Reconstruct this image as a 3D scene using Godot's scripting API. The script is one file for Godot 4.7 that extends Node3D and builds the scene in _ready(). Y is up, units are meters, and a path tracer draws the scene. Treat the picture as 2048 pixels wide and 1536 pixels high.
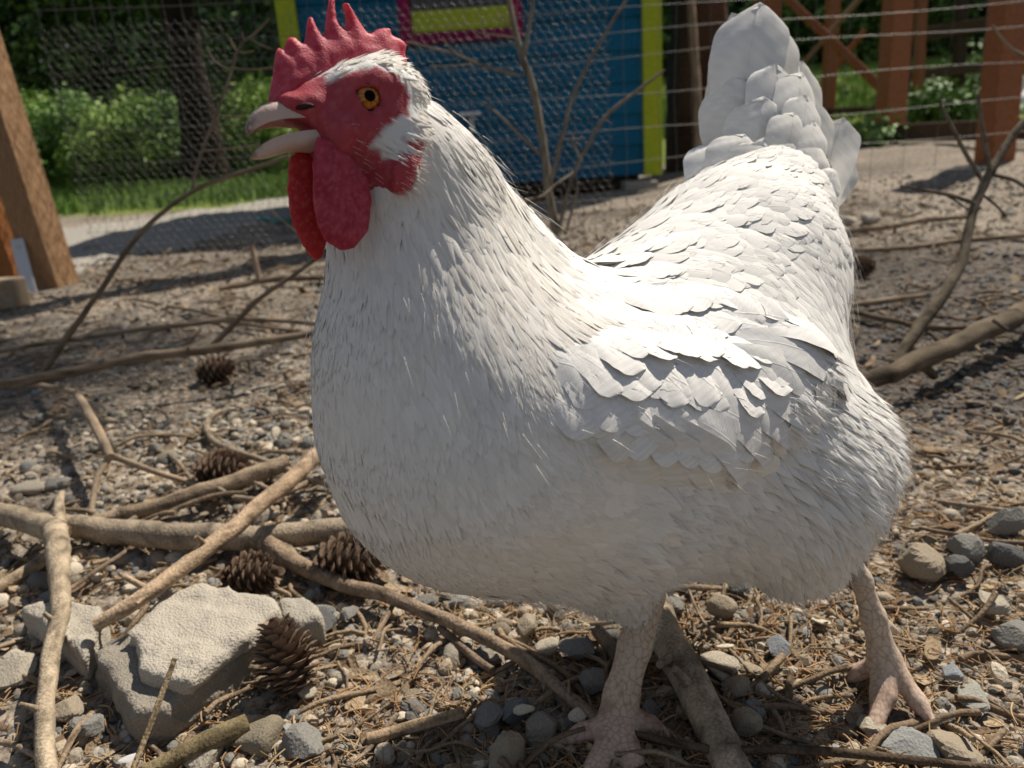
extends Node3D
# A white hen in a fenced yard, close up; backlit by a high sun from behind right.

var counts := {}
var rng := RandomNumberGenerator.new()
var bark_noise := FastNoiseLite.new()
var fine_noise := FastNoiseLite.new()

# ---------------------------------------------------------------- naming
func numbered(parent: Node, called: String) -> String:
	var key := str(parent.get_instance_id()) + called
	var n: int = counts.get(key, 0)
	counts[key] = n + 1
	return called if n == 0 else "%s_%03d" % [called, n]

func tag(o: Node, label: String, category: String, group := "") -> Node:
	o.set_meta("label", label)
	o.set_meta("category", category)
	if group:
		o.set_meta("group", group)
	return o

func kind(o: Node, k: String) -> Node:
	o.set_meta("kind", k)
	return o

func thing(called: String, label: String, category: String, at := Vector3.ZERO, group := "") -> Node3D:
	var o := Node3D.new()
	o.name = numbered(self, called)
	add_child(o, true)
	o.position = at
	tag(o, label, category, group)
	return o

func put(called: String, mesh: Mesh, mat: Material, parent: Node = null) -> MeshInstance3D:
	if parent == null:
		parent = self
	var o := MeshInstance3D.new()
	o.name = numbered(parent, called)
	o.mesh = mesh
	if mat:
		o.material_override = mat
	parent.add_child(o, true)
	if parent != self and parent.get_parent() == self:
		o.position = -(parent as Node3D).position   # shapes are laid out in world places
	return o

func many(called: String, mesh: Mesh, mat: Material, xf: Array, cols: Array, parent: Node = null) -> MultiMeshInstance3D:
	if parent == null:
		parent = self
	var mm := MultiMesh.new()
	mm.transform_format = MultiMesh.TRANSFORM_3D
	mm.use_colors = true
	mm.mesh = mesh
	mm.instance_count = xf.size()
	for i in xf.size():
		mm.set_instance_transform(i, xf[i])
		mm.set_instance_color(i, cols[i])
	var o := MultiMeshInstance3D.new()
	o.name = numbered(parent, called)
	o.multimesh = mm
	o.material_override = mat
	parent.add_child(o, true)
	if parent != self and parent.get_parent() == self:
		o.position = -(parent as Node3D).position
	o.set_meta("kind", "stuff")
	return o

# ---------------------------------------------------------------- mesh builder
class MB:
	var v := PackedVector3Array()
	var n := PackedVector3Array()
	var uv := PackedVector2Array()
	var c := PackedColorArray()
	var ix := PackedInt32Array()
	func vert(p: Vector3, nn := Vector3.UP, u := Vector2.ZERO, col := Color.WHITE) -> int:
		v.append(p); n.append(nn); uv.append(u); c.append(col)
		return v.size() - 1
	func tri(a: int, b: int, d: int) -> void:
		# keep the front clockwise as seen from the side of the normals
		var g := (v[b] - v[a]).cross(v[d] - v[a])
		if g.dot(n[a] + n[b] + n[d]) > 0.0:
			ix.append(a); ix.append(d); ix.append(b)
		else:
			ix.append(a); ix.append(b); ix.append(d)
	func quad(a: int, b: int, d: int, e: int) -> void:
		tri(a, b, d); tri(a, d, e)
	func flat(ps: Array, nn: Vector3, col := Color.WHITE, us := []) -> void:
		var s := v.size()
		for i in ps.size():
			vert(ps[i], nn, us[i] if us.size() else Vector2(ps[i].x, ps[i].y), col)
		for i in range(1, ps.size() - 1):
			tri(s, s + i, s + i + 1)
	func box(at: Vector3, half: Vector3, col := Color.WHITE, b := Basis.IDENTITY, bev := 0.0) -> void:
		# a bevelled box: six faces drawn in, twelve chamfers, eight corners
		for ax in 3:
			for sg in [-1.0, 1.0]:
				var nn := Vector3.ZERO; nn[ax] = sg
				var p := (ax + 1) % 3
				var q := (ax + 2) % 3
				var ps := []
				var us := []
				for k in 4:
					var w := Vector3.ZERO
					w[ax] = sg * half[ax]
					w[p] = (half[p] - bev) * [-1.0, 1.0, 1.0, -1.0][k]
					w[q] = (half[q] - bev) * [-1.0, -1.0, 1.0, 1.0][k]
					ps.append(at + b * w)
					us.append(Vector2(w[p], w[q]))
				flat(ps, b * nn, col, us)
		if bev <= 0.0:
			return
		for ax in 3:
			var p := (ax + 1) % 3
			var q := (ax + 2) % 3
			for sp in [-1.0, 1.0]:
				for sq in [-1.0, 1.0]:
					var ps := []
					for k in 4:
						var w := Vector3.ZERO
						w[ax] = (half[ax] - bev) * [-1.0, 1.0, 1.0, -1.0][k]
						w[p] = sp * (half[p] - (bev if k > 1 else 0.0))
						w[q] = sq * (half[q] - (0.0 if k > 1 else bev))
						ps.append(at + b * w)
					var nn := Vector3.ZERO; nn[p] = sp; nn[q] = sq
					flat(ps, b * nn.normalized(), col)
		for sx in [-1.0, 1.0]:
			for sy in [-1.0, 1.0]:
				for sz in [-1.0, 1.0]:
					var s := Vector3(sx, sy, sz)
					var w := s * half
					flat([at + b * (w - Vector3(0, sy * bev, sz * bev)), at + b * (w - Vector3(sx * bev, 0, sz * bev)), at + b * (w - Vector3(sx * bev, sy * bev, 0))], b * s.normalized(), col)
	func smooth() -> void:
		var acc := PackedVector3Array()
		acc.resize(v.size())
		for i in range(0, ix.size(), 3):
			var a := ix[i]; var b := ix[i + 1]; var d := ix[i + 2]
			var g := (v[d] - v[a]).cross(v[b] - v[a])
			acc[a] += g; acc[b] += g; acc[d] += g
		for i in v.size():
			if acc[i].length_squared() > 1e-30:
				n[i] = acc[i].normalized()
	func facet() -> void:
		# every face its own flat normal
		var v2 := PackedVector3Array(); var n2 := PackedVector3Array(); var u2 := PackedVector2Array(); var c2 := PackedColorArray(); var i2 := PackedInt32Array()
		for i in range(0, ix.size(), 3):
			var a := ix[i]; var b := ix[i + 1]; var d := ix[i + 2]
			var g := (v[d] - v[a]).cross(v[b] - v[a]).normalized()
			for k in [a, b, d]:
				i2.append(v2.size()); v2.append(v[k]); n2.append(g); u2.append(uv[k]); c2.append(c[k])
		v = v2; n = n2; uv = u2; c = c2; ix = i2
	func mesh(into: ArrayMesh = null, mat: Material = null) -> ArrayMesh:
		var m := into if into else ArrayMesh.new()
		if ix.is_empty():
			return m
		var a := []
		a.resize(Mesh.ARRAY_MAX)
		a[Mesh.ARRAY_VERTEX] = v; a[Mesh.ARRAY_NORMAL] = n; a[Mesh.ARRAY_TEX_UV] = uv; a[Mesh.ARRAY_COLOR] = c; a[Mesh.ARRAY_INDEX] = ix
		m.add_surface_from_arrays(Mesh.PRIMITIVE_TRIANGLES, a)
		if mat:
			m.surface_set_material(m.get_surface_count() - 1, mat)
		return m

# ---------------------------------------------------------------- materials
func mat(col: Color, rough := 0.9, spec := 0.3, vcol := false) -> StandardMaterial3D:
	var m := StandardMaterial3D.new()
	m.albedo_color = col.linear_to_srgb()
	m.roughness = rough
	m.metallic_specular = spec
	m.vertex_color_use_as_albedo = vcol
	return m

func noise_tex(freq: float, type: int, ramp: Array, normal := 0.0, oct := 4, size := 512, sd := 1) -> NoiseTexture2D:
	var f := FastNoiseLite.new()
	f.seed = sd
	f.noise_type = type
	f.frequency = freq
	f.fractal_octaves = oct
	var t := NoiseTexture2D.new()
	t.width = size; t.height = size
	t.seamless = true
	t.noise = f
	if normal > 0.0:
		t.as_normal_map = true
		t.bump_strength = normal
	elif ramp.size():
		var g := Gradient.new()
		var o := PackedFloat32Array(); var cs := PackedColorArray()
		for k in ramp:
			o.append(k[0]); cs.append((k[1] as Color).linear_to_srgb())
		g.offsets = o; g.colors = cs
		t.color_ramp = g
	return t

func tri_mat(ramp: Array, scale: Vector3, freq: float, rough: float, bump := 0.0, vcol := true, world := false, type := FastNoiseLite.TYPE_SIMPLEX_SMOOTH, nfreq := 0.05) -> StandardMaterial3D:
	var m := mat(Color.WHITE, rough, 0.25, vcol)
	m.albedo_texture = noise_tex(freq, type, ramp, 0.0, 5, 512, 3)
	m.uv1_triplanar = true
	m.uv1_world_triplanar = world
	m.uv1_scale = scale
	if bump > 0.0:
		m.normal_enabled = true
		m.normal_texture = noise_tex(nfreq, type, [], bump, 4, 512, 5)
	return m

# ---------------------------------------------------------------- signed distance fields, meshed by surface nets
func nets(lo: Vector3, hi: Vector3, h: float, f: Callable, mb: MB) -> void:
	var B := 4
	var nx := int(ceil((hi.x - lo.x) / h / B)); var ny := int(ceil((hi.y - lo.y) / h / B)); var nz := int(ceil((hi.z - lo.z) / h / B))
	var sx := nx * B + 1; var sy := ny * B + 1; var sz := nz * B + 1
	var val := PackedFloat32Array()
	val.resize(sx * sy * sz)
	val.fill(1e3)
	var blocks := []
	var reach := h * B * 0.5 * 1.7320508 * 1.25 + h
	for k in nz:
		for j in ny:
			for i in nx:
				if absf(f.call(lo + Vector3(i + 0.5, j + 0.5, k + 0.5) * (h * B))) > reach:
					continue
				blocks.append(Vector3i(i, j, k))
				for c in range(k * B, k * B + B + 1):
					for b in range(j * B, j * B + B + 1):
						var row := (c * sy + b) * sx
						for a in range(i * B, i * B + B + 1):
							if val[row + a] > 999.0:
								val[row + a] = f.call(lo + Vector3(a, b, c) * h)
	var at := {}
	var dx := [0, 1, 0, 1, 0, 1, 0, 1]
	var off := []
	for k in 8:
		off.append((k & 1) + ((k >> 1) & 1) * sx + (k >> 2) * sx * sy)
	var ed := [[0, 1], [2, 3], [4, 5], [6, 7], [0, 2], [1, 3], [4, 6], [5, 7], [0, 4], [1, 5], [2, 6], [3, 7]]
	for bl in blocks:
		for c in range(bl.z * B, bl.z * B + B):
			for b in range(bl.y * B, bl.y * B + B):
				for a in range(bl.x * B, bl.x * B + B):
					var id := (c * sy + b) * sx + a
					var neg := 0
					for k in 8:
						if val[id + off[k]] < 0.0:
							neg += 1
					if neg == 0 or neg == 8:
						continue
					var s := Vector3.ZERO
					var m := 0
					for e in ed:
						var p: float = val[id + off[e[0]]]
						var q: float = val[id + off[e[1]]]
						if (p < 0.0) != (q < 0.0):
							var t := p / (p - q)
							var u := Vector3(e[0] & 1, (e[0] >> 1) & 1, e[0] >> 2)
							var w := Vector3(e[1] & 1, (e[1] >> 1) & 1, e[1] >> 2)
							s += u.lerp(w, t)
							m += 1
					at[id] = mb.vert(lo + (Vector3(a, b, c) + s / m) * h)
	var st := [1, sx, sx * sy]
	for id in at:
		for ax in 3:
			var p: float = val[id]
			var q: float = val[id + st[ax]]
			if (p < 0.0) == (q < 0.0):
				continue
			var u: int = st[(ax + 1) % 3]
			var w: int = st[(ax + 2) % 3]
			if not (at.has(id - u) and at.has(id - w) and at.has(id - u - w)):
				continue
			var a: int = at[id]; var b: int = at[id - u]; var c: int = at[id - u - w]; var d: int = at[id - w]
			if p < 0.0:
				mb.ix.append_array([a, c, b, a, d, c])
			else:
				mb.ix.append_array([a, b, c, a, c, d])
	mb.smooth()

func round_cone(p: Vector3, a: Vector3, b: Vector3, ra: float, rb: float) -> float:
	var ba := b - a
	var t := clampf((p - a).dot(ba) / ba.length_squared(), 0.0, 1.0)
	return p.distance_to(a + ba * t) - (ra + t * (rb - ra))

func bones_sdf(p: Vector3, bones: Array, k: float) -> float:
	var ds := PackedFloat32Array()
	var m := 1e9
	for bo in bones:
		var a: Vector3 = bo[0]
		var ba: Vector3 = bo[1] - a
		var t := clampf((p - a).dot(ba) / ba.length_squared(), 0.0, 1.0)
		var d: float = p.distance_to(a + ba * t) - (bo[2] + t * (bo[3] - bo[2]))
		ds.append(d)
		m = minf(m, d)
	var s := 0.0
	for d in ds:
		if d - m < k * 7.0:
			s += exp((m - d) / k)
	return m - k * log(s)

func poly_dist(p: Vector2, poly: Array) -> float:
	# signed: negative inside
	var d := 1e9
	var inside := false
	var j := poly.size() - 1
	for i in poly.size():
		var a: Vector2 = poly[i]; var b: Vector2 = poly[j]
		var e := b - a
		var t := clampf((p - a).dot(e) / maxf(e.length_squared(), 1e-12), 0.0, 1.0)
		d = minf(d, p.distance_to(a + e * t))
		if (a.y > p.y) != (b.y > p.y) and p.x < (b.x - a.x) * (p.y - a.y) / (b.y - a.y) + a.x:
			inside = not inside
		j = i
	return -d if inside else d

# ---------------------------------------------------------------- tubes (branches, wires)
func spline(pts: Array, step: float) -> Array:
	# Catmull-Rom through Vector4(x, y, z, radius)
	var out := []
	var n := pts.size()
	for i in n - 1:
		var a: Vector4 = pts[maxi(i - 1, 0)]; var b: Vector4 = pts[i]; var c: Vector4 = pts[i + 1]; var d: Vector4 = pts[mini(i + 2, n - 1)]
		var l := Vector3(c.x - b.x, c.y - b.y, c.z - b.z).length()
		var m := maxi(1, int(l / step))
		for k in m:
			var t := float(k) / m
			out.append(0.5 * ((2.0 * b) + (c - a) * t + (2.0 * a - 5.0 * b + 4.0 * c - d) * t * t + (3.0 * b - a - 3.0 * c + d) * t * t * t))
	out.append(pts[n - 1])
	return out

func tube(mb: MB, pts: Array, sides: int, rough := 0.0, col := Color.WHITE, wob := 0.0, blunt := true) -> void:
	var n := pts.size()
	var prev := Vector3.ZERO
	var x := Vector3.RIGHT
	var first := mb.v.size()
	var l := 0.0
	for i in n:
		var q: Vector4 = pts[i]
		var p := Vector3(q.x, q.y, q.z)
		var qa: Vector4 = pts[maxi(i - 1, 0)]; var qb: Vector4 = pts[mini(i + 1, n - 1)]
		var dir := Vector3(qb.x - qa.x, qb.y - qa.y, qb.z - qa.z).normalized()
		if i == 0:
			x = dir.cross(Vector3.UP if absf(dir.y) < 0.9 else Vector3.RIGHT).normalized()
		else:
			x = (x - dir * x.dot(dir)).normalized()
			l += p.distance_to(prev)
		prev = p
		if wob > 0.0 and i > 0 and i < n - 1:
			p += Vector3(bark_noise.get_noise_2d(l * 900.0, first), bark_noise.get_noise_2d(l * 900.0, first + 77.0), bark_noise.get_noise_2d(l * 900.0, first + 155.0)) * wob
		var y := dir.cross(x)
		for k in sides:
			var a := TAU * k / sides
			var o := x * cos(a) + y * sin(a)
			var r := q.w
			if rough > 0.0:
				r *= 1.0 + rough * (bark_noise.get_noise_3d(o.x * 40.0 + first, l * 1500.0, o.y * 40.0) * 0.8 + bark_noise.get_noise_3d(o.x * 90.0, l * 5000.0, o.z * 90.0 + first) * 0.5)
			var tone := 1.0
			if rough > 0.0:
				# bark: pale and dark patches, dark specks and ring scars
				tone = 1.0 + 0.7 * bark_noise.get_noise_3d(o.x * 60.0 + first, l * 2500.0, o.y * 60.0) + 0.35 * bark_noise.get_noise_3d(o.x * 160.0, l * 9000.0, o.z * 160.0 + first)
				tone -= 0.45 * smoothstep(0.22, 0.40, bark_noise.get_noise_3d(o.x * 130.0 + 40.0, l * 14000.0, o.y * 130.0 + first))
				tone -= 0.30 * smoothstep(0.30, 0.42, bark_noise.get_noise_2d(l * 6000.0, first * 1.7))
				tone = clampf(tone, 0.30, 1.45)
			mb.vert(p + o * r, o, Vector2(float(k) / sides, l), Color(col.r * tone, col.g * tone, col.b * tone))
	for i in n - 1:
		for k in sides:
			var k2 := (k + 1) % sides
			var a := first + i * sides
			mb.quad(a + k, a + k2, a + sides + k2, a + sides + k)
	if blunt:
		for e in [0, n - 1]:
			var q: Vector4 = pts[e]
			var q2: Vector4 = pts[1 if e == 0 else n - 2]
			var dir := Vector3(q.x - q2.x, q.y - q2.y, q.z - q2.z).normalized()
			var s := mb.v.size()
			for k in sides:
				mb.vert(mb.v[first + e * sides + k], dir, mb.uv[first + e * sides + k], col)
			var m := mb.vert(Vector3(q.x, q.y, q.z) + dir * q.w * 0.15, dir, Vector2.ZERO, col)
			for k in sides:
				mb.tri(m, s + k, s + (k + 1) % sides)

func ground_y(x: float, z: float) -> float:
	return (0.10 * smoothstep(1.6, 5.0, -z) + 0.10 * clampf(-z - 5.2, 0.0, 13.0)) * smoothstep(-0.3, 1.6, x)

func relief(x: float, z: float) -> float:
	var near := 1.0 - smoothstep(1.2, 3.5, -z)
	return ground_y(x, z) + fine_noise.get_noise_2d(x * 100.0, z * 100.0) * (0.006 + 0.014 * (1.0 - near)) + fine_noise.get_noise_2d(x * 600.0 + 50.0, z * 600.0) * 0.004 * (0.4 + near) - 0.004

# ================================================================ the scene
func _ready() -> void:
	rng.seed = 7
	bark_noise.seed = 4; bark_noise.frequency = 0.01; bark_noise.fractal_octaves = 3
	fine_noise.seed = 9; fine_noise.frequency = 0.02; fine_noise.fractal_octaves = 3
	# camera, sky, sun, exposure
	var cam := Camera3D.new()
	cam.name = "camera"
	cam.position = Vector3(0, 0.32, 0)
	cam.basis = Basis(Vector3.RIGHT, deg_to_rad(-18.0)) * Basis(Vector3.BACK, deg_to_rad(-4.0))
	var lens := CameraAttributesPhysical.new()
	lens.frustum_focal_length = 24.06
	lens.frustum_focus_distance = 0.35
	lens.exposure_aperture = 11.0
	lens.frustum_near = 0.02
	lens.frustum_far = 200.0
	cam.attributes = lens
	cam.fov = 53.0
	cam.near = 0.02
	cam.far = 200.0
	add_child(cam)
	cam.current = true
	var env := Environment.new()
	env.background_mode = Environment.BG_SKY
	var sky := Sky.new()
	var sm := ProceduralSkyMaterial.new()
	sm.sky_top_color = Color(0.50, 0.56, 0.66)
	sm.sky_horizon_color = Color(0.86, 0.86, 0.83)
	sm.sky_curve = 0.2
	sm.ground_bottom_color = Color(0.25, 0.22, 0.18)
	sm.ground_horizon_color = Color(0.5, 0.5, 0.45)
	sm.sky_energy_multiplier = 1.0
	sm.sun_angle_max = 1.0
	sky.sky_material = sm
	env.sky = sky
	env.background_energy_multiplier = 0.5
	env.tonemap_mode = Environment.TONE_MAPPER_LINEAR
	env.tonemap_exposure = 1.4
	env.sdfgi_enabled = true
	env.ssao_enabled = true
	env.ssil_enabled = true
	var we := WorldEnvironment.new()
	we.name = "world_environment"
	we.environment = env
	add_child(we)
	var sun := DirectionalLight3D.new()
	sun.name = "sun"
	sun.light_energy = 1.5
	sun.light_color = Color(1.0, 0.96, 0.90)
	sun.light_angular_distance = 0.5
	sun.shadow_enabled = true
	var el := deg_to_rad(52.0)
	var az := deg_to_rad(41.0)
	sun.look_at_from_position(Vector3.ZERO, -Vector3(sin(az) * cos(el), sin(el), -cos(az) * cos(el)), Vector3.UP)
	add_child(sun)
	make_materials()
	build_ground()
	build_path()
	build_hut()
	build_trees()
	build_pen()
	build_fence()
	build_hen()
	build_branches()
	build_slab()
	build_cones()
	build_stones()
	build_litter()
	build_small_things()

var M := {}

func feather_normal() -> ImageTexture:
	var im := Image.create(128, 512, false, Image.FORMAT_RGBA8)
	for y in 512:
		for x in 128:
			var u := absf(x / 127.0 - 0.5) * 2.0
			var s := y / 511.0 * 46.0 + u * 9.0
			var h := 0.5 + 0.12 * sin(s * TAU * 0.5) + 0.12 * sin(s * TAU * 1.3 + u * 7.0) + 0.06 * sin(s * TAU * 0.17 + u * 3.0)
			h += 0.5 * exp(-u * u * 900.0)
			im.set_pixel(x, y, Color(h, h, h))
	im.bump_map_to_normal_map(2.0)
	return ImageTexture.create_from_image(im)

func make_materials() -> void:
	var f := mat(Color.WHITE, 0.8, 0.25, true)
	f.normal_enabled = true
	f.normal_texture = feather_normal()
	f.normal_scale = 0.4
	f.backlight = Color(0.5, 0.49, 0.47)
	f.rim_enabled = true
	f.rim = 0.2
	M.feather = f
	var bf := f.duplicate()
	bf.uv1_scale = Vector3(1, 2.4, 1)
	bf.normal_scale = 0.7
	bf.backlight = Color(1.0, 0.97, 0.92)
	M.big_feather = bf
	M.pupil = mat(Color(0.004, 0.003, 0.003), 0.08, 0.12)
	var skin := mat(Color.WHITE, 0.9, 0.2, true)
	M.plumage_skin = skin
	var red := mat(Color.WHITE, 0.55, 0.35, true)
	red.normal_enabled = true
	red.normal_texture = noise_tex(0.05, FastNoiseLite.TYPE_CELLULAR, [], 6.0, 3, 512, 11)
	red.normal_scale = 0.7
	red.uv1_triplanar = true
	red.uv1_scale = Vector3(50, 50, 50)
	red.subsurf_scatter_enabled = true
	red.subsurf_scatter_strength = 0.15
	M.face = red
	var comb := red.duplicate()
	comb.backlight = Color(0.55, 0.05, 0.04)
	M.comb = comb
	var leg := mat(Color.WHITE, 0.7, 0.3, true)
	var cells := FastNoiseLite.new()
	cells.seed = 5
	cells.noise_type = FastNoiseLite.TYPE_CELLULAR
	cells.cellular_return_type = FastNoiseLite.RETURN_DISTANCE2_SUB
	cells.frequency = 0.032
	cells.fractal_type = FastNoiseLite.FRACTAL_NONE
	var t := NoiseTexture2D.new()
	t.width = 512; t.height = 512; t.seamless = true; t.noise = cells
	var g := Gradient.new()
	g.offsets = PackedFloat32Array([0.0, 0.10, 0.25, 1.0])
	g.colors = PackedColorArray([Color(0.74, 0.70, 0.61), Color(0.90, 0.88, 0.83), Color(0.98, 0.97, 0.95), Color(1, 0.99, 0.98)])
	t.color_ramp = g
	leg.albedo_texture = t
	var tn := NoiseTexture2D.new()
	tn.width = 512; tn.height = 512; tn.seamless = true; tn.noise = cells; tn.as_normal_map = true; tn.bump_strength = 1.6
	leg.normal_enabled = true
	leg.normal_texture = tn
	leg.uv1_triplanar = true
	leg.uv1_scale = Vector3(17, 12, 17)
	M.leg = leg
	var beak := mat(Color.WHITE, 0.42, 0.45, true)
	beak.normal_enabled = true
	beak.normal_texture = noise_tex(0.02, FastNoiseLite.TYPE_SIMPLEX_SMOOTH, [], 3.0, 4, 256, 21)
	beak.uv1_triplanar = true
	beak.uv1_scale = Vector3(20, 20, 20)
	beak.subsurf_scatter_enabled = true
	beak.subsurf_scatter_strength = 0.1
	M.beak = beak
	M.mouth = mat(Color(0.16, 0.02, 0.02), 0.4, 0.5)
	M.hair = mat(Color.WHITE, 0.7, 0.3, true)
	M.hair.backlight = Color(0.4, 0.4, 0.38)
	var eye := mat(Color.WHITE, 0.2, 0.4, true)
	eye.clearcoat_enabled = true
	eye.clearcoat = 0.5
	eye.clearcoat_roughness = 0.05
	M.eye = eye
	make_more_materials()

# ---------------------------------------------------------------- the hen
var hen_bones := []
var wing_poly := []
var wing_c := Vector3.ZERO
var wing_n := Vector3.ZERO
var wing_x := Vector3.ZERO
var wing_y := Vector3.ZERO
var head_bones := []
const HO := Vector3(-0.0467,0.3309,-0.3053)
const HA := Vector3(-0.8320,0.0407,0.5533)
const HU := Vector3(-0.0899,0.9742,-0.2069)
const HS := Vector3(0.5474,0.2219,0.8069)

func hen_sdf(p: Vector3) -> float:
	var d := bones_sdf(p, hen_bones, 0.005)
	if wing_poly.size() and absf(d) < 0.05:
		# the folded wing lies proud of the flank, with a crisp lower and rear edge
		var q := p - wing_c
		if q.dot(wing_n) > -0.03:
			var u := q.dot(wing_x)
			var d2 := poly_dist(Vector2(u, q.dot(wing_y)), wing_poly)
			d -= 0.0095 * smoothstep(0.0015, -0.0095, d2) * smoothstep(-0.075, -0.005, u) * (1.0 - smoothstep(0.010, 0.036, q.dot(wing_y)) * smoothstep(0.065, 0.02, u))
	return d

func grad(f: Callable, p: Vector3, e := 0.0015) -> Vector3:
	return Vector3(f.call(p + Vector3(e, 0, 0)) - f.call(p - Vector3(e, 0, 0)), f.call(p + Vector3(0, e, 0)) - f.call(p - Vector3(0, e, 0)), f.call(p + Vector3(0, 0, e)) - f.call(p - Vector3(0, 0, e))).normalized()

func onto_hen(p: Vector3) -> Vector3:
	for i in 4:
		p -= grad(hen_sdf, p) * hen_sdf(p)
	return p

func to_head(p: Vector3) -> Vector3:
	var q := p - HO
	return Vector3(q.dot(HA), q.dot(HU), q.dot(HS))

func from_head(q: Vector3) -> Vector3:
	return HO + HA * q.x + HU * q.y + HS * q.z

func chain(pts: Array) -> Array:
	var o := []
	for i in pts.size() - 1:
		var a: Vector4 = pts[i]; var b: Vector4 = pts[i + 1]
		o.append([Vector3(a.x, a.y, a.z), Vector3(b.x, b.y, b.z), a.w, b.w])
	return o

func mirrored(pts: Array) -> Array:
	# the same chain on the far side of the head
	var o := []
	for q in pts:
		var h := to_head(Vector3(q.x, q.y, q.z))
		var p := from_head(Vector3(h.x, h.y, -h.z))
		o.append(Vector4(p.x, p.y, p.z, q.w))
	return o

const EYE := Vector3(-0.0452,0.3346,-0.2954)

func head_sdf(p: Vector3) -> float:
	var d := bones_sdf(p, head_bones, 0.0022)
	d += 0.0004 * fine_noise.get_noise_3d(p.x * 9000.0, p.y * 9000.0, p.z * 9000.0)
	for s: float in [1.0, -1.0]:
		var e := from_head(to_head(EYE) * Vector3(1, 1, s))
		d = maxf(d, 0.0058 - p.distance_to(e))
		# the lids: a ring round the eyeball
		var h := to_head(p) - to_head(e)
		var along: float = h.z * s
		var ring := Vector2(Vector2(h.x, h.y).length() - 0.0056, along - 0.0022).length() - 0.0010
		d = -0.0008 * log(exp(-d / 0.0008) + exp(-ring / 0.0008)) if absf(ring - d) < 0.006 else minf(d, ring)
	return d

func slab_sdf(p: Vector3, poly: Array, zc: float, deep: float, full: float, thin: float, rnd: float, bumps: float) -> float:
	# an outline with thickness that swells away from its rim
	var h := to_head(p)
	var d2 := poly_dist(Vector2(h.x, h.y), poly)
	var hz := thin + deep * sqrt(clampf(-d2 / full, 0.0, 1.0))
	var z := absf(h.z - zc) - hz
	var a := maxf(d2 + rnd, 0.0)
	var b := maxf(z + rnd, 0.0)
	return sqrt(a * a + b * b) + minf(maxf(d2 + rnd, z + rnd), 0.0) - rnd + bumps * fine_noise.get_noise_3d(p.x * 8000.0, p.y * 8000.0, p.z * 8000.0)

func feather_mesh(profile: int, nz: int, nx: int, lift: float, curl: float, camber: float, fray: float, sd: int) -> ArrayMesh:
	# a vane one long (z) and one wide (x), cambered, curling down to its tip
	var r := RandomNumberGenerator.new()
	r.seed = sd
	var mb := MB.new()
	for i in nz + 1:
		var z := float(i) / nz
		var w := 0.0
		if profile == 0:
			z = lerpf(z, sin(z * PI * 0.5), 0.85)                                   # rounded covert
			w = lerpf(0.55, 1.0, minf(1.0, z * 2.0)) * sqrt(maxf(0.0, 1.0 - pow(maxf(0.0, (z - 0.45) / 0.55), 2.4)))
		elif profile == 1:
			w = lerpf(0.5, 1.0, minf(1.0, z * 2.5)) * (1.0 - pow(z, 2.6))          # hackle, drawn out to a point
		else:
			w = lerpf(0.35, 1.0, minf(1.0, z * 2.2)) * pow(maxf(0.0, 1.0 - pow(z, 7.0)), 0.5)  # long quill with a blunt tip
		for k in nx + 1:
			var u := float(k) / nx * 2.0 - 1.0
			var zz := z
			if i > nz * 0.55:
				zz += fray * r.randf_range(-1.0, 0.7) * (z - 0.4) - 0.05 * u * u * z
			var x := u * 0.5 * w + fray * 0.12 * r.randf_range(-1, 1) * z
			mb.vert(Vector3(x, lift * zz - curl * zz * zz - camber * u * u * w, zz), Vector3.UP, Vector2(u * 0.5 + 0.5, z))
	for i in nz:
		for k in nx:
			var a := i * (nx + 1) + k
			mb.quad(a, a + 1, a + nx + 2, a + nx + 1)
	mb.smooth()
	for i in mb.n.size():
		if mb.n[i].y < 0.0:
			mb.n[i] = -mb.n[i]
	return mb.mesh()

func hair_mesh(bend: float) -> ArrayMesh:
	var mb := MB.new()
	var seg := 4
	for i in seg + 1:
		var z := float(i) / seg
		var w := (1.0 - z) * 0.5 + 0.02
		for k in 3:
			var a := TAU * k / 3.0
			mb.vert(Vector3(cos(a) * w, sin(a) * w + bend * z * z, z), Vector3(cos(a), sin(a), 0), Vector2(k / 3.0, z))
	for i in seg:
		for k in 3:
			mb.quad(i * 3 + k, i * 3 + (k + 1) % 3, i * 3 + 3 + (k + 1) % 3, i * 3 + 3 + k)
	return mb.mesh()

func frame(p: Vector3, n: Vector3, dir: Vector3, len: float, wid: float, roll := 0.0) -> Transform3D:
	var z := (dir - n * n.dot(dir)).normalized()
	var y := n
	var x := y.cross(z)
	if roll != 0.0:
		var b := Basis(z, roll)
		x = b * x; y = b * y
	return Transform3D(Basis(x * wid, y * len, z * len), p)

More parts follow.
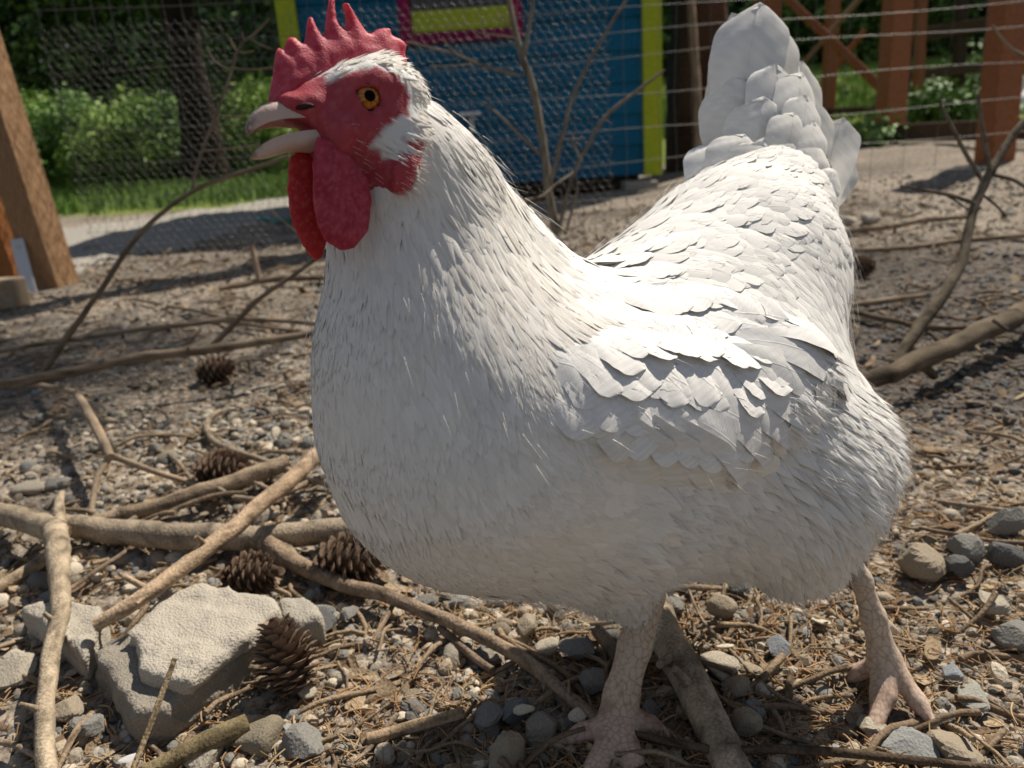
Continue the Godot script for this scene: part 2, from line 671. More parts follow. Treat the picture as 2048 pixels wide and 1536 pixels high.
# surface place, flow, feather length and width, profile (0 covert, 1 hackle, 2 soft fluff), share of roots that carry one, lift, creaminess
func flow_table() -> Array:
	return [
		[Vector3(-0.0304,0.3279,-0.2984),Vector3(0.5893,-0.7830,0.1988), 0.012, 0.0032, 1, 1.0, 0.045, 0.30],
		[Vector3(-0.0170,0.3156,-0.3016),Vector3(0.5389,-0.8322,-0.1305), 0.018, 0.0040, 1, 0.9, 0.045, 0.35],
		[Vector3(-0.0035,0.2959,-0.3068),Vector3(0.5045,-0.7974,-0.3312), 0.022, 0.0044, 1, 0.9, 0.048, 0.45],
		[Vector3(0.0106,0.2689,-0.3113),Vector3(0.5058,-0.7179,0.4783), 0.024, 0.0048, 1, 0.9, 0.050, 0.50],
		[Vector3(0.0211,0.2544,-0.2982),Vector3(0.6340,-0.6717,0.3831), 0.024, 0.0048, 1, 0.9, 0.052, 0.55],
		[Vector3(-0.0337,0.2852,-0.2865),Vector3(0.0275,-0.9056,0.4233), 0.016, 0.0040, 1, 0.9, 0.042, 0.30],
		[Vector3(-0.0581,0.2716,-0.2892),Vector3(-0.0125,-0.8374,0.5464), 0.015, 0.0040, 1, 0.9, 0.039, 0.20],
		[Vector3(-0.0198,0.2738,-0.2824),Vector3(0.2494,-0.8275,0.5030), 0.020, 0.0048, 1, 0.9, 0.045, 0.45],
		[Vector3(-0.0066,0.2527,-0.2722),Vector3(0.2446,-0.8345,0.4937), 0.022, 0.0052, 1, 0.9, 0.048, 0.55],
		[Vector3(-0.0242,0.2580,-0.2710),Vector3(0.0770,-0.8724,0.4828), 0.020, 0.0048, 1, 0.9, 0.042, 0.45],
		[Vector3(0.0072,0.2411,-0.2696),Vector3(0.3739,-0.8207,0.4321), 0.022, 0.0052, 1, 0.9, 0.051, 0.60],
		[Vector3(-0.0706,0.2459,-0.2863),Vector3(-0.0594,-0.9355,0.3484), 0.017, 0.0056, 1, 0.9, 0.037, 0.10],
		[Vector3(-0.0481,0.2315,-0.2644),Vector3(0.0025,-0.9685,0.2489), 0.018, 0.0064, 1, 0.9, 0.037, 0.15],
		[Vector3(-0.0170,0.2313,-0.2583),Vector3(0.1794,-0.9030,0.3905), 0.019, 0.0072, 1, 0.9, 0.041, 0.30],
		[Vector3(-0.0641,0.1987,-0.2692),Vector3(0.3173,-0.9046,0.2847), 0.018, 0.0072, 1, 0.9, 0.036, 0.20],
		[Vector3(-0.0151,0.2093,-0.2510),Vector3(0.4378,-0.8870,0.1467), 0.020, 0.0080, 1, 0.9, 0.037, 0.15],
		[Vector3(-0.0366,0.1763,-0.2555),Vector3(0.4639,-0.8522,-0.2420), 0.018, 0.0072, 1, 0.9, 0.037, 0.40],
		[Vector3(-0.0051,0.1725,-0.2542),Vector3(0.6327,-0.6362,-0.4416), 0.020, 0.0080, 1, 0.9, 0.037, 0.25],
		[Vector3(0.0051,0.2172,-0.2560),Vector3(0.5559,-0.8275,0.0788), 0.020, 0.0085, 1, 0.9, 0.04, 0.30],
		[Vector3(0.0208,0.2014,-0.2581),Vector3(0.6531,-0.6644,-0.3632), 0.020, 0.0085, 1, 0.9, 0.04, 0.10],
		[Vector3(0.0221,0.1793,-0.2610),Vector3(0.6149,-0.5224,-0.5908), 0.020, 0.0080, 1, 0.9, 0.039, 0.10],
		[Vector3(0.0424,0.1434,-0.2854),Vector3(0.8378,-0.3793,-0.3927), 0.020, 0.0100, 2, 0.9, 0.060, 0.30],
		[Vector3(0.0637,0.1651,-0.2858),Vector3(0.7738,-0.4713,-0.4231), 0.022, 0.0110, 2, 0.9, 0.080, 0.05],
		[Vector3(0.1029,0.1146,-0.3295),Vector3(0.6501,-0.5725,-0.4996), 0.022, 0.0100, 2, 0.9, 0.100, 0.20],
		[Vector3(0.0360,0.2399,-0.2951),Vector3(0.7634,-0.4278,-0.4839), 0.020, 0.0140, 0, 0.30, 0.054, 0.10],
		[Vector3(0.0833,0.2244,-0.3238),Vector3(0.7958,-0.5926,-0.1246), 0.022, 0.0150, 0, 0.30, 0.054, 0.10],
		[Vector3(0.1318,0.2096,-0.3466),Vector3(0.7785,-0.6253,-0.0542), 0.022, 0.0140, 0, 0.30, 0.045, 0.10],
		[Vector3(0.0428,0.2136,-0.2788),Vector3(0.6484,-0.6435,-0.4067), 0.020, 0.0130, 0, 0.35, 0.045, 0.0],
		[Vector3(0.0865,0.1904,-0.3020),Vector3(0.6681,-0.6253,-0.4032), 0.020, 0.0120, 0, 0.35, 0.045, 0.1],
		[Vector3(0.0421,0.2534,-0.3383),Vector3(0.8664,-0.2773,-0.4152), 0.022, 0.0150, 0, 0.30, 0.045, 0.05],
		[Vector3(0.0703,0.2620,-0.4099),Vector3(0.9682,0.2360,-0.0826), 0.024, 0.0170, 0, 0.26, 0.054, 0.05],
		[Vector3(0.0982,0.2730,-0.4396),Vector3(0.9274,0.3090,-0.2106), 0.025, 0.0180, 0, 0.26, 0.059, 0.05],
		[Vector3(0.1050,0.2571,-0.3906),Vector3(0.9464,-0.0338,-0.3213), 0.025, 0.0180, 0, 0.26, 0.059, 0.05],
		[Vector3(0.1348,0.2695,-0.4214),Vector3(0.9895,-0.0797,-0.1207), 0.025, 0.0180, 0, 0.26, 0.068, 0.05],
		[Vector3(0.1239,0.2465,-0.3848),Vector3(0.8869,-0.4611,-0.0277), 0.025, 0.0180, 0, 0.26, 0.059, 0.05],
		[Vector3(0.1579,0.2578,-0.4164),Vector3(0.7730,-0.6232,0.1187), 0.026, 0.0180, 0, 0.26, 0.059, 0.05],
		[Vector3(0.1519,0.2332,-0.3902),Vector3(0.6290,-0.7581,0.1721), 0.028, 0.0170, 0, 0.28, 0.045, 0.05],
		[Vector3(0.1731,0.2239,-0.4026),Vector3(0.2426,-0.9176,0.3149), 0.030, 0.0150, 0, 0.30, 0.045, 0.05],
		[Vector3(0.1546,0.2096,-0.3679),Vector3(0.1911,-0.7556,0.6265), 0.030, 0.0104, 1, 0.6, 0.039, 0.05],
		[Vector3(0.1319,0.2230,-0.3618),Vector3(0.5873,-0.7325,0.3443), 0.024, 0.0150, 0, 0.3, 0.045, 0.05],
		[Vector3(0.1514,0.1887,-0.3450),Vector3(0.5561,-0.8274,0.0790), 0.020, 0.0060, 2, 1.0, 0.160, 0.0],
		[Vector3(0.1302,0.1657,-0.3241),Vector3(0.6444,-0.7206,-0.2558), 0.022, 0.0060, 2, 1.0, 0.160, 0.0],
		[Vector3(0.1715,0.1622,-0.3427),Vector3(0.5095,-0.8589,0.0527), 0.020, 0.0060, 2, 1.0, 0.180, 0.0],
		[Vector3(0.1050,0.1462,-0.3158),Vector3(0.6780,-0.6181,-0.3978), 0.022, 0.0080, 2, 1.0, 0.100, 0.05],
		[Vector3(0.1494,0.1265,-0.3312),Vector3(0.4134,-0.8619,-0.2936), 0.020, 0.0060, 2, 1.0, 0.160, 0.15],
		[Vector3(0.1303,0.0987,-0.3427),Vector3(0.4787,-0.8044,-0.3519), 0.020, 0.0060, 2, 1.0, 0.160, 0.25],
		[Vector3(0.0524,0.0844,-0.3469),Vector3(0.0576,-0.8872,-0.4578), 0.014, 0.0040, 2, 1.0, 0.100, 0.35],
		[Vector3(0.1587,0.3156,-0.5559),(HU), 0.030, 0.0140, 0, 0.25, 0.036, 0.15],
		[Vector3(0.2090,0.2959,-0.5494),(HU), 0.028, 0.0140, 0, 0.25, 0.054, 0.10],
	]

func build_hen() -> void:
	var hen := thing("hen", "large white hen with red comb and open beak striding across the yard", "hen", Vector3(0.08, 0, -0.36))
	hen_bones = [[Vector3(-0.0153,0.1966,-0.3216),Vector3(-0.0308,0.2336,-0.3158),0.0678,0.0453],
	[Vector3(-0.0308,0.2336,-0.3158),Vector3(-0.0350,0.2954,-0.3264),0.0453,0.0331],
	[Vector3(-0.0350,0.2954,-0.3264),Vector3(-0.0384,0.3156,-0.3171),0.0331,0.0196],
	[Vector3(-0.0384,0.3156,-0.3171),Vector3(-0.0129,0.2625,-0.3562),0.0196,0.0306],
	[Vector3(-0.0129,0.2625,-0.3562),Vector3(0.0323,0.1722,-0.3598),0.0306,0.0720],
	[Vector3(-0.0308,0.2336,-0.3158),Vector3(-0.0129,0.2625,-0.3562),0.0453,0.0306],
	[Vector3(-0.0153,0.1966,-0.3216),Vector3(0.0323,0.1722,-0.3598),0.0678,0.0720],
	[Vector3(0.0323,0.1722,-0.3598),Vector3(0.1057,0.1557,-0.4005),0.0720,0.0743],
	[Vector3(0.1057,0.1557,-0.4005),Vector3(0.1450,0.2240,-0.4781),0.0743,0.0622],
	[Vector3(0.0323,0.1722,-0.3598),Vector3(0.1450,0.2240,-0.4781),0.0720,0.0622],
	[Vector3(0.1450,0.2240,-0.4781),Vector3(0.1719,0.2554,-0.5204),0.0622,0.0471],
	[Vector3(0.1057,0.1557,-0.4005),Vector3(0.1438,0.1356,-0.3883),0.0743,0.0534],
	[Vector3(0.1438,0.1356,-0.3883),Vector3(0.1490,0.0975,-0.3740),0.0534,0.0289],
	[Vector3(0.1438,0.1356,-0.3883),Vector3(0.1862,0.1436,-0.4248),0.0534,0.0265],
	[Vector3(0.1057,0.1557,-0.4005),Vector3(0.1862,0.1436,-0.4248),0.0743,0.0265],
	[Vector3(0.0323,0.1722,-0.3598),Vector3(0.0481,0.0938,-0.3795),0.0720,0.0320],
	[Vector3(0.0481,0.0938,-0.3795),Vector3(0.0613,0.0602,-0.3713),0.0320,0.0092],
	[Vector3(-0.0153,0.1966,-0.3216),Vector3(-0.0189,0.1662,-0.3296),0.0678,0.0441],
	[Vector3(-0.0189,0.1662,-0.3296),Vector3(0.0323,0.1722,-0.3598),0.0441,0.0720]]
	hen_bones += chain([Vector4(0.1719,0.2553,-0.5205,0.02174),Vector4(0.1747,0.3146,-0.5608,0.02258),Vector4(0.1798,0.3611,-0.5812,0.01332)])
	hen_bones += chain([Vector4(0.2022,0.2579,-0.5266,0.02026),Vector4(0.2060,0.3026,-0.5516,0.01549)])
	hen_bones += chain([Vector4(0.1426,0.1385,-0.3637,0.04046),Vector4(0.1702,0.1407,-0.3833,0.02864)])   # the fluffy thigh
	# the folded wing
	wing_c = Vector3(0.0694,0.2143,-0.3015)
	wing_n = grad(hen_sdf, wing_c, 0.02)
	wing_x = (Vector3(0.1334,0.1955,-0.3365) - Vector3(0.0175,0.2312,-0.2681)).normalized()
	wing_x = (wing_x - wing_n * wing_n.dot(wing_x)).normalized()
	wing_y = wing_n.cross(wing_x)
	var edge := []
	for p: Vector3 in [Vector3(0.0025,0.2292,-0.2603), Vector3(0.0188,0.2419,-0.2775), Vector3(0.0389,0.2473,-0.3153), Vector3(0.0717,0.2463,-0.3525), Vector3(0.1050,0.2383,-0.3624), Vector3(0.1319,0.2230,-0.3618), Vector3(0.1503,0.2098,-0.3635), Vector3(0.1607,0.1968,-0.3615), Vector3(0.1450,0.1904,-0.3414), Vector3(0.1224,0.1766,-0.3232), Vector3(0.1032,0.1705,-0.3124), Vector3(0.0859,0.1716,-0.2984), Vector3(0.0592,0.1836,-0.2836), Vector3(0.0309,0.2007,-0.2648), Vector3(0.0123,0.2141,-0.2576)]:
		edge.append(Vector2((p - wing_c).dot(wing_x), (p - wing_c).dot(wing_y)))
	wing_poly = edge
	var body := MB.new()
	nets(Vector3(-0.15, 0.04, -0.64), Vector3(0.26, 0.44, -0.23), 0.004, hen_sdf, body)
	for i in body.v.size():
		body.c[i] = Color(0.72, 0.705, 0.68)
		for k in 2:
			body.v[i] -= body.n[i] * hen_sdf(body.v[i])      # exactly onto the field
	body.smooth()
	var roots := body.v.duplicate()
	for i in body.v.size():
		body.v[i] -= body.n[i] * 0.0008                          # the skin lies a little under the feathers
	var mesh := body.mesh(null, M.plumage_skin)
	body.v = roots
	# head: its own finer grid
	head_bones = chain([Vector4(-0.0355,0.2930,-0.3214,0.01529),Vector4(-0.0369,0.3237,-0.3188,0.01098)])
	head_bones += chain([Vector4(-0.0395,0.3341,-0.3106,0.01500),Vector4(-0.0512,0.3316,-0.3027,0.01260),Vector4(-0.0576,0.3295,-0.2980,0.00680)])
	head_bones += chain([Vector4(-0.0458,0.3189,-0.3025,0.01250),Vector4(-0.0585,0.3213,-0.2951,0.00780)])
	head_bones += chain([Vector4(-0.0421,0.3226,-0.3058,0.01400),Vector4(-0.0393,0.3134,-0.3049,0.01250),Vector4(-0.0391,0.3043,-0.3024,0.01000)])
	head_bones += chain([Vector4(-0.0592,0.3185,-0.2939,0.00600),Vector4(-0.0562,0.3043,-0.2919,0.00700)])
	head_bones += chain([Vector4(-0.0642,0.3369,-0.2957,0.00600),Vector4(-0.0414,0.3441,-0.3122,0.00750)])
	for m in 2:
		var brow: Array = [Vector4(-0.0520,0.3399,-0.2953,0.00420),Vector4(-0.0419,0.3412,-0.3003,0.00460),Vector4(-0.0336,0.3379,-0.3044,0.00400)]
		var nose: Array = [Vector4(-0.0707,0.3345,-0.2868,0.00360),Vector4(-0.0641,0.3331,-0.2891,0.00290),Vector4(-0.0576,0.3331,-0.2916,0.00300)]
		var lobe: Array = [Vector4(-0.0306,0.3189,-0.2948,0.00280),Vector4(-0.0328,0.3108,-0.2900,0.00340),Vector4(-0.0347,0.3045,-0.2882,0.00300)]
		var gape: Array = [Vector4(-0.0583,0.3277,-0.2869,0.00160),Vector4(-0.0526,0.3243,-0.2874,0.00300),Vector4(-0.0540,0.3204,-0.2862,0.00300)]
		var tuft: Array = [Vector4(-0.0357,0.3281,-0.2999,0.00520),Vector4(-0.0304,0.3229,-0.3003,0.00560)]
		for ch in [brow, nose, lobe, gape, tuft]:
			head_bones += chain(ch if m == 0 else mirrored(ch))
	var head := MB.new()
	nets(Vector3(-0.10, 0.265, -0.36), Vector3(0.012, 0.372, -0.255), 0.0019, head_sdf, head)
	var bare: Array = [Vector2(0.03949,0.00037),Vector2(0.02111,0.00912),Vector2(0.01623,0.00791),Vector2(0.00885,0.01049),Vector2(0.00004,0.01173),Vector2(-0.00718,0.00867),Vector2(-0.01003,0.00081),Vector2(-0.00759,-0.00563),Vector2(-0.00468,-0.00630),Vector2(0.00148,-0.00975),Vector2(0.00597,-0.01495),Vector2(0.00275,-0.02037),Vector2(-0.00391,-0.01849),Vector2(-0.00474,-0.01420),Vector2(-0.01260,-0.01300),Vector2(-0.01256,-0.01738),Vector2(-0.00455,-0.03375),Vector2(0.00317,-0.03467),Vector2(0.00962,-0.03282),Vector2(0.01851,-0.03455),Vector2(0.02633,-0.01786),Vector2(0.03184,-0.00939)]
	var front: Array = [Vector2(0.04248,0.00588),Vector2(0.01612,0.01164),Vector2(0.02194,-0.01844),Vector2(0.04703,-0.01764)]
	for i in head.v.size():
		var h := to_head(head.v[i])
		var w := Vector2(h.x, h.y) + Vector2(fine_noise.get_noise_3d(h.x * 30000.0, h.y * 30000.0, 0.0), fine_noise.get_noise_3d(h.x * 30000.0, h.y * 30000.0, 90.0)) * 0.0016
		var d := minf(poly_dist(w, bare), poly_dist(w, front))
		var t := smoothstep(0.0008, -0.0008, d)
		var blotch := 0.5 + 0.5 * fine_noise.get_noise_3d(h.x * 12000.0, h.y * 12000.0, h.z * 12000.0)
		head.c[i] = Color(0.72, 0.705, 0.68).lerp(Color(0.30, 0.025, 0.040).lerp(Color(0.43, 0.075, 0.095), blotch).lerp(Color(0.50, 0.17, 0.18), 0.35 * smoothstep(0.1, 0.45, fine_noise.get_noise_3d(h.x * 95000.0, h.y * 95000.0, h.z * 95000.0))), t)
		head.uv[i] = Vector2(t, 0)
	head.mesh(mesh, M.face)
	# legs
	var legs := MB.new()
	var right := chain([Vector4(0.0693,0.0679,-0.3744,0.00902),Vector4(0.0589,0.0417,-0.3659,0.00879),Vector4(0.0492,0.0162,-0.3566,0.00922),Vector4(0.0444,0.0004,-0.3514,0.01035)])
	right += chain([Vector4(0.0439,0.0060,-0.3434,0.00858),Vector4(0.0307,0.0042,-0.3182,0.00603),Vector4(0.0207,0.0028,-0.3014,0.00400)])
	right += chain([Vector4(0.0475,0.0054,-0.3437,0.00771),Vector4(0.0495,0.0038,-0.3187,0.00541),Vector4(0.0476,0.0028,-0.2976,0.00396)])
	right += chain([Vector4(0.0417,0.0044,-0.3473,0.00622),Vector4(0.0254,0.0032,-0.3441,0.00464),Vector4(0.0132,0.0018,-0.3408,0.00263)])
	right += chain([Vector4(0.0514,0.0039,-0.3507,0.00560),Vector4(0.0632,0.0031,-0.3467,0.00444),Vector4(0.0720,0.0015,-0.3408,0.00219)])
	nets(Vector3(-0.01, -0.012, -0.42), Vector3(0.13, 0.085, -0.27), 0.0017, func(p: Vector3) -> float: return bones_sdf(p, right, 0.002), legs)
	var left := chain([Vector4(0.1772,0.0933,-0.3764,0.00511),Vector4(0.1868,0.0703,-0.3710,0.00514),Vector4(0.1936,0.0481,-0.3669,0.00607),Vector4(0.1996,0.0245,-0.3635,0.00795)])
	left += chain([Vector4(0.1980,0.0230,-0.3630,0.00658),Vector4(0.1937,0.0101,-0.3493,0.00578),Vector4(0.1763,-0.0014,-0.3256,0.00340)])
	left += chain([Vector4(0.2036,0.0215,-0.3625,0.00545),Vector4(0.2108,0.0078,-0.3444,0.00418),Vector4(0.2150,0.0003,-0.3251,0.00127)])
	left += chain([Vector4(0.2004,0.0165,-0.3693,0.00509),Vector4(0.1908,0.0059,-0.3732,0.00399),Vector4(0.1850,-0.0009,-0.3752,0.00142)])
	left += chain([Vector4(0.2039,0.0379,-0.3741,0.00391),Vector4(0.2142,0.0278,-0.3803,0.00235)])
	var legs2 := MB.new()
	nets(Vector3(0.14, -0.01, -0.45), Vector3(0.27, 0.105, -0.30), 0.0017, func(p: Vector3) -> float: return bones_sdf(p, left, 0.002), legs2)
	for part in [legs, legs2]:
		for i in part.v.size():
			var p: Vector3 = part.v[i]
			var toe := smoothstep(0.035, 0.0, p.y)
			var n := 0.5 + 0.5 * fine_noise.get_noise_3d(p.x * 3000.0, p.y * 3000.0, p.z * 3000.0)
			var col := Color(0.58, 0.49, 0.42).lerp(Color(0.60, 0.38, 0.32), toe * n)
			part.c[i] = col.lerp(Color(0.20, 0.15, 0.11), toe * smoothstep(0.55, 0.8, n) * 0.6)
		part.mesh(mesh, M.leg)
	put("body", mesh, null, hen)
	# comb and wattles
	var outline: Array = [Vector2(0.03304,0.00011),Vector2(0.03666,0.00348),Vector2(0.03483,0.00929),Vector2(0.03293,0.01359),Vector2(0.03117,0.01994),Vector2(0.02966,0.02222),Vector2(0.02846,0.02195),Vector2(0.02775,0.02096),Vector2(0.02710,0.02338),Vector2(0.02579,0.02550),Vector2(0.02434,0.02644),Vector2(0.02294,0.02617),Vector2(0.02115,0.02403),Vector2(0.01979,0.02444),Vector2(0.01816,0.02903),Vector2(0.01660,0.03328),Vector2(0.01556,0.03386),Vector2(0.01485,0.03269),Vector2(0.01414,0.02960),Vector2(0.01245,0.02671),Vector2(0.01151,0.02763),Vector2(0.00937,0.03478),Vector2(0.00764,0.03981),Vector2(0.00647,0.04094),Vector2(0.00539,0.03961),Vector2(0.00606,0.03321),Vector2(0.00487,0.03043),Vector2(0.00384,0.02977),Vector2(0.00288,0.03071),Vector2(0.00201,0.03521),Vector2(0.00249,0.03874),Vector2(0.00153,0.03969),Vector2(0.00026,0.03923),Vector2(-0.00102,0.03681),Vector2(-0.00311,0.03242),Vector2(-0.00503,0.02907),Vector2(-0.00632,0.02857),Vector2(-0.01034,0.03073),Vector2(-0.01459,0.03181),Vector2(-0.01578,0.03056),Vector2(-0.01477,0.02850),Vector2(-0.01833,0.02786),Vector2(-0.02101,0.02569),Vector2(-0.02092,0.02419),Vector2(-0.01973,0.02229),Vector2(-0.02022,0.01949),Vector2(-0.01919,0.01629),Vector2(-0.01812,0.01290),Vector2(-0.01297,0.00972),Vector2(-0.00330,0.01190),Vector2(0.01335,0.00636)]
	var cb := MB.new()
	nets(HO + Vector3(-0.045, -0.005, -0.03), HO + Vector3(0.045, 0.055, 0.045), 0.0011, func(p: Vector3) -> float: return slab_sdf(p, outline, 0.0, 0.0030, 0.008, 0.0009, 0.0012, 0.0005), cb)
	tint_red(cb, Color(0.40, 0.025, 0.055), Color(0.55, 0.10, 0.14), 0.5)
	put("comb", cb.mesh(), M.comb, hen)
	var wn: Array = [Vector2(0.02501,-0.01042),Vector2(0.02793,-0.01983),Vector2(0.03025,-0.03182),Vector2(0.03047,-0.04050),Vector2(0.02811,-0.04735),Vector2(0.02317,-0.05084),Vector2(0.01768,-0.04995),Vector2(0.01173,-0.04417),Vector2(0.00842,-0.03410),Vector2(0.00840,-0.02597),Vector2(0.01236,-0.01952),Vector2(0.01589,-0.01321)]
	var wb := MB.new()
	nets(HO + Vector3(-0.035, -0.07, -0.03), HO + Vector3(0.035, 0.0, 0.055), 0.0012, func(p: Vector3) -> float: return slab_sdf(p, wn, 0.0085, 0.0028, 0.009, 0.0008, 0.001, 0.0005), wb)
	tint_red(wb, Color(0.31, 0.018, 0.042), Color(0.41, 0.055, 0.085), 0.6)
	put("wattle", wb.mesh(), M.comb, hen)
	var wf: Array = [Vector2(0.02481,-0.00975),Vector2(0.03066,-0.01406),Vector2(0.03328,-0.02374),Vector2(0.03443,-0.03350),Vector2(0.03305,-0.04171),Vector2(0.03057,-0.04830),Vector2(0.02751,-0.05209),Vector2(0.02447,-0.05020),Vector2(0.02202,-0.04452),Vector2(0.01825,-0.03005),Vector2(0.01735,-0.01542)]
	var wc := MB.new()
	nets(HO + Vector3(-0.045, -0.07, -0.045), HO + Vector3(0.035, 0.0, 0.045), 0.0012, func(p: Vector3) -> float: return slab_sdf(p, wf, -0.0065, 0.0018, 0.009, 0.0008, 0.001, 0.0005), wc)
	tint_red(wc, Color(0.36, 0.018, 0.020), Color(0.42, 0.03, 0.03), 0.6)
	put("wattle", wc.mesh(), M.comb, hen)
	build_beak(hen)
	build_eyes(hen)
	build_claws(hen)
	build_plumage(hen, body, head)
	build_wing_and_tail(hen)

func tint_red(mb: MB, a: Color, b: Color, f: float) -> void:
	for i in mb.v.size():
		var p := mb.v[i]
		var t := clampf(0.5 + f * 1.6 * fine_noise.get_noise_3d(p.x * 9000.0, p.y * 9000.0, p.z * 9000.0), 0.0, 1.0)
		var sp := fine_noise.get_noise_3d(p.x * 95000.0, p.y * 95000.0, p.z * 95000.0)
		mb.c[i] = a.lerp(b, t).lerp(Color(0.52, 0.17, 0.19), smoothstep(0.05, 0.5, sp) * 0.35).lerp(a * 0.65, smoothstep(0.05, 0.5, -sp) * 0.4)

func build_beak(hen: Node3D) -> void:
	# stations: ridge, cutting edge, half width
	var upper := [[Vector3(-0.0612,0.3351,-0.2972), Vector3(-0.0555,0.3249,-0.2981), 0.0088], [Vector3(-0.0694,0.3352,-0.2917), Vector3(-0.0622,0.3279,-0.2946), 0.0074], [Vector3(-0.0741,0.3356,-0.2884), Vector3(-0.0694,0.3285,-0.2898), 0.0064], [Vector3(-0.0773,0.3355,-0.2861), Vector3(-0.0746,0.3288,-0.2862), 0.0054], [Vector3(-0.0801,0.3345,-0.2838), Vector3(-0.0788,0.3282,-0.2831), 0.0043], [Vector3(-0.0824,0.3326,-0.2816), Vector3(-0.0814,0.3272,-0.2809), 0.0032], [Vector3(-0.0840,0.3298,-0.2796), Vector3(-0.0834,0.3260,-0.2790), 0.002], [Vector3(-0.0848,0.3261,-0.2780), Vector3(-0.0847,0.3248,-0.2778), 0.0006]]
	var lower := [[Vector3(-0.0632,0.3180,-0.2911), Vector3(-0.0548,0.3227,-0.2979), 0.0080], [Vector3(-0.0687,0.3189,-0.2877), Vector3(-0.0627,0.3243,-0.2932), 0.0068], [Vector3(-0.0736,0.3190,-0.2843), Vector3(-0.0685,0.3245,-0.2894), 0.0055], [Vector3(-0.0776,0.3178,-0.2811), Vector3(-0.0735,0.3242,-0.2858), 0.0048], [Vector3(-0.0804,0.3173,-0.2789), Vector3(-0.0775,0.3231,-0.2826), 0.0038], [Vector3(-0.0825,0.3173,-0.2773), Vector3(-0.0807,0.3216,-0.2799), 0.0027], [Vector3(-0.0836,0.3177,-0.2766), Vector3(-0.0828,0.3198,-0.2778), 0.0015], [Vector3(-0.0840,0.3182,-0.2765), Vector3(-0.0837,0.3185,-0.2768), 0.0005]]
	for which in 2:
		var st: Array = upper if which == 0 else lower
		var pts := []
		for i in st.size() - 1:
			for k in 4:
				var t := k / 4.0
				pts.append([(st[i][0] as Vector3).lerp(st[i + 1][0], t), (st[i][1] as Vector3).lerp(st[i + 1][1], t), lerpf(st[i][2], st[i + 1][2], t)])
		pts.append(st[-1])
		var mb := MB.new()
		var ring := 17
		for i in pts.size():
			var rdg: Vector3 = pts[i][0]; var edge: Vector3 = pts[i][1]; var hw: float = pts[i][2]
			var t := float(i) / (pts.size() - 1)
			for k in ring:
				var a := PI * k / (ring - 1)            # from the near edge over the ridge to the far edge
				var up := pow(sin(a), 0.8)
				var p := edge.lerp(rdg, up) + HS * hw * signf(cos(a)) * pow(absf(cos(a)), 0.75)
				var n := fine_noise.get_noise_3d(p.x * 16000.0, p.y * 16000.0, p.z * 16000.0)
				var col := Color(0.50, 0.38, 0.32).lerp(Color(0.60, 0.46, 0.39), 0.5 + 0.5 * n)
				col = col.lerp(Color(0.52, 0.30, 0.25), smoothstep(0.25, 0.0, t) * 0.7)
				var grime := smoothstep(0.55, 1.0, t) * smoothstep(-0.10, 0.22, n + 0.3 * (t - 0.7))
				col = col.lerp(Color(0.07, 0.035, 0.02), grime * 0.9)
				mb.vert(p, (p - edge.lerp(rdg, 0.35)).normalized(), Vector2(k / 16.0, t), col)
		for i in pts.size() - 1:
			for k in ring - 1:
				var a := i * ring + k
				mb.quad(a, a + 1, a + ring + 1, a + ring)
			# the inner face, between the two cutting edges
		var base := mb.v.size()
		for i in pts.size():
			var e: Vector3 = pts[i][1]; var r: Vector3 = pts[i][0]
			for k in 5:
				var u := k / 4.0 * 2.0 - 1.0
				mb.vert(e.lerp(r, 0.16 * (1.0 - u * u)) + HS * pts[i][2] * u * -1.0, -HU if which == 0 else HU, Vector2.ZERO, Color(0.45, 0.16, 0.13))
		for i in pts.size() - 1:
			for k in 4:
				var a := base + i * 5 + k
				mb.quad(a, a + 1, a + 6, a + 5)
		mb.smooth()
		put("upper_beak" if which == 0 else "lower_beak", mb.mesh(), M.beak, hen)
	# the dark of the open mouth, with its tongue
	var mouth := MB.new()
	var gape := chain([Vector4(-0.0547,0.3241,-0.2984,0.00680),Vector4(-0.0626,0.3265,-0.2939,0.00520),Vector4(-0.0680,0.3270,-0.2904,0.00300)])
	nets(HO + Vector3(-0.01, -0.02, -0.03), HO + Vector3(0.03, 0.01, 0.04), 0.0012, func(p: Vector3) -> float: return bones_sdf(p, gape, 0.001), mouth)
	put("mouth", mouth.mesh(), M.mouth, hen)
	var tongue := MB.new()
	var tg := chain([Vector4(-0.0564,0.3232,-0.2970,0.00300),Vector4(-0.0627,0.3250,-0.2934,0.00280),Vector4(-0.0704,0.3258,-0.2884,0.00140)])
	nets(HO + Vector3(-0.01, -0.02, -0.03), HO + Vector3(0.03, 0.01, 0.04), 0.0010, func(p: Vector3) -> float: return bones_sdf(p, tg, 0.001), tongue)
	for i in tongue.v.size():
		tongue.c[i] = Color(0.42, 0.13, 0.11)
	put("tongue", tongue.mesh(), M.face, hen)
	for s: float in [1.0, -1.0]:
		var mb := MB.new()
		var pts := []
		for q in [Vector4(-0.0678,0.3331,-0.2840,0.00060),Vector4(-0.0654,0.3335,-0.2838,0.00120),Vector4(-0.0633,0.3337,-0.2843,0.00100),Vector4(-0.0615,0.3333,-0.2852,0.00040)]:
			var h := to_head(Vector3(q.x, q.y, q.z)) * Vector3(1, 1, s)
			var p := from_head(h)
			pts.append(Vector4(p.x, p.y, p.z, q.w))
		tube(mb, spline(pts, 0.001), 8, 0.0, Color(0.03, 0.01, 0.01))
		put("nostril", mb.mesh(), M.face, hen)

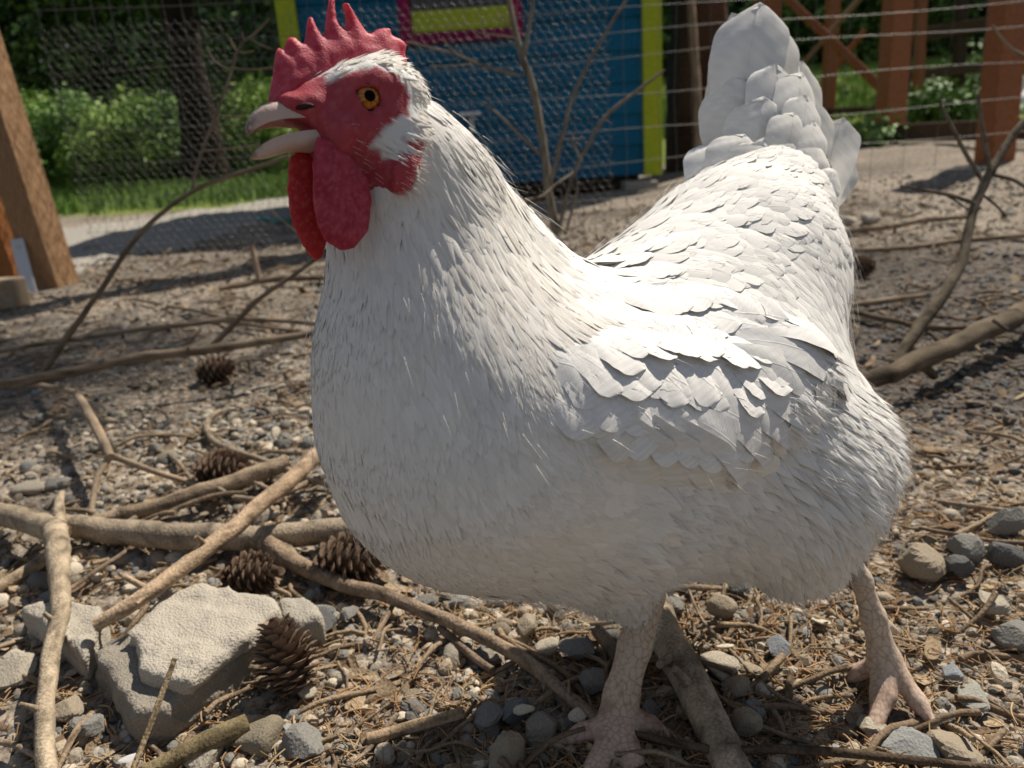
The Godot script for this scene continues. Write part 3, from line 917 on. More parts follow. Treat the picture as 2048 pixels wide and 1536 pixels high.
func cap(at: Vector3, axis: Vector3, r: float, half: float, inner: float, colour: Callable) -> MB:
	var mb := MB.new()
	var x := axis.cross(Vector3.UP).normalized()
	var y := axis.cross(x)
	var rows := 10
	var cols := 36
	for i in rows + 1:
		var t := float(i) / rows
		var a := lerpf(inner, half, t)
		for k in cols:
			var b := TAU * k / cols
			var n := axis * cos(a) + (x * cos(b) + y * sin(b)) * sin(a)
			mb.vert(at + n * r, n, Vector2.ZERO, colour.call(t, b))
	for i in rows:
		for k in cols:
			mb.quad(i * cols + k, i * cols + (k + 1) % cols, (i + 1) * cols + (k + 1) % cols, (i + 1) * cols + k)
	return mb

func build_eyes(hen: Node3D) -> void:
	for s: float in [1.0, -1.0]:
		var at := from_head(to_head(EYE) * Vector3(1, 1, s))
		var axis: Vector3 = (HS * s + HA * 0.12 + HU * 0.02).normalized()
		var r := 0.0055
		var ball := cap(at, axis, r, PI * 0.99, 0.001, func(_t: float, _b: float) -> Color: return Color(0.05, 0.02, 0.015))
		var e := put("eye", ball.mesh(), M.eye, hen)
		put("iris", cap(at, axis, r * 1.012, deg_to_rad(49.0), deg_to_rad(20.0), func(t: float, b: float) -> Color:
			var streak := 0.75 + 0.25 * sin(b * 17.0 + 2.0 * sin(b * 5.0))
			return Color(0.62, 0.20, 0.012).lerp(Color(0.30, 0.07, 0.008), absf(t - 0.35) * 1.3) * streak).mesh(), M.eye, e)
		put("pupil", cap(at, axis, r * 1.016, deg_to_rad(21.0), 0.001, func(_t: float, _b: float) -> Color: return Color(0.004, 0.003, 0.003)).mesh(), M.pupil, e)

func build_claws(hen: Node3D) -> void:
	var tips := [[Vector4(0.1781,-0.0005,-0.3280,0.00320),Vector4(0.1744,-0.0026,-0.3242,0.00212),Vector4(0.1715,-0.0039,-0.3217,0.00053)], [Vector4(0.2138,0.0016,-0.3266,0.00212),Vector4(0.2152,0.0000,-0.3240,0.00132),Vector4(0.2160,-0.0018,-0.3223,0.00040)], [Vector4(0.1866,0.0001,-0.3755,0.00178),Vector4(0.1842,-0.0021,-0.3759,0.00119),Vector4(0.1817,-0.0036,-0.3754,0.00030)], [Vector4(0.0148,0.0021,-0.3411,0.00302),Vector4(0.0104,0.0013,-0.3409,0.00192),Vector4(0.0071,0.0003,-0.3416,0.00041)], [Vector4(0.0699,0.0019,-0.3413,0.00275),Vector4(0.0735,0.0012,-0.3400,0.00164),Vector4(0.0760,0.0003,-0.3388,0.00041)], [Vector4(0.0213,0.0026,-0.3024,0.00376),Vector4(0.0178,0.0016,-0.2977,0.00223),Vector4(0.0158,0.0003,-0.2952,0.00049)], [Vector4(0.0477,0.0026,-0.2984,0.00372),Vector4(0.0476,0.0015,-0.2934,0.00221),Vector4(0.0473,0.0003,-0.2905,0.00049)]]
	for q in tips:
		var mb := MB.new()
		tube(mb, spline(q, 0.002), 8, 0.0, Color(0.40, 0.29, 0.21), 0.0, false)
		put("claw", mb.mesh(), M.beak, hen)

func build_plumage(hen: Node3D, body: MB, head: MB) -> void:
	var table := flow_table()
	var variants := [[], [], []]
	for k in 4:
		variants[0].append(feather_mesh(0, 8, 4, 0.17, 0.17, 0.05, 0.05, 30 + k))
		variants[1].append(feather_mesh(1, 6, 2, 0.14, 0.14, 0.03, 0.06, 40 + k))
		variants[2].append(feather_mesh(1, 5, 2, 0.14, 0.06, 0.04, 0.16, 50 + k))
	var xf := {}
	var cs := {}
	var hx := []
	var hc := []
	var nape: Vector3 = Vector3(-0.0117,0.3151,-0.3078)
	for i in body.v.size():
		var p := body.v[i]
		var n := body.n[i]
		var pj := p + Vector3(rng.randfn(0, 1), rng.randfn(0, 1), rng.randfn(0, 1)) * 0.006
		var best := 1e9
		var row: Array
		var dir := Vector3.ZERO
		for t in table:
			var d: float = pj.distance_squared_to(t[0])
			dir += t[1] / (pow(d, 1.35) + 1e-8)
			if d < best:
				best = d
				row = t
		if p.distance_to(HO) < 0.025:
			continue
		var l: float = row[2]
		if rng.randf() > row[5]:
			continue
		dir = dir.normalized()
		dir = (dir - n * n.dot(dir)).normalized()
		dir = (dir + n.cross(dir) * rng.randfn(0.0, 0.09)).normalized()
		var ty: int = row[4]
		var main := dir
		for strand in (3 if ty == 1 else 1):
			dir = (main + n.cross(main) * rng.randfn(0.0, 0.07)).normalized() if strand > 0 else main
			var sc := rng.randf_range(0.7, 1.2)
			l = row[2] * sc
			var w: float = row[3] * rng.randf_range(0.85, 1.2) * (0.92 if ty == 1 else 1.0)
			var rise: float = row[6] * rng.randf_range(0.0, 1.3) * l * (0.18 if ty == 1 else 0.55 if ty == 0 else 1.0)
			var side := n.cross(dir) * rng.randf_range(-1, 1) * 0.0024 + dir * rng.randf_range(-1, 1) * 0.003
			var foot := p + side
			var at := foot - dir * l * 0.3
			var tip: Vector3 = (dir * l - n * (-rise)).normalized()
			if ty < 2:
				# root bedded in the skin, tip laid down on the body
				at -= n * (hen_sdf(at) + 0.0007)
				var stand := hen_sdf(at + dir * l)
				tip = (dir * l - n * (stand - rise - (0.0003 if ty == 1 else 0.0004))).normalized()
			else:
				at -= n * 0.0006
			var y: Vector3 = (n - tip * n.dot(tip)).normalized()
			var x: Vector3 = y.cross(tip)
			var roll := Basis(tip, rng.randfn(0.0, 0.06))
			var key := "%d_%d" % [ty, rng.randi() % 4]
			if not xf.has(key):
				xf[key] = []
				cs[key] = []
			xf[key].append(Transform3D(roll * Basis(x * w, y * l, tip * l), at))
			var patch := 0.5 + 0.5 * fine_noise.get_noise_3d(p.x * 900.0, p.y * 900.0, p.z * 900.0)
			var cream: float = clampf(row[7] * 1.0 * patch * rng.randf_range(0.4, 1.5), 0.0, 1.0)
			var col := Color(0.79, 0.775, 0.745).lerp(Color(0.70, 0.62, 0.51), cream)
			# smears of yard dirt low on the breast and at the hackle
			var dirt := smoothstep(0.54, 0.78, 0.5 + 0.5 * fine_noise.get_noise_3d(p.x * 2600.0 + 40.0, p.y * 1300.0, p.z * 2600.0)) * smoothstep(0.17, 0.11, p.y) * smoothstep(0.10, 0.0, p.x)
			# the grubby patch on the nape
			var grub := smoothstep(0.016, 0.004, p.distance_to(nape))
			col = col.lerp(Color(0.36, 0.27, 0.18), dirt * 0.7 * rng.randf())
			if rng.randf() < grub * 0.6:
				col = col.lerp(Color(0.10, 0.09, 0.075), rng.randf_range(0.4, 0.95))
			col = col * rng.randf_range(0.90, 1.04)
			cs[key].append(Color(col.r, col.g, col.b))
		dir = main
		# loose barbs that stand off the down
		var fl := 3 if ty == 2 else 1
		if ty != 1 or rng.randf() < 0.35:
			for k in fl:
				var hd := (dir * 1.0 + n * (rng.randf_range(0.05, 0.5) if ty == 2 else rng.randf_range(0.0, 0.14)) + n.cross(dir) * rng.randfn(0, 0.25 if ty == 2 else 0.14)).normalized()
				var hl := l * rng.randf_range(0.5, 1.1) * (0.8 if ty == 2 else 0.5)
				var hy := n.cross(hd).normalized()
				hx.append(Transform3D(Basis(hy * 0.00022, hy.cross(hd) * 0.00022, hd * hl), p + n * 0.0006 + dir * l * 0.3 + Vector3(rng.randf_range(-1, 1), rng.randf_range(-1, 1), rng.randf_range(-1, 1)) * 0.003))
				hc.append(Color(0.82, 0.80, 0.77))
	# fine feathers of the head
	var hf := []
	var hfc := []
	for i in head.v.size():
		var p := head.v[i]
		var n := head.n[i]
		var h := to_head(p)
		if head.uv[i].x > 0.15:
			# sparse bristles on the bare face
			if rng.randf() < 0.08 + 0.6 * smoothstep(0.014, -0.004, h.x) and h.x < 0.014 and h.y < -0.006 and h.z > 0.0:
				var d := (-HA * 0.8 - HU * 0.35 + n * 0.25 + Vector3(rng.randfn(0, 0.2), rng.randfn(0, 0.2), rng.randfn(0, 0.2))).normalized()
				var hy := n.cross(d).normalized()
				hx.append(Transform3D(Basis(hy * 0.00016, hy.cross(d) * 0.00016, d * rng.randf_range(0.003, 0.006)), p))
				hc.append(Color(0.80, 0.72, 0.68))
			continue
		var dir := (-HA * 0.85 - HU * clampf(0.35 - h.y * 20.0 - h.x * 8.0, -0.2, 2.0))
		dir = (dir - n * n.dot(dir)).normalized()
		dir = (dir + n.cross(dir) * rng.randfn(0.0, 0.2)).normalized()
		if rng.randf() < 0.75:
			var l := rng.randf_range(0.006, 0.010) * (1.0 + clampf(-h.y * 28.0, 0.0, 1.2))
			var tip := (dir + n * rng.randf_range(0.02, 0.22)).normalized()
			var y: Vector3 = (n - tip * n.dot(tip)).normalized()
			hf.append(Transform3D(Basis(y.cross(tip) * rng.randf_range(0.0014, 0.0026), y * l, tip * l), p - n * 0.0008 - dir * l * 0.3))
			var c := Color(0.80, 0.78, 0.74).lerp(Color(0.72, 0.62, 0.48), clampf(rng.randfn(0.25, 0.2), 0.0, 0.7))
			# the grubby patch behind the ear
			var g := p.distance_to(Vector3(-0.0133,0.3165,-0.2828))
			if g < 0.012 and rng.randf() < 0.5:
				c = Color(0.10, 0.085, 0.07)
			hfc.append(c)
	for key in xf:
		var ty := int(key.substr(0, 1))
		many(["covert_plumage", "hackle_plumage", "fluff_plumage"][ty], variants[ty][int(key.substr(2))], M.feather, xf[key], cs[key], hen)
	many("head_plumage", variants[1][0], M.feather, hf, hfc, hen)
	many("loose_barbs", hair_mesh(0.12), M.hair, hx, hc, hen)

func vane(base: Vector3, tip: Vector3, facing: Vector3, wid: float, bend: float, cup: float, profile: int, sd: int, col: Color, side := 0.0, mid = null) -> ArrayMesh:
	# one large feather: shaft, two vanes split here and there, cupped and bent along a curve through its middle
	var r := RandomNumberGenerator.new()
	r.seed = sd
	var mb := MB.new()
	var l := base.distance_to(tip)
	var z0 := (tip - base) / l
	var y0 := (facing - z0 * facing.dot(z0)).normalized()
	var m: Vector3 = mid if mid != null else (base + tip) * 0.5 + y0 * bend * l * 0.5
	var ctl := m * 2.0 - (base + tip) * 0.5
	var nz := 26
	var nx := 8
	var ph := r.randf() * 9.0
	var blunt := clampf(1.0 - 0.46 * wid / l, 0.45, 0.86)
	for i in nz + 1:
		var t := float(i) / nz
		t = lerpf(t, sin(t * PI * 0.5), 0.9)
		var w := 0.0
		if profile == 0:
			w = lerpf(0.5, 1.0, minf(1.0, t * 1.7)) * sqrt(maxf(0.0, 1.0 - pow(maxf(0.0, (t - blunt) / (1.0 - blunt)), 2.4)))
		else:
			w = lerpf(0.4, 1.0, minf(1.0, t * 3.0)) * pow(maxf(0.0, 1.0 - pow(t, 5.0)), 0.5)
		for k in nx + 1:
			var u := float(k) / nx * 2.0 - 1.0
			var tt := t - 0.06 * u * u * t + (0.010 * r.randf_range(-1, 1) * (1.0 - t) / 0.1 if t > 0.9 else 0.0)
			var c := base * (1.0 - tt) * (1.0 - tt) + ctl * 2.0 * tt * (1.0 - tt) + tip * tt * tt
			var z := ((ctl - base) * (1.0 - tt) + (tip - ctl) * tt).normalized()
			var y := (facing - z * facing.dot(z)).normalized()
			var x := y.cross(z)
			var p := c + x * (wid * 0.5 * u * w + side * l * tt * tt)
			p += y * (-cup * wid * u * u * w + 0.010 * wid * sin(t * 9.0 + u * 4.0 + ph) + 0.006 * wid * sin(t * 31.0 + u * 7.0 + ph * 2.0))
			var st := 1.0 + 0.05 * sin((t * 26.0 + absf(u) * 5.0) * 2.0 + ph) + 0.04 * sin((t * 61.0 + absf(u) * 9.0) * 2.0) - (0.04 if k == 4 else 0.0)
			mb.vert(p, y, Vector2(u * 0.5 + 0.5, t), Color(col.r * st, col.g * st, col.b * st))
	for i in nz:
		for k in nx:
			var a := i * (nx + 1) + k
			mb.quad(a, a + 1, a + nx + 2, a + nx + 1)
	mb.smooth()
	return mb.mesh()

func build_wing_and_tail(hen: Node3D) -> void:
	# wing: rows of coverts from the shoulder back, lowest row first
	var rows := [
		[[Vector3(0.0118,0.2308,-0.2647), Vector3(0.0342,0.2157,-0.2721), Vector3(0.0628,0.2023,-0.2906), Vector3(0.0902,0.1971,-0.3078)], [Vector3(0.0544,0.2111,-0.2890),Vector3(0.7113,-0.6745,-0.1975)], 0.025, 0.019, 16, 0.0005],
		[[Vector3(0.0143,0.2374,-0.2706), Vector3(0.0374,0.2238,-0.2802), Vector3(0.0640,0.2121,-0.2963), Vector3(0.1012,0.2058,-0.3235)], [Vector3(0.0561,0.2211,-0.2969),Vector3(0.7655,-0.6350,-0.1036)], 0.025, 0.020, 16, 0.0010],
		[[Vector3(0.0188,0.2419,-0.2775), Vector3(0.0433,0.2298,-0.2922), Vector3(0.0734,0.2202,-0.3098), Vector3(0.1097,0.2140,-0.3371)], [Vector3(0.0583,0.2305,-0.3082),Vector3(0.7993,-0.6002,0.0311)], 0.027, 0.021, 16, 0.0015],
		[[Vector3(0.0258,0.2460,-0.2897), Vector3(0.0499,0.2356,-0.3074), Vector3(0.0789,0.2280,-0.3241), Vector3(0.1154,0.2213,-0.3484)], [Vector3(0.0610,0.2378,-0.3215),Vector3(0.8438,-0.5317,0.0726)], 0.027, 0.021, 15, 0.0020],
		[[Vector3(0.0365,0.2481,-0.3128), Vector3(0.0550,0.2421,-0.3237), Vector3(0.0803,0.2367,-0.3396), Vector3(0.1130,0.2293,-0.3565)], [Vector3(0.0616,0.2392,-0.3247),Vector3(0.8842,-0.4648,-0.0463)], 0.027, 0.021, 13, 0.0025],
		[[Vector3(0.0505,0.2488,-0.3355), Vector3(0.0658,0.2461,-0.3460), Vector3(0.0813,0.2434,-0.3538), Vector3(0.0989,0.2380,-0.3578)], [Vector3(0.0638,0.2433,-0.3359),Vector3(0.9156,-0.3911,-0.0931)], 0.025, 0.020, 9, 0.0030],
	]
	# the long quills that fan out under the coverts to the wing's rear edge
	var quills := [[Vector3(0.0381,0.2119,-0.2734), Vector3(0.0593,0.1856,-0.2840)], [Vector3(0.0458,0.2088,-0.2800), Vector3(0.0730,0.1784,-0.2900)], [Vector3(0.0538,0.2058,-0.2861), Vector3(0.0858,0.1730,-0.2984)], [Vector3(0.0610,0.2074,-0.2919), Vector3(0.1003,0.1721,-0.3103)], [Vector3(0.0686,0.2101,-0.2981), Vector3(0.1130,0.1755,-0.3187)], [Vector3(0.0767,0.2123,-0.3059), Vector3(0.1242,0.1818,-0.3254)], [Vector3(0.0842,0.2146,-0.3145), Vector3(0.1349,0.1878,-0.3333)], [Vector3(0.0910,0.2170,-0.3236), Vector3(0.1455,0.1924,-0.3430)], [Vector3(0.0971,0.2206,-0.3337), Vector3(0.1554,0.1959,-0.3546)], [Vector3(0.1020,0.2249,-0.3431), Vector3(0.1611,0.2000,-0.3654)], [Vector3(0.1057,0.2297,-0.3518), Vector3(0.1559,0.2082,-0.3679)], [Vector3(0.1034,0.2348,-0.3567), Vector3(0.1438,0.2183,-0.3671)]]
	for k in quills.size():
		var a0 := onto_hen(quills[k][0])
		var b0 := onto_hen(quills[k][1])
		var m0 := onto_hen((a0 + b0) * 0.5)
		var nn := grad(hen_sdf, m0, 0.006)
		var lay := 0.0006 + 0.00025 * k
		var cc := Color(0.74, 0.73, 0.71) * rng.randf_range(0.95, 1.02)
		put("flight_feather", vane(a0 - nn * 0.0005, b0 + grad(hen_sdf, b0, 0.006) * (0.0012 + lay), nn, 0.021, 0.0, 0.04, 0, 700 + k, Color(cc.r, cc.g, cc.b), rng.randfn(0, 0.03), m0 + nn * (0.0012 + lay)), M.big_feather, hen)
	var sd := 100
	for r in rows:
		var ps: Array = r[0]
		for k in r[4]:
			var t: float = (k + rng.randf_range(-0.25, 0.25)) / (r[4] - 1.0) * 3.0
			t = clampf(t, 0.0, 2.999)
			var i := int(t)
			var p: Vector3 = (ps[i] as Vector3).lerp(ps[i + 1], t - i)
			p = onto_hen(p)
			var n := grad(hen_sdf, p, 0.004)
			var dir: Vector3 = r[1][1]
			dir = (dir - n * n.dot(dir)).normalized()
			dir = dir.rotated(n, rng.randfn(0.0, 0.11))
			var l: float = r[2] * rng.randf_range(0.85, 1.15)
			var w: float = r[3] * rng.randf_range(0.75, 1.2)
			p = onto_hen(p + wing_y * rng.randf_range(-0.004, 0.004))
			var q: Vector3 = onto_hen(p + dir * l)
			q += grad(hen_sdf, q, 0.004) * (0.0008 + r[5] * 0.7 + rng.randf_range(0.0, 0.0003))
			var mid := onto_hen(p + dir * l * 0.5)
			mid += n * (0.0007 + r[5] * 0.7)
			var col := Color(0.79, 0.775, 0.75) * rng.randf_range(0.96, 1.02)
			if rng.randf() < 0.14:
				col = col.lerp(Color(0.62, 0.50, 0.34), rng.randf_range(0.1, 0.5))
			sd += 1
			put("covert_feather", vane(p + n * (r[5] * 0.7 - 0.0008), q, n, w, 0.0, 0.06, 0, sd, Color(col.r, col.g, col.b), rng.randfn(0, 0.05), mid), M.big_feather, hen)
	# tail: base, tip, facing, width, bend, cup
	var tail := [
		[Vector3(0.2258,0.2506,-0.5505), Vector3(0.2538,0.3162,-0.6034), Vector3(-0.2, 0.25, 0.95), 0.036, -0.05, 0.10],
		[Vector3(0.2241,0.2468,-0.5545), Vector3(0.2580,0.2917,-0.5954), Vector3(0.1, 0.25, 0.95), 0.034, -0.05, 0.10],
		[Vector3(0.2144,0.2611,-0.5592), Vector3(0.2356,0.3284,-0.5968), Vector3(0.1, 0.2, 0.9), 0.036, 0.05, 0.12],
		[Vector3(0.2070,0.2685,-0.5595), Vector3(0.2254,0.3566,-0.6007), Vector3(0.2, 0.1, 0.9), 0.042, 0.06, 0.15],
		[Vector3(0.1531,0.2607,-0.5327), Vector3(0.1715,0.3879,-0.6109), Vector3(-0.85, 0.0, 0.5), 0.046, 0.04, 0.12],
		[Vector3(0.1482,0.2681,-0.5278), Vector3(0.1603,0.3629,-0.5870), Vector3(-0.9, 0.0, 0.45), 0.044, 0.02, 0.12],
		[Vector3(0.1811,0.2686,-0.5353), Vector3(0.2034,0.3763,-0.5861), Vector3(0.35, 0.1, 0.9), 0.046, 0.08, 0.16],
		[Vector3(0.1701,0.2728,-0.5335), Vector3(0.1930,0.3874,-0.5834), Vector3(0.15, 0.1, 0.95), 0.050, 0.10, 0.16],
		[Vector3(0.1597,0.2994,-0.5348), Vector3(0.1783,0.3944,-0.5772), Vector3(-0.2, 0.1, 0.95), 0.050, 0.14, 0.22],
		[Vector3(0.1576,0.2685,-0.5143), Vector3(0.1642,0.3469,-0.5492), Vector3(-0.35, 0.1, 0.9), 0.048, 0.10, 0.18],
		[Vector3(0.1737,0.2738,-0.5139), Vector3(0.1926,0.3518,-0.5487), Vector3(0.2, 0.1, 0.95), 0.044, 0.12, 0.18],
		[Vector3(0.1621,0.2719,-0.5080), Vector3(0.1728,0.3330,-0.5321), Vector3(0.0, 0.15, 0.95), 0.044, 0.12, 0.2],
		[Vector3(0.1794,0.2768,-0.5117), Vector3(0.2055,0.3474,-0.5504), Vector3(0.3, 0.2, 0.9), 0.034, 0.14, 0.2],
		[Vector3(0.1829,0.2736,-0.5075), Vector3(0.2074,0.3310,-0.5377), Vector3(0.3, 0.25, 0.9), 0.032, 0.16, 0.2],
		[Vector3(0.1750,0.2744,-0.5036), Vector3(0.1956,0.3206,-0.5259), Vector3(0.2, 0.3, 0.9), 0.032, 0.2, 0.2],
		[Vector3(0.1864,0.2706,-0.5034), Vector3(0.2086,0.3151,-0.5284), Vector3(0.25, 0.3, 0.9), 0.030, 0.2, 0.22],
		[Vector3(0.1886,0.2675,-0.5003), Vector3(0.2110,0.2994,-0.5190), Vector3(0.25, 0.4, 0.85), 0.030, 0.24, 0.22],
		[Vector3(0.1908,0.2645,-0.4972), Vector3(0.2144,0.2869,-0.5129), Vector3(0.25, 0.5, 0.85), 0.030, 0.24, 0.22],
		[Vector3(0.1655,0.2723,-0.4987), Vector3(0.1828,0.3090,-0.5159), Vector3(0.1, 0.4, 0.85), 0.034, 0.2, 0.2],
		[Vector3(0.1264,0.2716,-0.5016), Vector3(0.1457,0.3053,-0.5210), Vector3(-0.3, 0.5, 0.8), 0.034, 0.22, 0.2],
		[Vector3(0.1373,0.2741,-0.5003), Vector3(0.1603,0.3096,-0.5160), Vector3(-0.15, 0.5, 0.85), 0.036, 0.22, 0.2],
		[Vector3(0.1501,0.2706,-0.4949), Vector3(0.1706,0.3038,-0.5078), Vector3(0.0, 0.5, 0.85), 0.036, 0.22, 0.2],
		[Vector3(0.1687,0.2637,-0.4885), Vector3(0.1913,0.2934,-0.5024), Vector3(0.15, 0.5, 0.85), 0.034, 0.22, 0.2],
		[Vector3(0.1243,0.2638,-0.4865), Vector3(0.1481,0.2905,-0.4951), Vector3(-0.1, 0.6, 0.8), 0.032, 0.22, 0.2],
		[Vector3(0.1409,0.2604,-0.4790), Vector3(0.1674,0.2851,-0.4870), Vector3(0.0, 0.6, 0.8), 0.032, 0.22, 0.2],
	]
	for q in tail:
		sd += 1
		var c := Color(0.80, 0.785, 0.75).lerp(Color(0.76, 0.71, 0.62), rng.randf() * 0.4)
		put("tail_feather", vane(q[0], q[1], q[2], q[3], q[4], q[5] * 0.5, 0, sd, Color(c.r, c.g, c.b), rng.randfn(0.0, 0.06)), M.big_feather, hen)

func make_more_materials() -> void:
	M.dirt = tri_mat([[0.0, Color(0.075, 0.06, 0.047)], [0.4, Color(0.235, 0.198, 0.158)], [0.6, Color(0.335, 0.288, 0.235)], [1.0, Color(0.50, 0.44, 0.365)]], Vector3(3.1, 3.1, 3.1), 0.03, 0.95, 9.0, true, true)
	M.path = tri_mat([[0.0, Color(0.16, 0.15, 0.13)], [0.5, Color(0.32, 0.30, 0.265)], [1.0, Color(0.52, 0.49, 0.44)]], Vector3(2.3, 2.3, 2.3), 0.09, 0.95, 7.0, true, true)
	M.bark = tri_mat([[0.0, Color(0.30, 0.27, 0.24)], [0.35, Color(0.62, 0.58, 0.52)], [0.65, Color(0.85, 0.82, 0.78)], [1.0, Color(1, 1, 1)]], Vector3(14, 14, 14), 0.05, 0.95, 5.0, true, true)
	M.trunk = tri_mat([[0.0, Color(0.25, 0.2, 0.16)], [0.5, Color(0.7, 0.62, 0.55)], [1.0, Color(1, 0.95, 0.9)]], Vector3(5, 1.2, 5), 0.05, 0.95, 12.0, true, true)
	# sawn timber: long grain up the post
	M.timber = tri_mat([[0.0, Color(0.45, 0.36, 0.28)], [0.4, Color(0.78, 0.70, 0.62)], [0.7, Color(0.95, 0.92, 0.88)], [1.0, Color(1, 1, 1)]], Vector3(7, 0.7, 7), 0.06, 0.85, 3.0, true, false)
	M.rail = tri_mat([[0.0, Color(0.45, 0.38, 0.30)], [0.4, Color(0.78, 0.72, 0.66)], [0.7, Color(0.95, 0.92, 0.88)], [1.0, Color(1, 1, 1)]], Vector3(0.7, 7, 7), 0.06, 0.85, 3.0, true, false)
	M.stone = tri_mat([[0.0, Color(0.55, 0.53, 0.50)], [0.5, Color(0.85, 0.84, 0.82)], [1.0, Color(1, 1, 1)]], Vector3(18, 18, 18), 0.06, 0.9, 5.0, true, true)
	M.concrete = tri_mat([[0.0, Color(0.16, 0.14, 0.12)], [0.30, Color(0.34, 0.31, 0.265)], [0.6, Color(0.44, 0.41, 0.355)], [1.0, Color(0.55, 0.52, 0.46)]], Vector3(16, 16, 16), 0.10, 0.95, 9.0, true, true)
	M.cone = tri_mat([[0.0, Color(0.5, 0.45, 0.4)], [0.5, Color(0.85, 0.8, 0.78)], [1.0, Color(1, 1, 1)]], Vector3(40, 40, 40), 0.05, 0.85, 4.0, true, false)
	M.needle = mat(Color.WHITE, 0.8, 0.3, true)
	M.paint = tri_mat([[0.0, Color(0.50, 0.49, 0.47)], [0.35, Color(0.80, 0.80, 0.79)], [0.6, Color(0.95, 0.95, 0.95)], [1.0, Color(1, 1, 1)]], Vector3(1.1, 5, 5), 0.05, 0.6, 2.0, true, false)
	M.wire = mat(Color(0.17, 0.17, 0.165), 0.55, 0.5)
	M.wire.metallic = 0.7
	M.zinc = mat(Color(0.50, 0.51, 0.52), 0.5, 0.5)
	M.zinc.metallic = 0.6
	M.glass = mat(Color(0.02, 0.02, 0.025), 0.15, 0.5)
	M.leaf = mat(Color.WHITE, 0.6, 0.35, true)
	M.leaf.backlight = Color(0.85, 1.0, 0.5)
	M.grass = mat(Color.WHITE, 0.7, 0.3, true)
	M.grass.backlight = Color(0.5, 0.6, 0.25)
	M.plain = mat(Color.WHITE, 0.6, 0.4, true)

# ---------------------------------------------------------------- ground and path
func build_ground() -> void:
	var mb := MB.new()
	# rows grow with distance
	var zs := []
	var z := 0.25
	while z > -70.0:
		zs.append(z)
		z -= 0.006 + 0.010 * maxf(0.0, -z - 0.35)
	var nx := 240
	for k in zs.size():
		var half: float = 0.9 + maxf(0.0, -zs[k]) * 1.3
		for i in nx + 1:
			var x := half * (i / float(nx) * 2.0 - 1.0)
			# beyond the yard the ground is turf
			var t := smoothstep(-4.8, -5.4, zs[k] + 0.5 * fine_noise.get_noise_2d(x * 40.0, zs[k] * 40.0))
			var damp := 0.82 + 0.5 * fine_noise.get_noise_2d(x * 60.0 + 300.0, zs[k] * 60.0)
			# dark wet grit on the right, towards the pen
			var grit := smoothstep(0.28, 0.5, x / maxf(0.3, -zs[k])) * smoothstep(-0.62, -0.8, zs[k]) * smoothstep(-2.2, -1.5, zs[k])
			mb.vert(Vector3(x, relief(x, zs[k]), zs[k]), Vector3.UP, Vector2.ZERO, (Color(1, 1, 1).lerp(Color(0.42, 0.43, 0.46), grit) * clampf(damp, 0.55, 1.15)).lerp(Color(0.55, 0.85, 0.20), t))
	for k in zs.size() - 1:
		for i in nx:
			var a := k * (nx + 1) + i
			mb.quad(a, a + 1, a + nx + 2, a + nx + 1)
	mb.smooth()
	kind(put("ground", mb.mesh(), M.dirt), "structure")

func build_path() -> void:
	# a pale gravel track beyond the fence
	var near := [Vector3(-3.2323,0.0000,-2.6397), Vector3(-1.3479,0.0000,-2.4154), Vector3(-1.2182,0.0000,-2.7801), Vector3(-1.1445,0.0000,-3.4527), Vector3(-0.9456,0.0000,-3.9312), Vector3(-0.2467,0.0002,-3.9416)]
	var far := [Vector3(-6.4715,0.0000,-5.4095), Vector3(-2.2880,0.0000,-4.2038), Vector3(-2.0016,0.0000,-4.6714), Vector3(-1.6857,0.0000,-5.1699), Vector3(-1.3055,0.0000,-5.5064), Vector3(-0.3343,0.0000,-5.5307)]
	var mb := MB.new()
	var n := 60
	var m := 14
	for i in n + 1:
		var t := i / float(n) * 4.999
		var k := int(t)
		var a: Vector3 = (near[k] as Vector3).lerp(near[k + 1], t - k)
		var b: Vector3 = (far[k] as Vector3).lerp(far[k + 1], t - k)
		for j in m + 1:
			var u := j / float(m)
			var p := a.lerp(b, u + (0.06 * bark_noise.get_noise_2d(i * 60.0, j * 9.0) if j == 0 or j == m else 0.0))
			p.y = relief(p.x, p.z) + 0.012 + 0.006 * fine_noise.get_noise_2d(p.x * 900.0, p.z * 900.0) - (0.02 if j == 0 or j == m else 0.0)
			mb.vert(p)
	for i in n:
		for j in m:
			var a := i * (m + 1) + j
			mb.quad(a, a + 1, a + m + 2, a + m + 1)
	mb.smooth()
	kind(put("gravel_path", mb.mesh(), M.path), "structure")

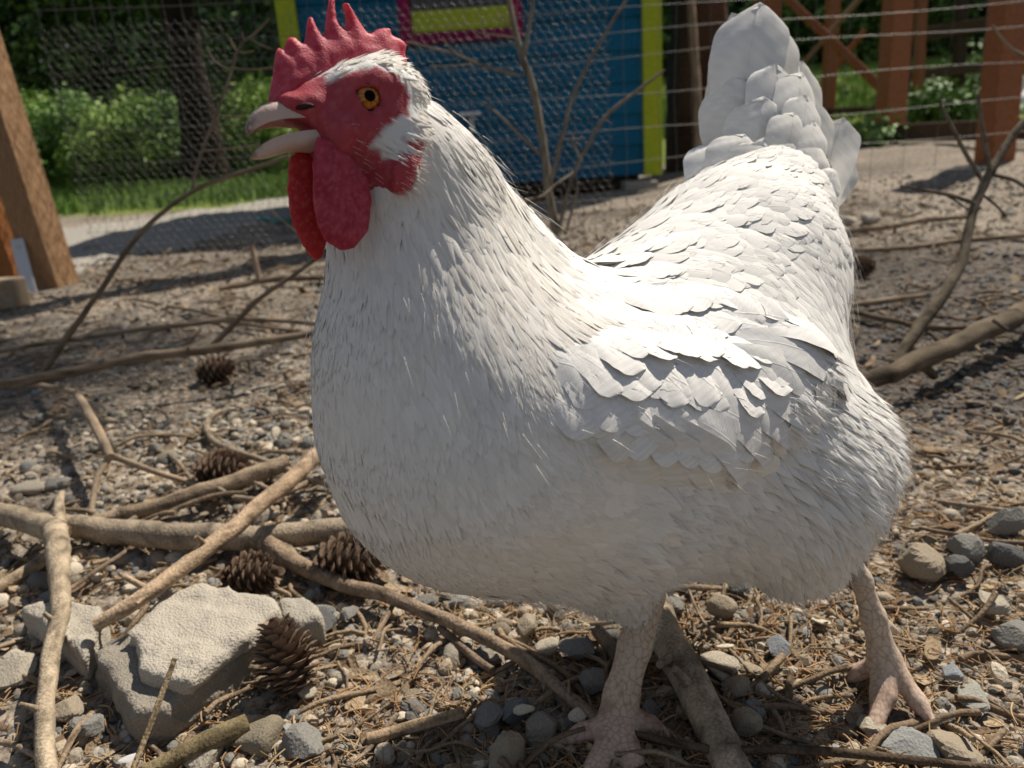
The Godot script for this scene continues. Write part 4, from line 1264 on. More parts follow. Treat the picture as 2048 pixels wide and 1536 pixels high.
# ---------------------------------------------------------------- the painted hut
func build_hut() -> void:
	var z := -3.75
	var hut := thing("painted_hut", "small bright blue wooden hut with lime trim and a magenta window frame", "hut", Vector3(-0.1, 0.0, z))
	var blue := Color(0.009, 0.120, 0.225)
	var lime := Color(0.42, 0.50, 0.035)
	var magenta := Color(0.26, 0.012, 0.085)
	var x0 := -0.86
	var x1 := 0.70
	var y := 0.10
	var h := 0.136
	var n := 0
	while y < 1.42:
		# a lap board: leaning out at its foot, shadow line below
		var spans := [[x0, x1]]
		if y + h > 0.80 and y < 1.30:
			spans = [[x0, -0.335], [0.115, x1]]
		for sp in spans:
			var mb := MB.new()
			mb.box(Vector3.ZERO, Vector3((sp[1] - sp[0]) * 0.5, h * 0.54, 0.009), blue * rng.randf_range(0.85, 1.12), Basis(Vector3.RIGHT, -0.075), 0.003)
			var o := put("siding_board", mb.mesh(), M.paint, hut)
			o.position += Vector3((sp[0] + sp[1]) * 0.5, y + h * 0.5, z)
		y += h
		n += 1
	# the box behind the boards, roof, floor beams
	var bx := func(called: String, at: Vector3, half: Vector3, col: Color, m: Material, bev := 0.003) -> void:
		var mb := MB.new()
		mb.box(Vector3.ZERO, half, col, Basis.IDENTITY, bev)
		var o := put(called, mb.mesh(), m, hut)
		o.position += at
	bx.call("side_wall", Vector3(x0 + 0.01, 0.77, z - 0.65), Vector3(0.02, 0.68, 0.62), blue, M.paint)
	bx.call("side_wall", Vector3(x1 - 0.01, 0.77, z - 0.65), Vector3(0.02, 0.68, 0.62), blue, M.paint)
	bx.call("back_wall", Vector3((x0 + x1) * 0.5, 0.77, z - 1.28), Vector3(0.76, 0.68, 0.02), blue, M.paint)
	bx.call("floor", Vector3((x0 + x1) * 0.5, 0.125, z - 0.65), Vector3(0.74, 0.02, 0.60), Color(0.10, 0.08, 0.06), M.rail)
	bx.call("roof", Vector3((x0 + x1) * 0.5, 1.50, z - 0.62), Vector3(0.88, 0.03, 0.78), Color(0.08, 0.08, 0.085), M.stone)
	for zz in [-0.12, -1.1]:
		bx.call("floor_beam", Vector3((x0 + x1) * 0.5, 0.07, z + zz), Vector3(0.76, 0.035, 0.045), Color(0.07, 0.055, 0.045), M.rail)
	# corner trim
	for q in [[x0 - 0.012, -0.9], [x1 + 0.03, 0.7]]:
		bx.call("corner_trim", Vector3(q[0], 0.77, z + 0.022), Vector3(0.043, 0.68, 0.011), lime, M.paint)
	# the window: dark opening, lime rail across its foot, magenta frame
	bx.call("window_pane", Vector3(-0.112, 1.08, z - 0.02), Vector3(0.225, 0.32, 0.004), Color(0.5, 0.5, 0.5), M.glass, 0.0)
	for q in [[-0.357, 1.06, 0.026, 0.34], [0.133, 1.06, 0.026, 0.34]]:
		bx.call("window_frame", Vector3(q[0], q[1], z + 0.026), Vector3(q[2], q[3], 0.012), magenta, M.paint)
	bx.call("window_frame", Vector3(-0.112, 0.742, z + 0.0245), Vector3(0.271, 0.024, 0.012), magenta * 0.8, M.paint)
	bx.call("window_frame", Vector3(-0.112, 1.42, z + 0.0245), Vector3(0.271, 0.024, 0.012), magenta, M.paint)
	bx.call("window_rail", Vector3(-0.112, 0.81, z + 0.014), Vector3(0.218, 0.045, 0.012), lime, M.paint)
	# a little white shelf bracket
	var b := Vector3(-0.1051,0.4157,-3.7200)
	bx.call("shelf_bracket", b, Vector3(0.048, 0.010, 0.02), Color(0.6, 0.62, 0.66), M.plain)
	bx.call("shelf_bracket", b + Vector3(0.005, -0.045, -0.008), Vector3(0.010, 0.034, 0.010), Color(0.55, 0.57, 0.62), M.plain)
	var blk := thing("concrete_block", "grey concrete block propping the right corner of the blue hut", "block", Vector3(0.66, 0.0, z + 0.05))
	var mb := MB.new()
	mb.box(Vector3(0.66, 0.015, z + 0.03), Vector3(0.075, 0.055, 0.09), Color(0.8, 0.8, 0.8), Basis.IDENTITY, 0.006)
	put("block", mb.mesh(), M.concrete, blk)
	var blk2 := thing("concrete_block", "concrete block under the left corner of the blue hut", "block", Vector3(-0.8, 0.0, z + 0.05))
	mb = MB.new()
	mb.box(Vector3(-0.8, 0.015, z + 0.03), Vector3(0.075, 0.055, 0.09), Color(0.7, 0.7, 0.7), Basis.IDENTITY, 0.006)
	put("block", mb.mesh(), M.concrete, blk2)

# ---------------------------------------------------------------- leaves, trees, hedge
func leaf_mesh(n: int, spread: float, size: float, sd: int, long := 1.6) -> ArrayMesh:
	# a spray of small pointed leaves
	var r := RandomNumberGenerator.new()
	r.seed = sd
	var mb := MB.new()
	for i in n:
		var p := Vector3(r.randfn(0, 1), r.randfn(0, 0.8), r.randfn(0, 1)) * spread
		var z := Vector3(r.randfn(0, 1), r.randfn(-0.15, 0.6), r.randfn(0, 1)).normalized()
		var y := (Vector3(r.randfn(0, 0.6), 1.0, r.randfn(0, 0.6))).normalized()
		y = (y - z * y.dot(z)).normalized()
		var x := y.cross(z)
		var s := size * r.randf_range(0.7, 1.3)
		var col := Color(1, 1, 1) * r.randf_range(0.75, 1.15)
		var a := mb.vert(p, y, Vector2.ZERO, col)
		var b := mb.vert(p + z * s * long * 0.5 + x * s * 0.4 + y * s * 0.10, y, Vector2.ZERO, col)
		var c := mb.vert(p + z * s * long - y * s * 0.15, y, Vector2.ZERO, col)
		var d := mb.vert(p + z * s * long * 0.5 - x * s * 0.4 + y * s * 0.10, y, Vector2.ZERO, col)
		mb.tri(a, b, c)
		mb.tri(a, c, d)
	return mb.mesh()

func crown(parent: Node3D, called: String, spray: ArrayMesh, lobes: Array, count: int, lo: Color, hi: Color, up := 0.5) -> void:
	# sprays of leaves through a cluster of lobes, thicker towards their outsides, with gaps
	var xf := []
	var cs := []
	var total := 0.0
	for l in lobes:
		total += l[1] * l[1]
	for l in lobes:
		var k := int(count * l[1] * l[1] / total)
		for i in k:
			var d := Vector3(rng.randfn(0, 1), rng.randfn(0.1, 0.9), rng.randfn(0, 1)).normalized()
			var rr: float = pow(rng.randf(), 0.4)
			var c: Vector3 = l[0]
			var p: Vector3 = c + d * l[1] * rr * Vector3(1, l[2], 1)
			if fine_noise.get_noise_3d(p.x * 70.0, p.y * 70.0, p.z * 70.0) < -0.16:
				continue
			if p.y < 0.02:
				continue
			var s := rng.randf_range(0.7, 1.35)
			xf.append(Transform3D(Basis.from_euler(Vector3(rng.randf_range(-up, up), rng.randf() * TAU, rng.randf_range(-up, up))).scaled(Vector3(s, s, s)), p))
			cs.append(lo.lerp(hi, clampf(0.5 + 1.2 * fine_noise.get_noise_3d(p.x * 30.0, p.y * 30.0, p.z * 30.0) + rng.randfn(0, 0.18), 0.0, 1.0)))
	many(called, spray, M.leaf, xf, cs, parent)

func trunk_mesh(a: Vector3, b: Vector3, ra: float, rb: float, col: Color, lean := 0.0) -> ArrayMesh:
	var pts := []
	for i in 5:
		var t := i / 4.0
		var p := a.lerp(b, t) + Vector3(sin(t * 3.0) * lean, 0, cos(t * 2.3) * lean * 0.5)
		pts.append(Vector4(p.x, p.y, p.z, lerpf(ra, rb, pow(t, 0.8)) * (1.25 if i == 0 else 1.0)))
	var mb := MB.new()
	tube(mb, spline(pts, 0.12), 18, 0.16, col, 0.01)
	return mb.mesh()

func tree(called: String, label: String, at: Vector3, h: float, r: float, lobes: Array, spray: ArrayMesh, count: int, lo: Color, hi: Color, tr: float, group := "") -> Node3D:
	at.y = ground_y(at.x, at.z) - 0.05
	var t := thing(called, label, "tree", at, group)
	put("trunk", trunk_mesh(at, at + Vector3(0.1, h * 0.75, 0), tr, tr * 0.4, Color(0.085, 0.065, 0.05), 0.05), M.trunk, t)
	var ls := []
	for l in lobes:
		ls.append([at + l[0] * Vector3(r, h, r), l[1] * r, l[2]])
		var mb := MB.new()
		var c: Vector3 = at + l[0] * Vector3(r, h, r)
		var s := at + Vector3(0.05, minf(c.y - at.y - 0.1, h * 0.7) * 0.8, 0)
		tube(mb, spline([Vector4(s.x, s.y, s.z, tr * 0.35), Vector4((s.x + c.x) * 0.5, (s.y + c.y) * 0.5 - 0.05, (s.z + c.z) * 0.5, tr * 0.22), Vector4(c.x, c.y, c.z, tr * 0.08)], 0.15), 7, 0.1, Color(0.085, 0.065, 0.05))
		put("limb", mb.mesh(), M.trunk, t)
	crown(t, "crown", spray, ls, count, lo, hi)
	return t

func build_trees() -> void:
	var small := leaf_mesh(14, 0.06, 0.034, 1)
	var mid := leaf_mesh(18, 0.13, 0.06, 2)
	var big := leaf_mesh(22, 0.22, 0.085, 3)
	var fir := leaf_mesh(40, 0.16, 0.03, 4, 4.0)
	# the hedge of sunlit shrubs behind the track
	var shrubs := [
		[Vector3(-5.0261,0.3059,-9.6689), 0.62, "broad sunlit green shrub beside the left timber post", 0],
		[Vector3(-4.3006,0.3210,-9.4635), 0.60, "rounded yellow green shrub second from the left post", 1],
		[Vector3(-3.9102,0.1704,-9.7300), 0.55, "pale green shrub just left of the dark tree trunk", 0],
		[Vector3(-2.7597,0.1628,-9.4121), 0.62, "bright green shrub right of the dark trunk below the beak", 1],
		[Vector3(-2.3218,0.1109,-10.0261), 0.66, "green shrub behind the hen's wattles beside the hut", 0],
		[Vector3(-5.9286,0.3508,-10.1040), 0.70, "green shrub at the far left behind the timber posts", 1],
	]
	for s in shrubs:
		var p: Vector3 = s[0]
		var r: float = s[1]
		p.y = 0.0
		var o := thing("green_shrub", s[2], "shrub", p, "shrubs behind the gravel track")
		var mb := MB.new()
		for k in 5:
			var a := TAU * k / 5.0 + r
			tube(mb, spline([Vector4(p.x, -0.03, p.z, 0.014), Vector4(p.x + cos(a) * r * 0.3, r * 0.6, p.z + sin(a) * r * 0.3, 0.010), Vector4(p.x + cos(a) * r * 0.6, r * 1.2, p.z + sin(a) * r * 0.6, 0.004)], 0.1), 6, 0.1, Color(0.12, 0.09, 0.06))
		put("stems", mb.mesh(), M.trunk, o)
		var lobes := [[p + Vector3(0, r * 0.75, 0), r, 0.85], [p + Vector3(r * 0.5, r * 0.5, 0.1), r * 0.7, 0.7], [p + Vector3(-r * 0.5, r * 0.55, 0.1), r * 0.7, 0.8], [p + Vector3(0.1, r * 1.3, -0.1), r * 0.55, 0.9]]
		var yl: bool = s[3] == 1
		crown(o, "foliage", small, lobes, 1500, Color(0.07, 0.16, 0.035) if not yl else Color(0.09, 0.19, 0.03), Color(0.30, 0.46, 0.16) if not yl else Color(0.36, 0.50, 0.13))
	# the dark wood behind
	var L := [[Vector3(0, 0.72, 0), 0.9, 1.0], [Vector3(0.6, 0.5, 0.2), 0.7, 0.8], [Vector3(-0.6, 0.52, 0.1), 0.7, 0.9], [Vector3(0.2, 0.28, 0.4), 0.7, 0.7], [Vector3(-0.3, 0.3, 0.3), 0.6, 0.8], [Vector3(0.1, 0.95, 0), 0.6, 0.9], [Vector3(0.0, 0.10, 0.3), 0.85, 0.5], [Vector3(0.9, 0.10, 0.1), 0.75, 0.5], [Vector3(-0.9, 0.12, 0.2), 0.75, 0.5]]
	var woods := [
		[Vector3(-10.6, 0, -16.5), 6.6, 2.6, "dark leafy tree at the far left behind the shrubs", 0],
		[Vector3(-7.4, 0, -17.5), 7.0, 2.6, "dark leafy tree behind the pale green shrubs at left", 1],
		[Vector3(-4.6, 0, -16.5), 6.4, 2.5, "dark tree left of the hut with lit upper leaves", 0],
		[Vector3(-1.4, 0, -18.0), 7.2, 2.8, "tall dark tree directly behind the blue hut", 1],
		[Vector3(1.9, 0, -17.5), 6.8, 2.7, "dark tree behind the hut's right corner", 0],
		[Vector3(4.6, 0, -19.5), 7.0, 3.0, "dark tree behind the hen's tail", 1],
		[Vector3(7.6, 0, -19.0), 7.0, 3.0, "dark tree behind the crossed braces", 0],
		[Vector3(10.6, 0, -18.5), 7.0, 3.0, "dark tree behind the weathered rail at right", 1],
		[Vector3(13.8, 0, -18.0), 7.0, 3.0, "dark tree at the far right edge", 0],
		[Vector3(-14.0, 0, -17.0), 7.0, 3.0, "outermost dark tree at the left edge", 1],
	]
	for w in woods:
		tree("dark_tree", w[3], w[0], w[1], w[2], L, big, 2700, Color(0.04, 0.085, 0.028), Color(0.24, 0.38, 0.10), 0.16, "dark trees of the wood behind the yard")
	# a farther row closes the wood
	var rows := ["at the far left", "left behind the shrubs", "left of the hut", "behind the hut's left side", "behind the hut window", "behind the brown trunk", "behind the hen's tail", "behind the pen's braces", "behind the right posts", "at the far right"]
	for k in 20:
		var x := -26.0 + (k % 10) * 5.9 + rng.randf_range(-0.8, 0.8) + (2.9 if k > 9 else 0.0)
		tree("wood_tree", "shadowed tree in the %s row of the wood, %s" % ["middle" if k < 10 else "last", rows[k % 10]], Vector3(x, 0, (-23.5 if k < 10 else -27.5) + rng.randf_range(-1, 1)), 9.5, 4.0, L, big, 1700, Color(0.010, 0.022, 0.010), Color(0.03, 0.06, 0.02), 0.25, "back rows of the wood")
	# a bare dark bole among the shrubs
	var bole := thing("dark_tree", "dark upright tree trunk standing among the sunlit shrubs at left", "tree", Vector3(-3.0586,0.0353,-8.5295))
	var bp: Vector3 = bole.position
	put("trunk", trunk_mesh(Vector3(bp.x, -0.1, bp.z), Vector3(bp.x - 0.12, 4.2, bp.z), 0.20, 0.13, Color(0.045, 0.035, 0.03), 0.05), M.trunk, bole)
	crown(bole, "crown", mid, [[bp + Vector3(0, 3.6, 0), 1.4, 0.7], [bp + Vector3(0.7, 2.9, 0.2), 0.8, 0.6], [bp + Vector3(-0.8, 3.0, 0.2), 0.8, 0.6]], 1200, Color(0.03, 0.07, 0.02), Color(0.09, 0.17, 0.04))
	# the conifer that stands in the yard, right of the hut
	var tp := Vector3(1.0959,0.0652,-4.3859)
	tp.y = ground_y(tp.x, tp.z) - 0.03
	var con := thing("conifer", "rough red-brown conifer trunk standing just right of the hut", "tree", tp)
	put("trunk", trunk_mesh(tp, tp + Vector3(-0.05, 8.6, 0), 0.135, 0.05, Color(0.135, 0.080, 0.055), 0.02), M.trunk, con)
	var boughs := []
	for k in 11:
		var a := k * 2.4
		var y := 5.6 + k * 0.16
		var r := 0.9 - k * 0.05
		var s := tp + Vector3(0, y, 0)
		var e := s + Vector3(cos(a) * r, -0.25, sin(a) * r)
		var mb := MB.new()
		tube(mb, spline([Vector4(s.x, s.y, s.z, 0.022), Vector4((s.x + e.x) * 0.5, (s.y + e.y) * 0.5 + 0.06, (s.z + e.z) * 0.5, 0.014), Vector4(e.x, e.y, e.z, 0.004)], 0.2), 6, 0.1, Color(0.12, 0.08, 0.06))
		put("bough", mb.mesh(), M.trunk, con)
		boughs.append([s.lerp(e, 0.62), r * 0.42, 0.30])
		boughs.append([s.lerp(e, 0.95), r * 0.28, 0.30])
	crown(con, "needles", fir, boughs, 330, Color(0.02, 0.045, 0.02), Color(0.06, 0.11, 0.04), 0.3)
	# turf beyond the yard
	var blade := MB.new()
	for k in 9:
		var a := k * 2.4
		var b := Vector3(cos(a), 0, sin(a)) * 0.02 * (k % 3)
		var l := Vector3(cos(a * 1.7) * 0.03, 0.075 + 0.012 * (k % 4), sin(a * 1.3) * 0.03)
		var sx := Vector3(sin(a), 0, cos(a)) * 0.0032
		var n := Vector3(cos(a), 0.4, -sin(a)).normalized()
		var i0 := blade.vert(b - sx, n); var i1 := blade.vert(b + sx, n)
		var i2 := blade.vert(b + l * 0.6 + sx * 0.7, n); var i3 := blade.vert(b + l * 0.6 - sx * 0.7, n)
		var i4 := blade.vert(b + l + Vector3(l.x, -0.01, l.z) * 0.4, n)
		blade.quad(i0, i1, i2, i3)
		blade.tri(i3, i2, i4)
	var bm := blade.mesh()
	var xf := []
	var cs := []
	for i in 16000:
		var z := -5.0 - pow(rng.randf(), 1.6) * 9.0
		var x := rng.randf_range(-1.0, 1.0) * (-z) * 0.85
		if z > -6.0 and rng.randf() > smoothstep(-5.0, -6.0, z):
			continue
		if x > 0.6 and z > -6.3:
			continue
		var s := rng.randf_range(0.6, 1.5)
		xf.append(Transform3D(Basis(Vector3.UP, rng.randf() * TAU).scaled(Vector3(s, s * rng.randf_range(0.6, 1.2), s)), Vector3(x, relief(x, z) - 0.005, z)))
		cs.append(Color(0.10, 0.20, 0.035).lerp(Color(0.20, 0.30, 0.06), rng.randf()))
	tag(many("grass", bm, M.grass, xf, cs), "short green grass beyond the fences", "grass")
	# clumps of weeds along the pen's foot board and below the hut corner
	var weeds := [[Vector3(3.0615,0.2684,-5.8714), 0.16, "leafy green weeds growing along the foot board of the pen"], [Vector3(3.2748,0.2617,-5.7641), 0.15, "second clump of weeds behind the foot board, between the posts"], [Vector3(2.3807,0.1523,-4.9925), 0.08, "low weeds at the foot of the middle orange post"], [Vector3(0.6873,0.0334,-3.5870), 0.07, "small pale weed below the hut's right corner"], [Vector3(4.9030,0.5457,-7.9593), 0.35, "light green bush behind the right hand post"]]
	for w in weeds:
		var p: Vector3 = w[0]
		p.y = ground_y(p.x, p.z)
		var o := thing("weed_clump", w[2], "weeds", p)
		crown(o, "leaves", small, [[p + Vector3(0, w[1] * 0.7, 0), w[1], 0.9], [p + Vector3(w[1] * 1.2, w[1] * 0.5, 0), w[1] * 0.8, 0.8], [p + Vector3(-w[1] * 1.1, w[1] * 0.5, 0), w[1] * 0.8, 0.8]], 130, Color(0.09, 0.19, 0.04), Color(0.20, 0.33, 0.10))

# ---------------------------------------------------------------- posts, pen and wire fence
func bar(parent: Node, called: String, a: Vector3, b: Vector3, half_w: float, half_d: float, col: Color, m: Material, turn := 0.0, bev := 0.004) -> MeshInstance3D:
	# a squared timber from a to b, its grain along its own length
	var y := (b - a).normalized()
	var ref := Vector3.BACK.rotated(Vector3.UP, turn)
	if absf(y.dot(ref)) > 0.95:
		ref = Vector3.RIGHT
	var x := y.cross(ref).normalized()
	var mb := MB.new()
	mb.box(Vector3.ZERO, Vector3(half_w, a.distance_to(b) * 0.5, half_d), col, Basis.IDENTITY, bev)
	var o := put(called, mb.mesh(), m, parent)
	o.basis = Basis(x, y, x.cross(y))
	o.position += (a + b) * 0.5
	return o

func build_pen() -> void:
	var orange := Color(0.35, 0.155, 0.078)
	var brown := Color(0.115, 0.085, 0.062)
	# the corner post by the gap at the left, one edge towards us
	var e := Vector3(-1.2287,0.0000,-2.1029)
	var c := e + Vector3(-0.02, 0, -0.055)
	var post := thing("timber_post", "square raw timber corner post at left with one sunlit face", "post", Vector3(c.x, 0, c.z))
	bar(post, "post", Vector3(c.x, -0.05, c.z), Vector3(c.x - 0.10, 1.5, c.z + 0.02), 0.044, 0.044, Color(0.36, 0.235, 0.14), M.timber, deg_to_rad(77.0))
	var c2 := c + Vector3(-0.16, 0, -0.10)
	var post2 := thing("orange_post", "orange brown timber post half hidden behind the left corner post", "post", Vector3(c2.x, 0, c2.z))
	bar(post2, "post", Vector3(c2.x, -0.05, c2.z), Vector3(c2.x - 0.12, 1.5, c2.z), 0.044, 0.044, Color(0.34, 0.15, 0.06), M.timber, deg_to_rad(70.0))
	var s := thing("sill_board", "short weathered grey board lying against the left posts", "board", Vector3(-1.3251,0.0000,-2.0544))
	bar(s, "board", Vector3(-1.3920,0.0350,-1.9042), Vector3(-1.1825,0.0300,-1.8861), 0.035, 0.03, Color(0.34, 0.29, 0.22), M.timber)
	var br := thing("metal_bracket", "grey galvanised strap bracket screwed to the foot of the left posts", "bracket", Vector3(-1.3030,0.0000,-2.1157))
	var ba := Vector3(-1.2940,0.1393,-2.1073)
	var bb := Vector3(-1.2609,-0.0037,-2.0503)
	bar(br, "strap", ba, bb, 0.016, 0.0025, Color(1, 1, 1), M.zinc, deg_to_rad(20.0), 0.001)
	var sc := MB.new()
	var sp := ba.lerp(bb, 0.14) + Vector3(0, 0, 0.004)
	sc.box(sp, Vector3(0.004, 0.004, 0.002), Color(0.3, 0.3, 0.3), Basis.IDENTITY, 0.001)
	put("screw", sc.mesh(), M.zinc, br)
	# the pen of orange posts on the right
	var pen := thing("timber_pen", "open pen of orange timber posts with crossed braces and foot boards at right", "pen", Vector3(2.5, 0.1, -4.8))
	for q in [[Vector3(2.5973,0.2730,-6.2935), Vector3(2.7280,1.3600,-6.6467), 0.042], [Vector3(2.5476,0.0913,-5.1830), Vector3(2.6944,1.1587,-5.5298), 0.068], [Vector3(2.2228,0.0416,-3.5371), Vector3(2.3418,0.8666,-3.8051), 0.058], [Vector3(1.8220,0.2917,-5.4584), Vector3(1.9196,1.2509,-5.7701), 0.068], [Vector3(3.6296,0.2578,-6.9194), Vector3(3.7447,1.4146,-7.2953), 0.035]]:
		var b: Vector3 = q[0]
		var t: Vector3 = q[1]
		var foot := Vector3(b.x, ground_y(b.x, b.z) - 0.1, b.z)
		bar(pen, "post", foot, Vector3(t.x, maxf(t.y, 1.7), t.z), q[2], q[2], orange * rng.randf_range(0.9, 1.1), M.timber, 0.12)
	bar(pen, "brace", Vector3(2.1889,1.1796,-6.2936), Vector3(2.7718,0.3451,-5.5809), 0.026, 0.020, orange * 0.85, M.timber)
	bar(pen, "brace", Vector3(2.7283,1.0914,-6.1388), Vector3(2.3092,0.6005,-6.2948), 0.016, 0.016, Color(0.26, 0.19, 0.12), M.timber)
	bar(pen, "brace", Vector3(2.8874,0.8908,-6.3891), Vector3(2.6838,0.5903,-6.5017), 0.020, 0.016, orange * 0.8, M.timber)
	bar(pen, "foot_board", Vector3(2.4549,0.1594,-5.2682), Vector3(2.6542,0.1745,-3.7590), 0.052, 0.022, brown, M.timber)
	bar(pen, "foot_board", Vector3(2.5844,0.3175,-6.4131), Vector3(2.7515,0.3137,-5.6758), 0.022, 0.022, brown * 0.8, M.timber)
	# the weathered rail fence behind it
	var rf := thing("weathered_rail_fence", "weathered grey-brown rail fence behind the orange pen", "fence", Vector3(4.1776,0.3490,-7.5800))
	bar(rf, "rail", Vector3(3.7293,0.5729,-7.7578), Vector3(5.0851,0.6355,-7.4627), 0.045, 0.02, brown, M.timber)
	bar(rf, "rail", Vector3(3.8031,0.9295,-7.8737), Vector3(5.1130,1.0150,-7.5861), 0.060, 0.02, brown * 0.8, M.timber)
	for q in [[Vector3(3.8379,0.3181,-7.5699), Vector3(3.9527,1.4338,-7.9324)], [Vector3(4.3485,0.3154,-7.5690), Vector3(4.4657,1.3996,-7.9213)], [Vector3(4.9646,0.2362,-7.3330), Vector3(5.0898,1.3199,-7.6851)]]:
		var b: Vector3 = q[0]
		bar(rf, "post", Vector3(b.x, b.y - 0.2, b.z), q[1], 0.045, 0.045, brown * 0.6, M.timber)
	# stake of split wood in front of the conifer
	var st := thing("split_stake", "pale split stake leaning in front of the conifer trunk", "stake", Vector3(0.9411,0.0877,-3.7098))
	var mb := MB.new()
	tube(mb, spline([Vector3(0.9354,0.0101,-3.6846), Vector3(0.9555,0.4099,-3.8145), Vector3(0.9556,0.9225,-3.9810)].map(func(p: Vector3) -> Vector4: return Vector4(p.x, p.y, p.z, 0.021)), 0.04), 7, 0.16, Color(0.36, 0.27, 0.20))
	put("stake", mb.mesh(), M.bark, st)

func wire_run(pts: Array, r: float, sides := 5) -> ArrayMesh:
	var mb := MB.new()
	var q := []
	for p in pts:
		q.append(Vector4(p.x, p.y, p.z, r))
	tube(mb, q, sides, 0.0)
	return mb.mesh()

func fence_at(x: float, y: float) -> Vector3:
	# the fence runs from the left corner post across the yard, sagging a little between its stakes
	return Vector3(x, y + ground_y(x, -2.42), -2.42 + 0.018 * sin(x * 2.3) + 0.012 * sin(y * 7.0 + x * 3.0))

func build_fence() -> void:
	var f := thing("wire_fence", "wire mesh fence with chicken wire along its foot, crossing behind the hen", "fence", Vector3(0, 0, -2.42))
	for y in [0.015, 0.11, 0.21, 0.30, 0.405, 0.506, 0.567, 0.63, 0.73, 0.83, 0.93]:
		var ps := []
		for k in 61:
			var x := -1.27 + k * 0.0617
			ps.append(fence_at(x, y + 0.006 * sin(x * 5.0 + y * 20.0)))
		put("wire", wire_run(ps, 0.0009), M.wire, f)
	var x := -1.26
	while x < 2.4:
		var ps := []
		for k in 9:
			ps.append(fence_at(x + 0.003 * sin(k * 2.0 + x * 9.0), 0.0 + k * 0.125) + Vector3(0, 0, 0.0012))
		put("wire", wire_run(ps, 0.0007), M.wire, f)
		x += 0.05 if x < 1.0 else 0.10
	# hexagonal netting: zigzag strands that pair up in short twists
	var mb := MB.new()
	var w := 0.0262
	var h := 0.0185
	var rows := 38
	var cols := 62
	var node := func(c: int, r: int, half: float) -> Vector3:
		var xx := -1.265 + (c + (0.5 if r % 2 == 1 else 0.0)) * w
		var jit := Vector3(bark_noise.get_noise_2d(c * 900.0, r * 700.0), bark_noise.get_noise_2d(c * 600.0 + 50.0, r * 800.0), 2.0 * bark_noise.get_noise_2d(c * 100.0, r * 120.0)) * 0.004
		return fence_at(xx, 0.005 + r * h + half) + Vector3(0, 0, 0.006) + jit
	for r in rows:
		for c in cols:
			var lo: Vector3 = node.call(c, r, -0.0045)
			var hi: Vector3 = node.call(c, r, 0.0045)
			for seg in [[lo, hi, 0.00062]]:
				tube(mb, [Vector4(seg[0].x, seg[0].y, seg[0].z, seg[2]), Vector4(seg[1].x, seg[1].y, seg[1].z, seg[2])], 4, 0.0, Color.WHITE, 0.0, false)
			if r < rows - 1:
				var l: Vector3 = node.call(c if r % 2 == 1 else c - 1, r + 1, -0.0045)
				var q: Vector3 = node.call(c + 1 if r % 2 == 1 else c, r + 1, -0.0045)
				for t in [l, q]:
					tube(mb, [Vector4(hi.x, hi.y, hi.z, 0.00043), Vector4(t.x, t.y, t.z, 0.00043)], 4, 0.0, Color.WHITE, 0.0, false)
	kind(put("hexagonal_netting", mb.mesh(), M.wire, f), "stuff")

# ---------------------------------------------------------------- branches and sticks
func branch(called: String, label: String, runs: Array, col: Color, category := "branch", group := "", rough := 0.10, knots := true) -> void:
	var first: Vector4 = runs[0][0]
	var o := thing(called, label, category, Vector3(first.x, 0, first.z), group)
	for k in runs.size():
		var mb := MB.new()
		var slim: Array = runs[k].map(func(q: Vector4) -> Vector4: return Vector4(q.x, q.y, q.z, q.w * 0.80))
		var pts := spline(slim, 0.006 if first.z > -1.0 else 0.015)
		if knots and pts.size() > 8:
			for i in pts.size():
				var q: Vector4 = pts[i]
				q.w *= 1.0 + 0.22 * pow(maxf(0.0, bark_noise.get_noise_1d(i * 260.0 + k * 999.0 + first.x * 5000.0)), 1.5) + 0.06 * bark_noise.get_noise_1d(i * 90.0 + first.x * 3000.0)
				pts[i] = q
		var first_w: float = (runs[k][0] as Vector4).w
		tube(mb, pts, 12 if first_w > 0.006 else 8, rough, col, first_w * 0.25)
		if knots:
			# stubs of broken side twigs
			var n := int(pts.size() / 14.0)
			for j in n:
				if rng.randf() < 0.55:
					var i := 4 + rng.randi() % maxi(1, pts.size() - 8)
					if i < pts.size() - 1 and pts[i].w > 0.0022:
						var p := Vector3(pts[i].x, pts[i].y, pts[i].z)
						var d := (Vector3(pts[i + 1].x, pts[i + 1].y, pts[i + 1].z) - p).normalized()
						var s := (d * 0.6 + Vector3(rng.randfn(0, 1), absf(rng.randfn(0, 1)), rng.randfn(0, 1)).normalized()).normalized()
						var rr: float = pts[i].w
						var l := rr * rng.randf_range(1.6, 3.2)
						tube(mb, [Vector4(p.x, p.y, p.z, rr * 0.42), Vector4(p.x + s.x * l * 0.6, p.y + s.y * l * 0.6, p.z + s.z * l * 0.6, rr * 0.30), Vector4(p.x + s.x * l, p.y + s.y * l, p.z + s.z * l, rr * 0.22)], 7, 0.1, col * 0.8)
		put("stem" if k == 0 else "twig", mb.mesh(), M.bark, o)

